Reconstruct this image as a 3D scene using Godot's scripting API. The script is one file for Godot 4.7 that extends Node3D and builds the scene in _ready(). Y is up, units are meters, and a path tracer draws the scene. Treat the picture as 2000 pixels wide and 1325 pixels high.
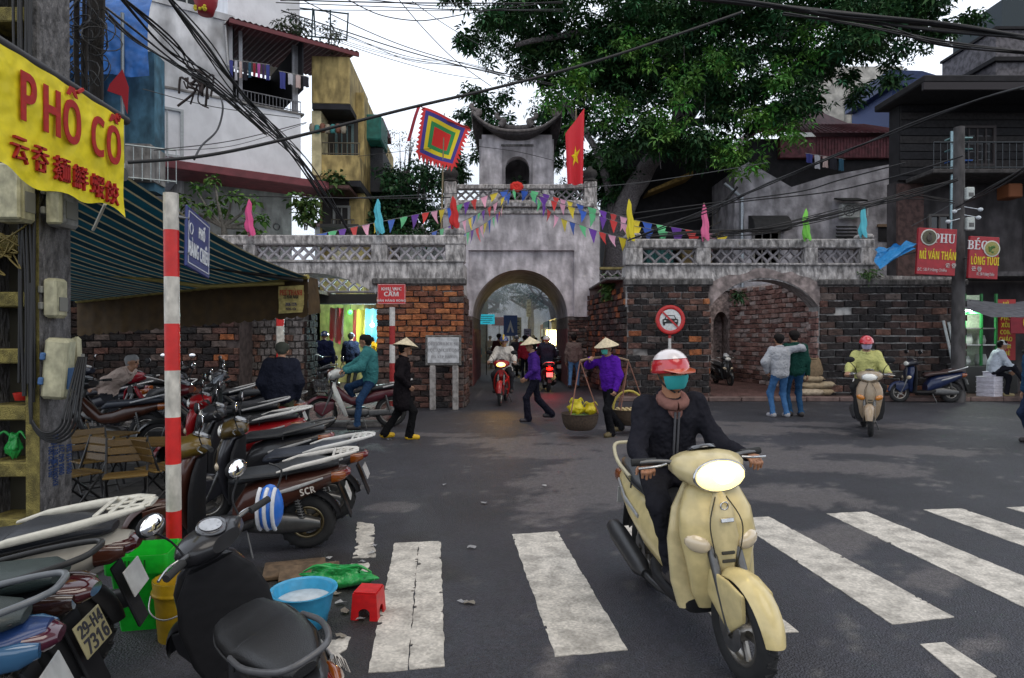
extends Node3D
# Street junction in front of an old brick city gate, overcast late afternoon.
const F := 1250.0      # focal length in photograph pixels
const HOR := 655.0     # row of the horizon
const CAM := 1.68      # eye height
var rng := RandomNumberGenerator.new()
var names := {}
var mats := {}
var texs := {}

# ---------- mesh collector ----------
class MB:
	var v := PackedVector3Array()
	var n := PackedVector3Array()
	var c := PackedColorArray()
	var ix := PackedInt32Array()
	var col := Color.WHITE
	var t := Transform3D()
	func tri(a: Vector3, b: Vector3, d: Vector3):
		a = t * a; b = t * b; d = t * d
		var nn := (b - a).cross(d - a).normalized()
		var k := v.size()
		v.append(a); v.append(d); v.append(b)
		for i in 3:
			n.append(nn); c.append(col); ix.append(k + i)
	func quad(a: Vector3, b: Vector3, d: Vector3, e: Vector3):
		a = t * a; b = t * b; d = t * d; e = t * e
		var nn := (d - a).cross(e - b).normalized()
		var k := v.size()
		v.append(a); v.append(b); v.append(d); v.append(e)
		for i in 4:
			n.append(nn); c.append(col)
		ix.append_array(PackedInt32Array([k, k + 2, k + 1, k, k + 3, k + 2]))
	func box(p: Vector3, s: Vector3, bs := Basis(), bev := 0.0):
		var h := s * 0.5
		var o := t
		t = t * Transform3D(bs, p)
		if bev <= 0.0:
			for ax in 3:
				for sg in [-1.0, 1.0]:
					var u := Vector3.ZERO; var w := Vector3.ZERO; var q := Vector3.ZERO
					q[ax] = h[ax] * sg
					u[(ax + 1) % 3] = h[(ax + 1) % 3] * sg
					w[(ax + 2) % 3] = h[(ax + 2) % 3]
					quad(q - u - w, q + u - w, q + u + w, q - u + w)
		else:
			var g := h - Vector3(bev, bev, bev)
			for ax in 3:
				var a1 := (ax + 1) % 3
				var a2 := (ax + 2) % 3
				for sg in [-1.0, 1.0]:
					var u := Vector3.ZERO; var w := Vector3.ZERO; var q := Vector3.ZERO
					q[ax] = h[ax] * sg
					u[a1] = g[a1] * sg
					w[a2] = g[a2]
					quad(q - u - w, q + u - w, q + u + w, q - u + w)
				for s1 in [-1.0, 1.0]:
					for s2 in [-1.0, 1.0]:
						var e1 := Vector3.ZERO; var e2 := Vector3.ZERO; var l := Vector3.ZERO
						e1[a1] = h[a1] * s1; e1[a2] = g[a2] * s2
						e2[a1] = g[a1] * s1; e2[a2] = h[a2] * s2
						l[ax] = g[ax]
						if s1 * s2 > 0: quad(e1 - l, e2 - l, e2 + l, e1 + l)
						else: quad(e2 - l, e1 - l, e1 + l, e2 + l)
			for s1 in [-1.0, 1.0]:
				for s2 in [-1.0, 1.0]:
					for s3 in [-1.0, 1.0]:
						var a := Vector3(h.x * s1, g.y * s2, g.z * s3)
						var b := Vector3(g.x * s1, h.y * s2, g.z * s3)
						var d := Vector3(g.x * s1, g.y * s2, h.z * s3)
						if s1 * s2 * s3 > 0: tri(a, b, d)
						else: tri(a, d, b)
		t = o
	# smooth grid of points, rows of equal length
	func grid(rows: Array, wrap := false):
		var m: int = rows[0].size()
		var k := v.size()
		var rn := rows.size()
		for r in rn:
			for i in m:
				v.append(t * (rows[r][i] as Vector3))
				n.append(Vector3.ZERO)
				c.append(col)
		for r in rn - 1:
			for i in (m if wrap else m - 1):
				var a := k + r * m + i
				var b := k + r * m + (i + 1) % m
				var d := k + (r + 1) * m + (i + 1) % m
				var e := k + (r + 1) * m + i
				var nn := (v[d] - v[a]).cross(v[e] - v[b])
				n[a] += nn; n[b] += nn; n[d] += nn; n[e] += nn
				ix.append_array(PackedInt32Array([a, d, b, a, e, d]))
		for i in range(k, v.size()):
			n[i] = n[i].normalized() if n[i].length_squared() > 1e-16 else Vector3.UP
	func cap(ring: Array, flip := false):
		var ctr := Vector3.ZERO
		for p in ring: ctr += p
		ctr /= ring.size()
		for i in ring.size():
			if flip: tri(ctr, ring[(i + 1) % ring.size()], ring[i])
			else: tri(ctr, ring[i], ring[(i + 1) % ring.size()])
	func loft(rings: Array, caps := true):
		grid(rings, true)
		if caps:
			cap(rings[0], true)
			cap(rings[-1])
	func tube(pts: Array, r, sides := 8, caps := true):
		var rings := []
		var up := Vector3.UP
		for i in pts.size():
			var d: Vector3 = (pts[mini(i + 1, pts.size() - 1)] - pts[maxi(i - 1, 0)]).normalized()
			if absf(d.dot(up)) > 0.95: up = Vector3.RIGHT if absf(d.x) < 0.8 else Vector3.BACK
			var s := d.cross(up).normalized()
			var w := s.cross(d).normalized()
			up = w
			var rr: float = r[i] if r is Array else r
			var ring := []
			for k in sides:
				var a := TAU * k / sides
				ring.append(pts[i] + (s * cos(a) + w * sin(a)) * rr)
			rings.append(ring)
		loft(rings, caps)
	func lathe(prof: Array, sides := 16, at := Vector3.ZERO, bs := Basis()):
		var rings := []
		for p in prof:
			var ring := []
			for k in sides:
				var a := TAU * k / sides
				ring.append(at + bs * Vector3(p[0] * cos(a), p[1], -p[0] * sin(a)))
			rings.append(ring)
		grid(rings, true)
	func ball(p: Vector3, r: Vector3, seg := 10, bs := Basis()):
		var prof := []
		for i in seg / 2 + 1:
			var a := -PI / 2 + PI * i / (seg / 2)
			prof.append([maxf(cos(a), 0.001), sin(a)])
		lathe(prof, seg, p, bs * Basis.from_scale(r))
	func torus(p: Vector3, bs: Basis, big: float, small: float, seg := 20, sides := 8, flat := 1.0):
		var rings := []
		for i in seg + 1:
			var a := TAU * i / seg
			var ring := []
			for k in sides:
				var b := TAU * k / sides
				var rr := big + small * cos(b)
				ring.append(p + bs * Vector3(rr * cos(a), rr * sin(a), small * flat * sin(b)))
			rings.append(ring)
		grid(rings, true)
	# extruded outline in the local xy plane, depth along z from z0 to z1
	func prism(o: PackedVector2Array, z0: float, z1: float):
		var ids := Geometry2D.triangulate_polygon(o)
		for i in range(0, ids.size(), 3):
			var a := o[ids[i]]; var b := o[ids[i + 1]]; var d := o[ids[i + 2]]
			if (b - a).cross(d - a) < 0:
				var s := b; b = d; d = s
			tri(Vector3(a.x, a.y, z1), Vector3(b.x, b.y, z1), Vector3(d.x, d.y, z1))
			tri(Vector3(a.x, a.y, z0), Vector3(d.x, d.y, z0), Vector3(b.x, b.y, z0))
		var ccw := not Geometry2D.is_polygon_clockwise(o)
		for i in o.size():
			var a := o[i]; var b := o[(i + 1) % o.size()]
			if not ccw:
				var s := a; a = b; b = s
			quad(Vector3(a.x, a.y, z0), Vector3(b.x, b.y, z0), Vector3(b.x, b.y, z1), Vector3(a.x, a.y, z1))
	# body built of superellipse sections; stations [pos, lo, hi, half width, squareness]; ax 0: along x (lo, hi are y), ax 1: along y (lo, hi are x)
	func hull(st: Array, ax := 0, seg := 16):
		var rings := []
		for s in st:
			var ring := []
			var e: float = 2.0 / (s[4] if s.size() > 4 else 2.6)
			var z0: float = s[5] if s.size() > 5 else 0.0
			for k in seg:
				var a := TAU * (k + 0.5) / seg
				var ca := cos(a); var sa := sin(a)
				var q: float = (s[1] + s[2]) * 0.5 + (s[2] - s[1]) * 0.5 * signf(sa) * pow(absf(sa), e)
				var z: float = z0 + s[3] * signf(ca) * pow(absf(ca), e)
				ring.append(Vector3(s[0], q, z) if ax == 0 else Vector3(q, s[0], z))
			rings.append(ring)
		loft(rings)
	func mesh() -> ArrayMesh:
		var a := []
		a.resize(Mesh.ARRAY_MAX)
		a[Mesh.ARRAY_VERTEX] = v; a[Mesh.ARRAY_NORMAL] = n; a[Mesh.ARRAY_COLOR] = c; a[Mesh.ARRAY_INDEX] = ix
		var m := ArrayMesh.new()
		m.add_surface_from_arrays(Mesh.PRIMITIVE_TRIANGLES, a)
		return m

# ---------- places ----------
func P(px: float, py: float, d: float) -> Vector3: return Vector3((px - 1000.0) * d / F, CAM - (py - HOR) * d / F, -d)
func G(px: float, py: float) -> Vector3:
	var d := CAM * F / (py - HOR)
	return Vector3((px - 1000.0) * d / F, 0, -d)
func V(x: float, y: float, z: float) -> Vector3: return Vector3(x, y, z)
func R(a: float, b: float) -> float: return rng.randf_range(a, b)
func yaw(a: float) -> Basis: return Basis(Vector3.UP, a)

# ---------- scene nodes ----------
func numbered(s: String) -> String:
	var k: int = names.get(s, 0)
	names[s] = k + 1
	return s if k == 0 else "%s_%03d" % [s, k]
func tag(o: Node3D, label: String, cat := "", group := "", kind := ""):
	o.set_meta("label", label)
	if cat: o.set_meta("category", cat)
	if group: o.set_meta("group", group)
	if kind: o.set_meta("kind", kind)
func thing(nm: String, label: String, cat: String, at := Vector3.ZERO, bs := Basis(), group := "") -> Node3D:
	var o := Node3D.new()
	o.name = numbered(nm)
	add_child(o)
	o.transform = Transform3D(bs, at)
	tag(o, label, cat, group)
	return o
# part in the parent's own axes
func part(nm: String, b: MB, m: Material, par: Node3D, label := "") -> MeshInstance3D:
	var o := MeshInstance3D.new()
	o.name = nm
	o.mesh = b.mesh()
	o.material_override = m
	par.add_child(o, true)
	if label: o.set_meta("label", label)
	return o
# part whose shape was given in world axes
func partw(nm: String, b: MB, m: Material, par: Node3D, label := "") -> MeshInstance3D:
	var inv := par.global_transform.affine_inverse()
	for i in b.v.size():
		b.v[i] = inv * b.v[i]
		b.n[i] = inv.basis * b.n[i]
	return part(nm, b, m, par, label)
# a thing of one mesh, shape given in world axes; its origin goes to its base
func solo(nm: String, b: MB, m: Material, label: String, cat: String, group := "", kind := "") -> MeshInstance3D:
	var bb := AABB(b.v[0], Vector3.ZERO)
	for p in b.v: bb = bb.expand(p)
	var at := Vector3(bb.get_center().x, bb.position.y, bb.get_center().z)
	for i in b.v.size(): b.v[i] -= at
	var o := MeshInstance3D.new()
	o.name = numbered(nm)
	o.mesh = b.mesh()
	o.material_override = m
	add_child(o)
	o.position = at
	tag(o, label, cat, group, kind)
	return o
func dup(o: Node3D, label: String, at: Vector3, bs := Basis(), group := "") -> Node3D:
	var r: Node3D = o.duplicate()
	r.name = numbered(String(o.name).rstrip("0123456789").rstrip("_"))
	add_child(r)
	r.transform = Transform3D(bs, at)
	r.set_meta("label", label)
	if group: r.set_meta("group", group)
	return r

# ---------- materials (colours are linear base colours) ----------
func L(r: float, g: float, b: float) -> Color: return Color(r, g, b)
func noise_tex(key: String, freq: float, lo: float, hi: float, a := 0.0, b := 1.0, typ := FastNoiseLite.TYPE_SIMPLEX_SMOOTH, oct := 4, size := 512) -> NoiseTexture2D:
	if texs.has(key): return texs[key]
	var nz := FastNoiseLite.new()
	nz.seed = key.hash() % 1000
	nz.noise_type = typ
	nz.frequency = freq
	nz.fractal_octaves = oct
	var g := Gradient.new()
	g.offsets = PackedFloat32Array([a, b])
	g.colors = PackedColorArray([Color(lo, lo, lo).linear_to_srgb(), Color(hi, hi, hi).linear_to_srgb()] if lo > 0.0 else [Color.BLACK, Color.WHITE])
	var t := NoiseTexture2D.new()
	t.width = size; t.height = size
	t.seamless = true
	t.noise = nz
	t.color_ramp = g
	texs[key] = t
	return t
func T(key: String) -> Texture2D:
	match key:
		"fine": return noise_tex(key, 0.22, 0.6, 1.0, 0.15, 0.85, FastNoiseLite.TYPE_VALUE, 2)
		"mottle": return noise_tex(key, 0.012, 0.6, 1.0, 0.2, 0.7, FastNoiseLite.TYPE_SIMPLEX_SMOOTH, 6)
		"blotch": return noise_tex(key, 0.014, 0.5, 1.0, 0.05, 0.8, FastNoiseLite.TYPE_SIMPLEX_SMOOTH, 8)
		"stain": return noise_tex(key, 0.018, 0.40, 1.0, 0.1, 0.66, FastNoiseLite.TYPE_SIMPLEX_SMOOTH, 8)
		"grain": return noise_tex(key, 0.05, 0.6, 1.0, 0.2, 0.8, FastNoiseLite.TYPE_SIMPLEX, 5)
		"bump": return noise_tex(key, 0.03, 0.0, 1.0, 0.1, 0.9, FastNoiseLite.TYPE_SIMPLEX, 6)
		"grit": return noise_tex(key, 0.25, 0.0, 1.0, 0.1, 0.9, FastNoiseLite.TYPE_SIMPLEX, 3)
		"fold": return noise_tex(key, 0.012, 0.0, 1.0, 0.15, 0.85, FastNoiseLite.TYPE_SIMPLEX_SMOOTH, 2)
		"dust": return noise_tex(key, 0.015, 0.8, 1.0, 0.3, 0.7, FastNoiseLite.TYPE_SIMPLEX_SMOOTH, 5)
	return null
# o: tex, scale (tiles per metre, float or Vector3), tex2, scale2 (multiplied on), bump, bscale in cm, metal, vc, clear, back
func M(col: Color, rough := 0.8, o := {}) -> StandardMaterial3D:
	var key := "%s|%.3f|%s" % [col, rough, o]
	if mats.has(key): return mats[key]
	var m := StandardMaterial3D.new()
	m.albedo_color = Color(col.r, col.g, col.b).linear_to_srgb()
	m.roughness = rough
	m.metallic = o.get("metal", 0.0)
	var tri := false
	if o.has("tex"):
		m.albedo_texture = T(o.tex)
		tri = true
	if o.has("bump"):
		m.heightmap_enabled = true
		m.heightmap_texture = T(o.bump)
		m.heightmap_scale = o.get("bscale", 1.0)
		tri = true
	if tri:
		m.uv1_triplanar = true
		m.uv1_world_triplanar = true
		var s = o.get("scale", 0.5)
		m.uv1_scale = s if s is Vector3 else Vector3(s, s, s)
	if o.has("tex2"):
		m.detail_enabled = true
		m.detail_blend_mode = BaseMaterial3D.BLEND_MODE_MUL
		m.detail_albedo = T(o.tex2)
		m.detail_uv_layer = BaseMaterial3D.DETAIL_UV_2
		m.uv2_triplanar = true
		m.uv2_world_triplanar = true
		var s = o.get("scale2", 0.2)
		m.uv2_scale = s if s is Vector3 else Vector3(s, s, s)
	m.metallic_specular = o.get("spec", 0.5)
	if o.get("vc", false): m.vertex_color_use_as_albedo = true
	if o.has("clear"):
		m.clearcoat_enabled = true
		m.clearcoat = o.clear
		m.clearcoat_roughness = 0.08
	if o.has("back"):
		m.backlight_enabled = true
		m.backlight = Color(o.back, o.back, o.back)
		m.cull_mode = BaseMaterial3D.CULL_DISABLED
	if o.has("rim"):
		m.rim_enabled = true
		m.rim = o.rim
	if o.has("emit"):
		m.emission_enabled = true
		m.emission = o.emit
		m.emission_energy_multiplier = o.get("energy", 1.0)
	mats[key] = m
	return m
func cloth(c: Color, o := 0.5) -> Material: return M(c, 0.95, {"bump": "fold", "scale": 2.5, "bscale": o, "spec": 0.15})
func plain(c: Color, r := 0.6) -> Material: return M(c, r, {"tex": "dust", "scale": 1.5})
func paint(c: Color) -> Material: return M(c, 0.32, {"tex": "dust", "scale": 1.2, "clear": 0.4, "spec": 0.4})
func plastic(c: Color, r := 0.45) -> Material: return M(c, r, {"tex": "dust", "scale": 2.0, "spec": 0.3 if c.get_luminance() < 0.05 else 0.5})
func metal(c: Color, r := 0.3) -> Material: return M(c, r, {"metal": 0.9, "tex": "dust", "scale": 2.0})
func text(nm: String, s: String, size: float, m: Material, par: Node3D, xf: Transform3D, font := "Droid Sans", bold := true, stretch := 1.0, depth := 0.004) -> MeshInstance3D:
	var tm := TextMesh.new()
	var sf := SystemFont.new()
	sf.font_names = PackedStringArray([font])
	sf.font_weight = 700 if bold else 400
	tm.font = sf
	tm.text = s
	tm.font_size = 64
	tm.pixel_size = size / 46.0
	tm.depth = depth
	tm.curve_step = 2.0
	var o := MeshInstance3D.new()
	o.name = nm
	o.mesh = tm
	o.material_override = m
	par.add_child(o, true)
	o.transform = xf * Transform3D(Basis.from_scale(Vector3(stretch, 1, 1)), Vector3.ZERO)
	return o

# ---------- camera, sky, light ----------
func view_and_light():
	var cam := Camera3D.new()
	cam.name = "camera"
	cam.position = Vector3(0, CAM, 0)
	cam.rotation.x = -atan((662.5 - HOR) / F)
	cam.fov = rad_to_deg(2.0 * atan(662.5 / F))
	cam.near = 0.05
	cam.far = 900.0
	add_child(cam)
	cam.current = true
	var sky := ProceduralSkyMaterial.new()
	sky.sky_top_color = Color(0.90, 0.93, 0.98)
	sky.sky_horizon_color = Color(0.93, 0.96, 1.0)
	sky.sky_curve = 0.2
	sky.ground_bottom_color = Color(0.10, 0.10, 0.11)
	sky.ground_horizon_color = Color(0.30, 0.31, 0.33)
	sky.sky_energy_multiplier = 1.1
	var nz := FastNoiseLite.new()
	nz.frequency = 0.006
	nz.fractal_octaves = 5
	var cl := NoiseTexture2D.new()
	cl.width = 1024; cl.height = 512; cl.seamless = true; cl.noise = nz
	var g := Gradient.new()
	g.offsets = PackedFloat32Array([0.3, 0.75])
	g.colors = PackedColorArray([Color(0.0, 0.0, 0.0, 1.0), Color(0.10, 0.10, 0.10, 1.0)])
	cl.color_ramp = g
	sky.sky_cover = cl
	var e := Environment.new()
	e.background_mode = Environment.BG_SKY
	e.sky = Sky.new()
	e.sky.sky_material = sky
	e.background_energy_multiplier = 1.0
	e.tonemap_mode = Environment.TONE_MAPPER_LINEAR
	e.tonemap_exposure = 1.27
	e.sdfgi_enabled = true
	e.volumetric_fog_enabled = true
	e.volumetric_fog_density = 0.0
	e.ssao_enabled = true
	e.ssil_enabled = true
	var w := WorldEnvironment.new()
	w.name = "world_environment"
	w.environment = e
	add_child(w)
	var sun := DirectionalLight3D.new()
	sun.name = "overcast_sun"
	sun.light_energy = 0.3
	sun.light_color = Color(1.0, 0.97, 0.93)
	sun.light_angular_distance = 40.0
	sun.shadow_enabled = true
	sun.rotation_degrees = Vector3(-62, 28, 0)
	add_child(sun)

# ---------- road and pavements ----------
func ell(x: float, z: float, p: Vector3, rx: float, rz: float, a: float) -> float:
	var dx := x - p.x; var dz := z - p.z
	var u := (dx * cos(a) + dz * sin(a)) / rx
	var w := (-dx * sin(a) + dz * cos(a)) / rz
	return 1.0 - sqrt(u * u + w * w)
func ground():
	var n1 := FastNoiseLite.new(); n1.seed = 3; n1.frequency = 0.9; n1.fractal_octaves = 5
	var n2 := FastNoiseLite.new(); n2.seed = 9; n2.frequency = 0.16; n2.fractal_octaves = 4
	var n3 := FastNoiseLite.new(); n3.seed = 5; n3.frequency = 5.0; n3.fractal_octaves = 2
	var xs := [-400.0, -150.0, -60.0, -30.0, -18.0, -12.0, -9.0]
	var x := -7.0
	while x < 11.5:
		xs.append(x)
		x += 0.065
	xs.append_array([13.0, 16.0, 22.0, 35.0, 70.0, 160.0, 400.0])
	var zs := [60.0, 20.0, 8.0, 2.0, 0.0, -1.2]
	var z := -1.8
	while z > -17.0:
		zs.append(z)
		z -= 0.065
	zs.append_array([-18.0, -20.0, -23.0, -28.0, -36.0, -50.0, -80.0, -140.0, -300.0, -600.0])
	var pt := [[1190, 925, 0.95, 2.3, 0.5], [1090, 880, 1.5, 0.9, 0.2], [1330, 880, 2.6, 0.9, 0.1], [1560, 905, 1.7, 0.75, 0.5], [1580, 975, 0.9, 0.55, 0.7], [1660, 1050, 0.28, 0.8, 0.95], [1720, 880, 2.2, 0.5, 0.1],
		[1420, 840, 2.5, 0.7, 0.0], [1840, 1130, 0.15, 0.4, 1.0], [1900, 1270, 0.1, 0.5, 1.05], [1085, 1285, 0.06, 0.25, 0.3], [1130, 860, 2.4, 0.6, 0.0], [820, 850, 1.6, 0.3, 0.0], [760, 990, 0.3, 0.2, 0.0], [1600, 830, 3.0, 0.45, 0.1]]
	var pc := []
	for q in pt: pc.append(G(q[0], q[1]))
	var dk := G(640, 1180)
	var b := MB.new()
	var W := xs.size()
	for zz in zs:
		for xx in xs:
			b.v.append(Vector3(xx, 0, zz)); b.n.append(Vector3.UP)
			var f := n1.get_noise_2d(xx, zz)
			var g := n2.get_noise_2d(xx, zz)
			var h := n3.get_noise_2d(xx, zz)
			var m := -1.0
			for i in pc.size():
				var q = pt[i]
				m = maxf(m, ell(xx, zz, pc[i], q[2], q[3], q[4]))
			var col := Color(0.046, 0.047, 0.061) * (1.0 + 0.45 * g + 0.3 * f)
			var k := clampf((m * 1.1 + f * 0.75 + h * 0.3 - 0.1) * 4.0, 0.0, 1.0)
			col = col.lerp(Color(0.165, 0.15, 0.155), k * 0.8)
			var s := clampf((f + h * 0.8 - 0.62) * 6.0, 0.0, 1.0)
			col = col.lerp(Color(0.2, 0.19, 0.18), s * 0.55)
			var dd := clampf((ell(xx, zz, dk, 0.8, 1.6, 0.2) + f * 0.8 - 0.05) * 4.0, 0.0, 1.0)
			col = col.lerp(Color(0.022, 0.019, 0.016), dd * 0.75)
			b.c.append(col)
	for r in zs.size() - 1:
		for i in W - 1:
			var a := r * W + i
			b.ix.append_array(PackedInt32Array([a, a + W + 1, a + 1, a, a + W, a + W + 1]))
	solo("road", b, M(Color.WHITE, 0.62, {"vc": true, "tex": "fine", "scale": 0.5, "tex2": "fine", "scale2": 1.5, "bump": "grit", "bscale": 1.0}), "dark worn asphalt of the street junction with pale scuffed patches", "road", "", "structure")
	# zebra crossing and worn edge line: thick paint with ragged edges
	var white := M(L(0.70, 0.655, 0.585), 0.8, {"tex": "mottle", "scale": 0.7, "tex2": "fine", "scale2": 0.7, "bump": "grit", "bscale": 0.2})
	var bars := [[[770, 1063], [860, 1059], [868, 1306], [717, 1318]], [[1000, 1046], [1089, 1040], [1227, 1273], [1085, 1286]], [[1216, 1029], [1300, 1024], [1561, 1237], [1430, 1245]], [[1430, 1015], [1503, 1011], [1866, 1208], [1745, 1222]],
		[[1616, 1005], [1694, 1001], [2170, 1197], [2040, 1206]], [[1805, 997], [1880, 995], [2420, 1178], [2330, 1188]], [[1968, 993], [2040, 990], [2700, 1160], [2600, 1168]]]
	var lab := ["nearest the red plastic stool", "directly right of the one beside the red stool", "under the cream scooter's front wheel", "just right of the cream scooter, longest one fully in view", "with its lower end cut by the picture edge", "second from the far right edge", "at the far right edge, only a corner showing"]
	for i in bars.size():
		var cs := thing("crossing_stripe", "worn white crossing stripe " + lab[i], "road marking", G(bars[i][0][0], bars[i][0][1]), Basis(), "zebra crossing stripes")
		cs.set_meta("kind", "structure")
		var c = bars[i]
		for h in (2 if i == 0 else 1):
			var u0 := 0.0 if h == 0 else 0.535
			var u1 := 0.52 if h == 0 and i == 0 else 1.0
			_paint([[lerpf(c[0][0], c[1][0], u0), lerpf(c[0][1], c[1][1], u0)], [lerpf(c[0][0], c[1][0], u1), lerpf(c[0][1], c[1][1], u1)], [lerpf(c[3][0], c[2][0], u1), lerpf(c[3][1], c[2][1], u1)], [lerpf(c[3][0], c[2][0], u0), lerpf(c[3][1], c[2][1], u0)]], white, "", "", 0.009, 0.0, cs)
	var edge := [[[697, 1022], [728, 1026], [733, 1090], [690, 1092]], [[684, 1104], [722, 1101], [712, 1142], [672, 1146]], [[640, 1252], [684, 1248], [660, 1325], [618, 1345]], [[1800, 1262], [1848, 1258], [1950, 1325], [1900, 1345]]]
	var el := ["flaking edge line dash behind the scooter with the orange reflector", "flaking edge line dash by the green plastic bag", "flaking edge line dash at the bottom beside the black scooter", "short white dash at the bottom right of the road"]
	for i in edge.size():
		_paint(edge[i], white, el[i], "worn edge line dashes", 0.02, 0.15)
	# small road patches: manhole and tyre lines
	var mh := MB.new()
	mh.lathe([[0.001, 0.010], [0.2, 0.010], [0.215, 0.004], [0.215, 0.0]], 24, G(1262, 800) + V(0, 0, 0))
	solo("manhole_cover", mh, M(L(0.16, 0.15, 0.145), 0.8, {"tex": "mottle", "scale": 2.0}), "round grey manhole cover in the road before the brick pier", "manhole cover")
	# left pavement of grey slabs
	var st := thing("pavement", "grey paving slabs under the cafe chairs and parked motorbikes", "pavement", V(-5.2, 0, -6.6))
	st.set_meta("kind", "structure")
	var bed := MB.new()
	bed.box(V(0, 0.008, 0), V(4.6, 0.02, 4.4))
	part("mortar_bed", bed, M(L(0.05, 0.048, 0.045), 0.95, {"tex": "mottle", "scale": 1.0}), st)
	var sl := []
	for k in 3:
		var q := MB.new()
		q.box(V(0, 0, 0), V(0.392, 0.03, 0.392), Basis(), 0.006)
		sl.append(q.mesh())
	var sm := []
	for c in [0.11, 0.085, 0.13, 0.07]: sm.append(M(L(c * 1.05, c, c * 0.95), 0.85, {"tex": "blotch", "scale": 0.7, "tex2": "fine", "scale2": 1.5}))
	for i in 11:
		for j in 10:
			var o := MeshInstance3D.new()
			o.name = "slab_%03d" % (i * 10 + j)
			o.mesh = sl[(i + j) % 3]
			o.material_override = sm[rng.randi() % 4]
			st.add_child(o)
			o.position = V(-2.0 + 0.4 * i, 0.016 + R(-0.003, 0.003), -1.8 + 0.4 * j)
	# red brick floor of the left lane
	var ln := MB.new()
	ln.box(V(-5.2, 0.02, -30.0), V(5.6, 0.08, 36.0))
	solo("lane_floor", ln, M(L(0.14, 0.075, 0.068), 0.8, {"tex": "blotch", "scale": 0.5, "tex2": "fine", "scale2": 1.0, "bump": "grit", "bscale": 0.6}), "reddish brick floor of the narrow market lane under the left arch", "lane floor", "", "structure")
	_pavers(V(-6.2, 0.062, -12.2), 3.4, 6.5, V(-4.9, 0, 0), "pavers of the left lane floor")
	var kb := MB.new()
	for i in 9:
		kb.box(V(-7.65 + 0.62 * i + R(-0.01, 0.01), 0.045, -11.82 + R(-0.01, 0.01)), V(0.6, 0.1, 0.34), Basis(), 0.02)
	solo("kerb", kb, M(L(0.27, 0.25, 0.24), 0.9, {"tex": "blotch", "scale": 0.6, "tex2": "fine", "scale2": 1.2}), "broken pale concrete kerb at the mouth of the left lane", "kerb", "", "structure")
	# right pavement
	var rp := MB.new()
	rp.box(V(8.6, 0.05, -21.6), V(11.6, 0.10, 10.4))
	solo("courtyard_floor", rp, M(L(0.13, 0.07, 0.06), 0.8, {"tex": "blotch", "scale": 0.45, "tex2": "fine", "scale2": 1.0, "bump": "grit", "bscale": 0.6}), "red brick courtyard floor behind the right arch", "courtyard floor", "", "structure")
	_pavers(V(5.3, 0.103, -16.5), 3.0, 7.5, V(0, 0, 0), "pavers of the right courtyard")
	var kr := MB.new()
	for i in 14:
		kr.box(V(2.9 + 0.83 * i, 0.055, -16.28), V(0.81, 0.12, 0.22), Basis(), 0.02)
	solo("kerb", kr, M(L(0.17, 0.115, 0.105), 0.9, {"tex": "blotch", "scale": 0.6}), "low reddish kerb along the foot of the right gate wall", "kerb", "", "structure")
func _pavers(o: Vector3, w: float, d: float, _s: Vector3, lab: String):
	var q := MB.new()
	q.box(V(0, 0, 0), V(0.206, 0.012, 0.098), Basis(), 0.004)
	var mm := MultiMesh.new()
	mm.transform_format = MultiMesh.TRANSFORM_3D
	mm.use_colors = true
	mm.mesh = q.mesh()
	var nx := int(w / 0.215); var nz := int(d / 0.107)
	mm.instance_count = nx * nz
	for i in nx:
		for j in nz:
			mm.set_instance_transform(i * nz + j, Transform3D(Basis(), V(0.215 * i + (0.107 if j % 2 else 0.0), 0.004 + R(0, 0.003), -0.107 * j)))
			var k := R(0.6, 1.15)
			mm.set_instance_color(i * nz + j, Color(0.15 * k, 0.075 * k, 0.068 * k))
	var o2 := MultiMeshInstance3D.new()
	o2.name = numbered("brick_pavers")
	o2.multimesh = mm
	o2.material_override = M(Color.WHITE, 0.75, {"vc": true, "tex": "blotch", "scale": 0.8})
	add_child(o2)
	o2.position = o
	tag(o2, lab, "pavers", "", "stuff")
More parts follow.
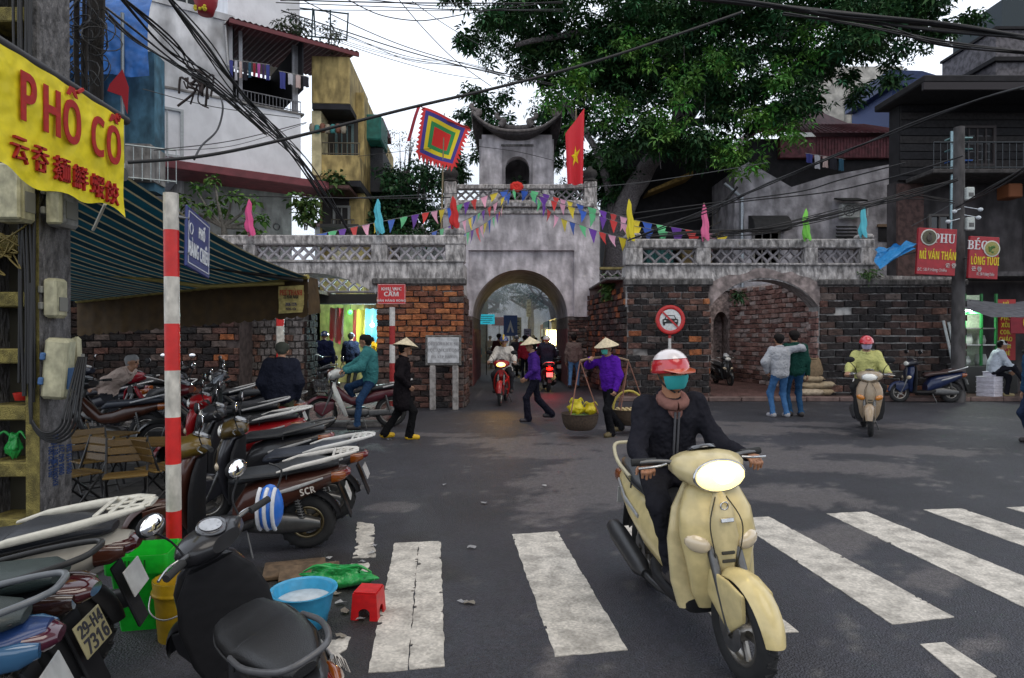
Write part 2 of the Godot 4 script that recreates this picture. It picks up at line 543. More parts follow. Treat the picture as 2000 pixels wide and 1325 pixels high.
func _paint(c: Array, m: Material, lab: String, grp: String, rag: float, wear: float, par: Node3D = null):
	var o := PackedVector2Array()
	for i in 4:
		var a := G(c[i][0], c[i][1]); var b := G(c[(i + 1) % 4][0], c[(i + 1) % 4][1])
		var k := int(ceil(a.distance_to(b) / 0.05))
		for j in k:
			var p := a.lerp(b, float(j) / k)
			var w := rag * R(-1, 1) * 0.6
			if wear > 0 and R(0, 1) < wear: w += R(-0.06, 0.02)
			var d := (b - a).normalized()
			o.append(Vector2(p.x + d.z * w, p.z - d.x * w))
	# chips worn out of the edges
	if rag > 0.0 and o.size() > 40:
		for k in 11:
			var p0 := o[rng.randi() % o.size()]
			var chip := PackedVector2Array()
			var cr := R(0.008, 0.026)
			for j in 9:
				var an := TAU * j / 9
				chip.append(p0 + Vector2(cos(an), sin(an)) * cr * R(0.5, 1.3))
			var best := PackedVector2Array()
			for pc in Geometry2D.clip_polygons(o, chip):
				if pc.size() > best.size() and not Geometry2D.is_polygon_clockwise(pc): best = pc
			if best.size() > o.size() * 0.7: o = best
	var ids := Geometry2D.triangulate_polygon(o)
	if ids.is_empty():
		if rag > 0.0: _paint(c, m, lab, grp, 0.0, 0.0, par)
		return
	var q := MB.new()
	for p in o:
		q.v.append(Vector3(p.x, 0.005, p.y)); q.n.append(Vector3.UP); q.c.append(Color.WHITE)
	for i in range(0, ids.size(), 3):
		var a := o[ids[i]]; var b := o[ids[i + 1]]; var d := o[ids[i + 2]]
		q.ix.append_array(PackedInt32Array([ids[i], ids[i + 2], ids[i + 1]] if (b - a).cross(d - a) < 0 else [ids[i], ids[i + 1], ids[i + 2]]))
	for i in o.size():
		var a := o[i]; var b := o[(i + 1) % o.size()]
		q.quad(Vector3(a.x, 0, a.y), Vector3(b.x, 0, b.y), Vector3(b.x, 0.005, b.y), Vector3(a.x, 0.005, a.y))
	if par: partw("paint_strip", q, m, par)
	else: solo("road_marking", q, m, lab, "road marking", grp, "structure")

# ---------- brickwork ----------
var bmesh := {}
func bricks(par: Node3D, o: Vector3, u: Vector3, w: float, h: float, bw: float, bh: float, pick: Callable, most := 300):
	var inv := par.global_transform.affine_inverse()
	var out := u.cross(Vector3.UP).normalized()
	var key := "%.3f %.3f" % [bw, bh]
	if not bmesh.has(key):
		var a := []
		for k in 6:
			var q := MB.new()
			q.box(V(0, 0, 0), V(bw - 0.02, bh - 0.02, 0.12), Basis(), 0.011)
			for i in q.v.size():
				var p := q.v[i]
				q.v[i] += V(sin(p.x * 31 + k * 2.1 + p.y * 40), cos(p.x * 27 + k * 1.7), sin(p.x * 45 + p.y * 33 + k)) * 0.006
			a.append(q.mesh())
		bmesh[key] = a
	var vs: Array = bmesh[key]
	var rows := int(h / bh)
	var count := 0
	var rest := MB.new()
	for r in rows:
		var x := -bw * (0.5 if r % 2 else 0.0) + R(-0.03, 0.03)
		while x < w - 0.02:
			var a := maxf(x, 0.0); var b := minf(x + bw, w)
			x += bw
			if b - a < bw * 0.2: continue
			var c := (a + b) * 0.5; var y := (r + 0.5) * bh
			if R(0, 1) < 0.012: continue
			var p := o + u * c + V(0, y, 0) + out * (R(-0.018, 0.014) if R(0, 1) > 0.08 else R(-0.045, -0.02)) + V(0, R(-0.008, 0.008), 0)
			var bs := Basis(u * ((b - a) / bw), Vector3.UP, -out) * Basis(Vector3.BACK, R(-0.025, 0.025)) * Basis.from_scale(V(R(0.93, 1.02), R(0.9, 1.03), 1.0))
			var mt: Material = pick.call(c, y)
			if count < most:
				var n := MeshInstance3D.new()
				n.name = "brick_%03d" % int(par.get_meta("bricks", 0) + count)
				n.mesh = vs[rng.randi() % 6]
				n.material_override = mt
				par.add_child(n)
				n.transform = inv * Transform3D(bs, p)
			else:
				rest.t = inv * Transform3D(bs, p)
				rest.box(V(0, 0, 0), V(bw - 0.016, bh - 0.016, 0.12))
			count += 1
	if rest.v.size():
		part("far_bricks", rest, M(L(0.08, 0.04, 0.035), 0.9, {"tex": "blotch", "scale": 1.0}), par).set_meta("kind", "stuff")
	par.set_meta("bricks", int(par.get_meta("bricks", 0)) + count)
func brick_mat(c: Color) -> Material: return M(c, 0.92, {"tex": "stain", "scale": 0.45, "tex2": "fine", "scale2": 1.4, "bump": "bump", "bscale": 1.6})
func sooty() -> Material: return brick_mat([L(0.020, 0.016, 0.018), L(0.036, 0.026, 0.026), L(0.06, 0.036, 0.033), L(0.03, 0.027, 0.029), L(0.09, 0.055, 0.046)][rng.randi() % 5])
func orange() -> Material: return brick_mat([L(0.46, 0.15, 0.055), L(0.36, 0.11, 0.045), L(0.52, 0.19, 0.075), L(0.24, 0.09, 0.055)][rng.randi() % 4])
func brown() -> Material: return brick_mat([L(0.16, 0.075, 0.06), L(0.11, 0.055, 0.048), L(0.2, 0.1, 0.075), L(0.15, 0.115, 0.105)][rng.randi() % 4])
func pinkish() -> Material: return brick_mat([L(0.48, 0.27, 0.23), L(0.54, 0.36, 0.32), L(0.36, 0.19, 0.16), L(0.58, 0.46, 0.43), L(0.3, 0.16, 0.14)][rng.randi() % 5])
func plaster(c: float, o := {}) -> Material:
	return M(L(c, c * 0.945, c * 1.0), 0.92, {"tex": "blotch", "scale": o.get("s", 0.16), "tex2": "blotch", "scale2": Vector3(0.4, 0.14, 0.4), "spec": 0.3, "bump": "bump", "bscale": 1.5})
func grimy(c: float) -> Material:
	return M(L(c, c * 0.95, c * 0.94), 0.95, {"tex": "stain", "scale": Vector3(0.5, 0.28, 0.5), "tex2": "stain", "scale2": Vector3(0.9, 0.28, 0.9), "bump": "bump", "bscale": 2.0})
func arc(x0: float, x1: float, ys: float, ya: float, k := 20) -> Array:
	var r := ya - ys; var hw := (x1 - x0) * 0.5; var pts := []
	if r >= hw * 0.98:
		for i in k + 1:
			var a := PI - PI * i / k
			pts.append(Vector2((x0 + x1) * 0.5 + cos(a) * hw, ys + sin(a) * r))
	else:
		var rr := (hw * hw + r * r) / (2 * r)
		var h := asin(hw / rr)
		for i in k + 1:
			var a := -h + 2 * h * i / k
			pts.append(Vector2((x0 + x1) * 0.5 + sin(a) * rr, ya - rr + cos(a) * rr))
	return pts
# a run of pierced parapet: lattice blocks between x0 and x1, front at depth d
func lattice(par: Node3D, x0: float, x1: float, y0: float, y1: float, d: float, m: Material):
	var n := int(round((x1 - x0) / ((y1 - y0) * 0.82)))
	var w := (x1 - x0) / n
	var h := y1 - y0
	var q := MB.new()
	for sg in [-1.0, 1.0]:
		var pts := []
		for i in 9:
			var s := -1.0 + 2.0 * i / 8
			pts.append(V(sg * w * 0.5 * sin(s * PI / 2) * 0.98, h * 0.5 * s, 0))
		var rings := []
		for i in 9:
			var tq: Vector3 = (pts[mini(i + 1, 8)] - pts[maxi(i - 1, 0)]).normalized()
			var nn := V(-tq.y, tq.x, 0) * 0.028
			var zo := V(0, 0, 0.045 + 0.002 * sg)
			rings.append([pts[i] - nn - zo, pts[i] + nn - zo, pts[i] + nn + zo, pts[i] - nn + zo])
		q.loft(rings)
	var me := q.mesh()
	for i in n:
		var o := MeshInstance3D.new()
		o.name = "lattice_block"
		o.mesh = me
		o.material_override = m
		par.add_child(o, true)
		o.transform = par.global_transform.affine_inverse() * Transform3D(Basis(), V(x0 + w * (i + 0.5), (y0 + y1) * 0.5, -d))

# ---------- the old gate ----------
func bx(q: MB, x0: float, x1: float, y0: float, y1: float, z0: float, z1: float, bev := 0.0):
	q.box(V((x0 + x1) / 2, (y0 + y1) / 2, (z0 + z1) / 2), V(absf(x1 - x0), absf(y1 - y0), absf(z1 - z0)), Basis(), bev)
func one(nm: String, par: Node3D, m: Material, x0: float, x1: float, y0: float, y1: float, z0: float, z1: float, bev := 0.015) -> MeshInstance3D:
	var q := MB.new()
	bx(q, x0, x1, y0, y1, z0, z1, bev)
	return partw(nm, q, m, par)
# turns a prism drawn as a plan (x, z) with its height along z
func upright(q: MB):
	for i in q.v.size():
		q.v[i] = V(q.v[i].x, q.v[i].z, q.v[i].y)
		q.n[i] = V(q.n[i].x, q.n[i].z, q.n[i].y)
	for i in range(0, q.ix.size(), 3):
		var k := q.ix[i]
		q.ix[i] = q.ix[i + 1]
		q.ix[i + 1] = k
func gate():
	var Z := 21.0
	var g := thing("city_gate", "tall grey plastered gate with round road arch and small roofed pavilion on top", "gate", V(0.25, 0, -Z))
	var pl := plaster(0.80)
	var x0 := -2.25; var x1 := 2.82; var a0 := -1.3; var a1 := 1.83
	var ys := 2.3; var top := 5.62
	var q := MB.new()
	var o := PackedVector2Array([Vector2(x0, ys)])
	o.append_array(PackedVector2Array(arc(a0, a1, ys, 3.83, 28)))
	o.append_array(PackedVector2Array([Vector2(x1, ys), Vector2(x1, top), Vector2(x0, top)]))
	q.prism(o, -Z - 5.4, -Z)
	partw("wall", q, pl, g)
	# proud frame round the recessed panel
	q = MB.new()
	q.prism(PackedVector2Array([Vector2(x0, ys - 0.02), Vector2(-1.42, ys - 0.02), Vector2(-1.42, 4.45), Vector2(2.03, 4.45), Vector2(2.03, ys - 0.02), Vector2(2.5, ys - 0.02), Vector2(2.55, 2.75), Vector2(x1 + 0.03, 2.86), Vector2(x1 + 0.03, top - 0.003), Vector2(x0, top - 0.003)]), -Z + 0.002, -Z + 0.13)
	partw("frame", q, pl, g)
	# brick jambs and passage walls
	q = MB.new()
	for jx in [[x0 + 0.06, a0], [a1, x1 - 0.06]]: one("jamb_core", g, M(L(0.2, 0.17, 0.16), 0.95, {"tex": "stain", "scale": 0.6}), jx[0], jx[1], 0, ys - 0.004, -Z - 5.38, -Z - 0.02, 0.0)
	var jp := func(_x, y): return brown() if R(0, 1) < 0.65 else pinkish()
	bricks(g, V(x0 + 0.06, 0, -Z), V(1, 0, 0), a0 - x0 - 0.06, ys, 0.26, 0.105, jp, 60)
	bricks(g, V(a1, 0, -Z), V(1, 0, 0), x1 - a1 - 0.06, ys, 0.26, 0.105, jp, 90)
	for jx in [[a1 - 0.02, a1 + 0.01], [a0 - 0.01, a0 + 0.02]]: one("dado", g, M(L(0.2, 0.05, 0.055), 0.8, {"tex": "stain", "scale": 0.4}), jx[0], jx[1], 0.0, 1.9, -Z - 5.3, -Z - 0.1, 0.0)
	# cornices
	var gm := grimy(0.62)
	var ys2 := [[0.0, 5.62, 5.74, 0.2], [0.05, 5.74, 5.84, 0.10], [0.2, 5.84, 5.99, 0.24], [0.34, 5.99, 6.06, 0.12]]
	for s in ys2:
		one("cornice", g, gm, x0 - 0.05 + s[0], x1 + 0.05 - s[0], s[1] + 0.001, s[2], -Z - 2.6, -Z + s[3], 0.025)
	# balcony parapet with posts
	for px in [[-2.22, -1.82], [2.36, 2.78]]:
		one("post", g, gm, px[0], px[1], 5.63, 6.72, -Z - 0.36, -Z + 0.06, 0.03)
		var c: float = (px[0] + px[1]) / 2
		q = MB.new()
		q.lathe([[0.001, 0], [0.24, 0.0], [0.25, 0.07], [0.15, 0.1], [0.19, 0.15], [0.26, 0.26], [0.22, 0.38], [0.1, 0.44], [0.06, 0.52], [0.001, 0.55]], 14, V(c, 6.72, -Z - 0.15))
		partw("finial", q, M(L(0.06, 0.055, 0.055), 0.95, {"tex": "stain", "scale": 0.8}), g)
	one("rail", g, gm, -1.82, 2.36, 6.48, 6.63, -Z - 0.3, -Z, 0.025)
	one("rail", g, gm, -1.82, 2.36, 6.06, 6.12, -Z - 0.28, -Z - 0.02, 0.01)
	for p in [[-0.66, -0.46], [1.0, 1.2]]: one("post", g, gm, p[0], p[1], 6.12, 6.48, -Z - 0.27, -Z - 0.03, 0.01)
	for p in [[-1.82, -0.66], [-0.46, 1.0], [1.2, 2.36]]: lattice(g, p[0], p[1], 6.12, 6.48, Z + 0.14, plaster(0.42))
	# pavilion
	var W := 22.6
	q = MB.new()
	var k := W / F
	var pb := PackedVector2Array([Vector2(-65 * k, 5.9), Vector2(-13 * k, 5.9)])
	pb.append_array(PackedVector2Array(arc(-13 * k, 34 * k, 7.55, 7.55 + 23.5 * k, 18)))
	pb.append_array(PackedVector2Array([Vector2(34 * k, 5.9), Vector2(83 * k, 5.9), Vector2(78 * k, 8.75), Vector2(-59 * k, 8.75)]))
	q.prism(pb, -W - 0.35, -W)
	bx(q, -65 * k, -59 * k + 0.2, 5.9, 8.7, -W - 2.3, -W - 0.352)
	bx(q, 78 * k - 0.2, 83 * k, 5.9, 8.7, -W - 2.3, -W - 0.352)
	bx(q, -64 * k, 82 * k, 5.9, 8.7, -W - 2.5, -W - 2.302)
	partw("pavilion_wall", q, plaster(0.80), g)
	q = MB.new()
	var fr := PackedVector2Array([Vector2(-19 * k, 5.95), Vector2(-13 * k, 5.95)])
	fr.append_array(PackedVector2Array(arc(-13 * k, 34 * k, 7.55, 7.55 + 23.5 * k, 18)))
	fr.append_array(PackedVector2Array([Vector2(34 * k, 5.95), Vector2(40 * k, 5.95), Vector2(40 * k, 8.32), Vector2(-19 * k, 8.32)]))
	q.prism(fr, -W + 0.002, -W + 0.05)
	partw("niche_frame", q, plaster(0.40), g)
	q = MB.new()
	bx(q, -21 * k, 42 * k, 8.33, 8.40, -W + 0.002, -W + 0.09, 0.015)
	partw("niche_lintel", q, grimy(0.2), g)
	# upturned roof: four curved slopes, tiles as ribs
	var cx := 9.0 * k
	var hx := 1.42; var hz := 1.55; var cz := -W - 1.2
	var dark := M(L(0.075, 0.065, 0.07), 0.95, {"tex": "stain", "scale": 0.7, "bump": "bump", "bscale": 2.0})
	var lip := M(L(0.24, 0.215, 0.21), 0.95, {"tex": "stain", "scale": 0.7})
	var rows := []; var under := []; var edge_t := []; var edge_b := []
	var ring := []
	for s in 4:
		for i in 16:
			var u := -1.0 + 2.0 * i / 16
			ring.append([V(u, 0, 1), V(1, 0, -u), V(-u, 0, -1), V(-1, 0, u)][s])
	for r in 6:
		var tt := r / 5.0
		var row := []
		for e in ring:
			var cor: float = minf(absf(e.x), absf(e.z))
			var lift: float = 0.62 * pow(cor, 3.0) * pow(1 - tt, 2.0)
			var ex: float = e.x * lerpf(hx + 0.12 * cor, 0.55, tt)
			var ez: float = e.z * lerpf(hz + 0.12 * cor, 0.06, tt)
			row.append(V(cx + ex, 8.74 + lift + 0.62 * pow(tt, 1.5), cz + ez))
		rows.append(row)
	q = MB.new()
	q.grid(rows, true)
	for r in 3:
		var row := []
		for i in ring.size():
			row.append(rows[0][i].lerp(V(cx, rows[0][i].y, cz), [0.0, 0.0, 0.22][r]) - V(0, [0.0, 0.13, 0.2][r], 0))
		under.append(row)
	q.grid(under, true)
	partw("roof", q, dark, g)
	q = MB.new()
	var loop := []
	for i in ring.size() + 1: loop.append(rows[0][i % ring.size()] + V(0, 0.03, 0))
	q.tube(loop, 0.05, 6)
	for cn in [0, 16, 32, 48]:
		var hip := []
		for r in 6: hip.append(rows[r][cn] + V(0, 0.05, 0))
		q.tube(hip, 0.06, 6)
	q.tube([V(cx - 0.62, 9.42, cz), V(cx, 9.36, cz), V(cx + 0.62, 9.42, cz)], 0.11, 8)
	partw("roof_ridge", q, lip, g)
	for f in [[-1.45, 9.3, 1.6, 1.0], [1.45, 9.3, 1.6, -1.0], [-0.6, 9.42, 0.3, 1.0], [0.6, 9.42, 0.3, -1.0]]:
		q = MB.new()
		var base := V(cx + f[0], f[1], cz + f[2])
		var pts := []; var rr := []
		for i in 11:
			var a := i / 10.0
			pts.append(base + V(f[3] * (0.16 * sin(a * 4.6)), a * 0.42 - 0.05 + 0.05 * sin(a * 6), 0))
			rr.append(0.12 - 0.07 * a + 0.02 * sin(a * 9))
		q.tube(pts, rr, 8)
		q.ball(pts[10] + V(f[3] * 0.05, 0.0, 0), V(0.09, 0.07, 0.06), 8)
		partw("roof_finial", q, lip, g)
	# plant in the niche
	leafy("potted_plant", "dark bushy plant standing in the pavilion niche of the gate", V(0.19, 6.05, -W - 0.8), 0.38, 1.25, 90, L(0.03, 0.07, 0.03), 3)
	wing_left()
	wing_right()

func ledge(par: Node3D, x0: float, x1: float, y0: float, y1: float, d: float):
	one("ledge", par, grimy(0.17), x0, x1, y0, y1, -d - 0.2, -d + 0.14, 0.03)
func wing_left():
	var Z := 14.8
	var g := thing("gate_wing", "left wing of the gate, pierced parapet over a flat arch and an orange brick pier", "wall", V(-4.0, 0, -Z))
	var gm := grimy(0.62)
	var q := MB.new()
	var o := PackedVector2Array([Vector2(-12.5, 2.63), Vector2(-6.3, 2.63)])
	o.append_array(PackedVector2Array(arc(-6.3, -3.14, 2.631, 3.12, 20)))
	o.append_array(PackedVector2Array([Vector2(-3.14, 2.63), Vector2(-1.13, 2.63), Vector2(-1.13, 3.36), Vector2(-12.5, 3.36)]))
	q.prism(o, -Z - 1.3, -Z)
	partw("spandrel", q, gm, g)
	one("coping", g, gm, -12.5, -1.08, 3.76, 3.99, -Z - 0.38, -Z + 0.07, 0.03)
	one("rail", g, gm, -12.5, -1.1, 3.361, 3.42, -Z - 0.32, -Z + 0.05, 0.015)
	for p in [[-6.2, -5.93], [-3.25, -2.88], [-1.54, -1.09]]: one("post", g, gm, p[0], p[1], 3.37, 3.765, -Z - 0.33, -Z + 0.055, 0.015)
	one("post", g, gm, -1.56, -1.12, 3.99, 4.16, -Z - 0.36, -Z + 0.05, 0.05)
	for p in [[-9.0, -6.2], [-5.93, -3.25], [-2.88, -1.54]]: lattice(g, p[0], p[1], 3.42, 3.76, Z + 0.12, plaster(0.80))
	ledge(g, -3.22, -1.06, 2.84, 2.99, Z)
	# pier
	q = MB.new()
	bx(q, -3.12, -1.12, 0, 2.64, -Z - 1.28, -Z + 0.0)
	partw("pier_core", q, M(L(0.16, 0.13, 0.12), 0.95, {"tex": "stain", "scale": 0.5}), g)
	var pk := func(x, y):
		var f: float = 1.25 - Vector2((x - 1.15) / 1.3, (y - 2.2) / 0.85).length() + R(-0.35, 0.35)
		if f > 0.3: return orange()
		return brown() if R(0, 1) < 0.62 else sooty()
	bricks(g, V(-3.13, 0, -Z + 0.02), V(1, 0, 0), 2.02, 2.84, 0.34, 0.135, pk)
	bricks(g, V(-1.12, 0, -Z), V(0, 0, -1), 1.2, 2.62, 0.34, 0.135, func(_x, _y): return brown(), 40)
	# set back wall that flanks the road on the far side
	var fl := thing("flank_wall", "low brick flank wall between the left pier and the gate arch", "wall", V(-1.6, 0, -18.4))
	q = MB.new()
	bx(q, -2.6, -1.7, 0, 2.6, -21.0, -16.1)
	partw("wall", q, M(L(0.1, 0.06, 0.05), 0.95, {"tex": "stain", "scale": 0.5}), fl)
	# rough pier behind the awning
	var rp := thing("stone_pier", "rough grey stone faced pier at the left side of the market lane", "pier", V(-5.55, 0, -15.4))
	q = MB.new()
	bx(q, -6.6, -5.05, 0, 3.0, -16.4, -15.6)
	partw("pier_core", q, M(L(0.2, 0.18, 0.17), 0.95, {"tex": "stain", "scale": 0.5}), rp)
	bricks(rp, V(-6.6, 0, -15.56), V(1, 0, 0), 1.55, 2.9, 0.17, 0.17, func(_x, _y): return brick_mat([L(0.24, 0.21, 0.2), L(0.17, 0.15, 0.14), L(0.3, 0.27, 0.26), L(0.22, 0.12, 0.09)][rng.randi() % 4]))
	bricks(rp, V(-5.05, 0, -15.56), V(0, 0, -1), 0.85, 2.9, 0.34, 0.17, func(_x, _y): return sooty())
	# brick wall under the awning
	var bw := thing("brick_wall", "dark crumbling brick wall in shade under the striped awning", "wall", V(-9.4, 0, -Z))
	q = MB.new()
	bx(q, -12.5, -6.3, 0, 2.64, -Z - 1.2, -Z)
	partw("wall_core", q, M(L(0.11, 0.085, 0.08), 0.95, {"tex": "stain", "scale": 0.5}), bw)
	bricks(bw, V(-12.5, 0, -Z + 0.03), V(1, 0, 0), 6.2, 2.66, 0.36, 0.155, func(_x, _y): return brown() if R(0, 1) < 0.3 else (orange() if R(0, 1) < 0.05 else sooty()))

func wing_right():
	var Z := 16.8
	var g := thing("gate_wing", "right wing of the gate, mouldy pierced parapet over a wide arch and dark brick piers", "wall", V(7.0, 0, -Z))
	var gm := grimy(0.56)
	var q := MB.new()
	var o := PackedVector2Array([Vector2(2.98, 2.42), Vector2(5.17, 2.42)])
	o.append_array(PackedVector2Array(arc(5.17, 8.06, 2.421, 3.14, 20)))
	o.append_array(PackedVector2Array([Vector2(8.06, 2.42), Vector2(11.9, 2.42), Vector2(11.9, 3.2), Vector2(9.55, 3.25), Vector2(9.55, 3.5), Vector2(2.98, 3.5)]))
	q.prism(o, -Z - 0.6, -Z)
	partw("spandrel", q, gm, g)
	one("coping", g, gm, 3.0, 9.5, 3.96, 4.2, -Z - 0.38, -Z + 0.07, 0.03)
	one("rail", g, gm, 3.0, 9.52, 3.501, 3.57, -Z - 0.34, -Z + 0.06, 0.02)
	for p in [[2.96, 3.42], [4.83, 5.2], [7.66, 8.0], [9.13, 9.5]]: one("post", g, gm, p[0], p[1], 3.51, 3.97, -Z - 0.36, -Z + 0.075, 0.02)
	one("post", g, gm, 2.97, 3.4, 4.2, 4.36, -Z - 0.34, -Z + 0.05, 0.05)
	one("post", g, gm, 9.12, 9.5, 4.2, 4.34, -Z - 0.34, -Z + 0.05, 0.05)
	for p in [[3.42, 4.83], [5.2, 7.66], [8.0, 9.13]]: lattice(g, p[0], p[1], 3.57, 3.96, Z + 0.12, plaster(0.42))
	ledge(g, 2.94, 5.25, 2.98, 3.16, Z)
	ledge(g, 8.0, 11.9, 2.98, 3.14, Z)
	# patch of bare pink plaster round the crown of the arch
	q = MB.new()
	var pp := PackedVector2Array()
	var ac := arc(5.22, 8.02, 2.44, 3.17, 20)
	for p in ac: pp.append(p + Vector2(0, 0.012))
	for i in 15:
		var s := i / 14.0
		pp.append(Vector2(lerpf(8.25, 5.0, s), lerpf(2.95, 3.4, sin(s * PI)) + R(-0.06, 0.06)))
	q.prism(pp, -Z + 0.002, -Z + 0.028)
	partw("plaster_patch", q, M(L(0.40, 0.33, 0.32), 0.92, {"tex": "stain", "scale": 0.35, "tex2": "blotch", "scale2": 0.6}), g)
	q = MB.new()
	bx(q, 3.02, 5.17, 0, 2.43, -Z - 0.58, -Z)
	partw("pier_core", q, M(L(0.28, 0.26, 0.25), 0.95, {"tex": "stain", "scale": 0.5}), g)
	var pk := func(x, y):
		var r := R(0, 1)
		if y > 2.3: return orange() if r < 0.16 else (brown() if r < 0.4 else sooty())
		return sooty() if r < 0.68 else (brown() if r < 0.95 else orange())
	bricks(g, V(3.02, 0, -Z + 0.02), V(1, 0, 0), 2.15, 2.98, 0.36, 0.165, pk, 130)
	bricks(g, V(5.17, 0, -Z), V(0, 0, -1), 0.58, 2.4, 0.36, 0.165, pk, 60)
	# flank wall that runs back to the gate
	var fl := thing("flank_wall", "steep mossy flank wall of worn bricks between the right pier and the gate arch", "wall", V(2.75, 0, -18.9))
	q = MB.new()
	q.prism(PackedVector2Array([Vector2(3.02, -Z), Vector2(2.52, -21.0), Vector2(3.6, -21.0), Vector2(3.9, -17.9)]), 0.0, 3.14)
	upright(q)
	partw("wall_core", q, M(L(0.14, 0.10, 0.09), 0.95, {"tex": "stain", "scale": 0.5}), fl)
	var fd := (V(3.02, 0, -Z) - V(2.52, 0, -21.0)).normalized()
	bricks(fl, V(2.505, 0, -21.0), fd, 4.22, 3.1, 0.36, 0.165, func(_x, y): return orange() if R(0, 1) < 0.14 else (brown() if R(0, 1) < 0.6 else sooty()))
	one("coping", fl, grimy(0.2), 2.5, 3.6, 3.14, 3.22, -21.05, -16.9, 0.02)
	leafy("wall_ivy", "clump of green creeper hanging from the top of the right flank wall", V(2.95, 2.55, -18.2), 0.28, 0.75, 130, L(0.05, 0.11, 0.03), 5)
	# wall with lattice that joins the flank to the gate
	var jw := thing("link_wall", "dark wall piece with a pale lattice strip just right of the gate arch", "wall", V(4.0, 0, -21.4))
	one("wall", jw, grimy(0.16), 2.84, 5.1, 0, 3.42, -21.9, -21.2)
	one("rail", jw, M(L(0.3, 0.25, 0.1), 0.8, {"tex": "stain"}), 2.84, 5.1, 3.86, 3.95, -21.5, -21.3)
	lattice(jw, 2.84, 4.9, 3.42, 3.86, 21.4, plaster(0.48))
	# dark wall right of the arch
	var rw := thing("brick_wall", "long blackened brick wall with white mortar lines behind the parked blue scooter", "wall", V(9.98, 0, -Z))
	q = MB.new()
	bx(q, 8.06, 11.9, 0, 2.43, -Z - 0.58, -Z)
	partw("wall_core", q, M(L(0.46, 0.45, 0.44), 0.95, {"tex": "stain", "scale": 0.35}), rw)
	bricks(rw, V(8.06, 0, -Z + 0.02), V(1, 0, 0), 3.84, 2.98, 0.42, 0.185, func(_x, _y): return orange() if R(0, 1) < 0.03 else (brown() if R(0, 1) < 0.16 else sooty()))
	bricks(rw, V(8.06, 0, -Z - 0.58), V(0, 0, 1), 0.58, 2.4, 0.36, 0.165, func(_x, _y): return pinkish(), 60)
	# courtyard walls seen through the arch
	var cw := thing("courtyard_wall", "pinkish old brick wall running back inside the right arch", "wall", V(8.6, 0, -21.5))
	q = MB.new()
	var A := V(8.64, 0, -17.6); var B := V(7.62, 0, -22.2)
	q.prism(PackedVector2Array([Vector2(A.x, A.z), Vector2(B.x, B.z), Vector2(9.3, -22.2), Vector2(9.3, -17.6)]), 0.0, 3.3)
	upright(q)
	partw("wall_core", q, M(L(0.62, 0.56, 0.54), 0.95, {"tex": "stain", "scale": 0.5}), cw)
	bricks(cw, B + V(-0.02, 0.1, 0), (A - B).normalized(), 4.7, 3.18, 0.34, 0.15, func(_x, y): return pinkish() if R(0, 1.3) < y + 0.3 else brown(), 300)
	var bk := thing("courtyard_wall", "shaded back wall of the courtyard with a small arched recess", "wall", V(7.4, 0, -22.4))
	q = MB.new()
	var bo := PackedVector2Array([Vector2(4.5, 0.1), Vector2(7.02, 0.1)])
	bo.append_array(PackedVector2Array(arc(7.02, 7.55, 2.0, 2.5, 12)))
	bo.append_array(PackedVector2Array([Vector2(7.55, 0.1), Vector2(8.6, 0.1), Vector2(8.6, 3.2), Vector2(4.5, 3.2)]))
	q.prism(bo, -23.0, -22.3)
	bx(q, 6.8, 8.0, 0.1, 3.0, -23.3, -23.01)
	partw("wall", q, M(L(0.46, 0.36, 0.34), 0.95, {"tex": "stain", "scale": 0.4, "tex2": "stain", "scale2": 0.9}), bk)
	one("coping", bk, grimy(0.2), 4.5, 9.3, 3.2, 3.3, -23.1, -22.2)

# ---------- leaves ----------
var leafm := {}
# clump of leaves on thin stems filling an ellipsoid-like column; one stuff part
func leaf_mesh(kind: int) -> ArrayMesh:
	if leafm.has(kind): return leafm[kind]
	var q := MB.new()
	var lr := RandomNumberGenerator.new()
	lr.seed = 77 + kind
	var cnt: int = [11, 7, 5, 6][kind]
	for i in cnt:
		var a := TAU * i / cnt + lr.randf_range(-0.3, 0.3)
		var el := lr.randf_range(-0.7, 0.5)
		var d := V(cos(a) * cos(el), sin(el), sin(a) * cos(el))
		var ln: float = lr.randf_range(0.75, 1.1) * [0.26, 0.2, 0.2, 0.30][kind]
		var wd: float = ln * [0.17, 0.2, 0.3, 0.13][kind]
		var s := d.cross(V(lr.randf_range(-0.4, 0.4), 1, lr.randf_range(-0.4, 0.4))).normalized() * wd
		var o := d * lr.randf_range(0.0, 0.12)
		var mid := o + d * ln * 0.5 + V(0, 0.02, 0)
		var e := o + d * ln - V(0, ln * 0.25, 0)
		q.tri(o, mid - s, mid + s)
		q.tri(mid - s, e, mid + s)
	leafm[kind] = q.mesh()
	return leafm[kind]
func leaves(nm: String, par: Node3D, pts: Array, scl: float, base: Color, kind: int, var_ := 0.35, back := 0.35) -> MultiMeshInstance3D:
	var mm := MultiMesh.new()
	mm.transform_format = MultiMesh.TRANSFORM_3D
	mm.use_colors = true
	mm.mesh = leaf_mesh(kind)
	mm.instance_count = pts.size()
	for i in pts.size():
		var s := scl * R(0.5, 1.4)
		mm.set_instance_transform(i, Transform3D(Basis.from_euler(V(R(-0.6, 0.6), R(0, TAU), R(-0.6, 0.6))).scaled(V(s, s, s)), pts[i]))
		var k := R(1 - var_, 1 + var_)
		mm.set_instance_color(i, Color(base.r * k * R(0.8, 1.5), base.g * k, base.b * k * R(0.7, 1.2)))
	var o := MultiMeshInstance3D.new()
	o.name = nm
	o.multimesh = mm
	o.material_override = M(Color.WHITE, 0.65, {"vc": true, "back": back, "spec": 0.3})
	par.add_child(o, true)
	o.set_meta("kind", "stuff")
	return o
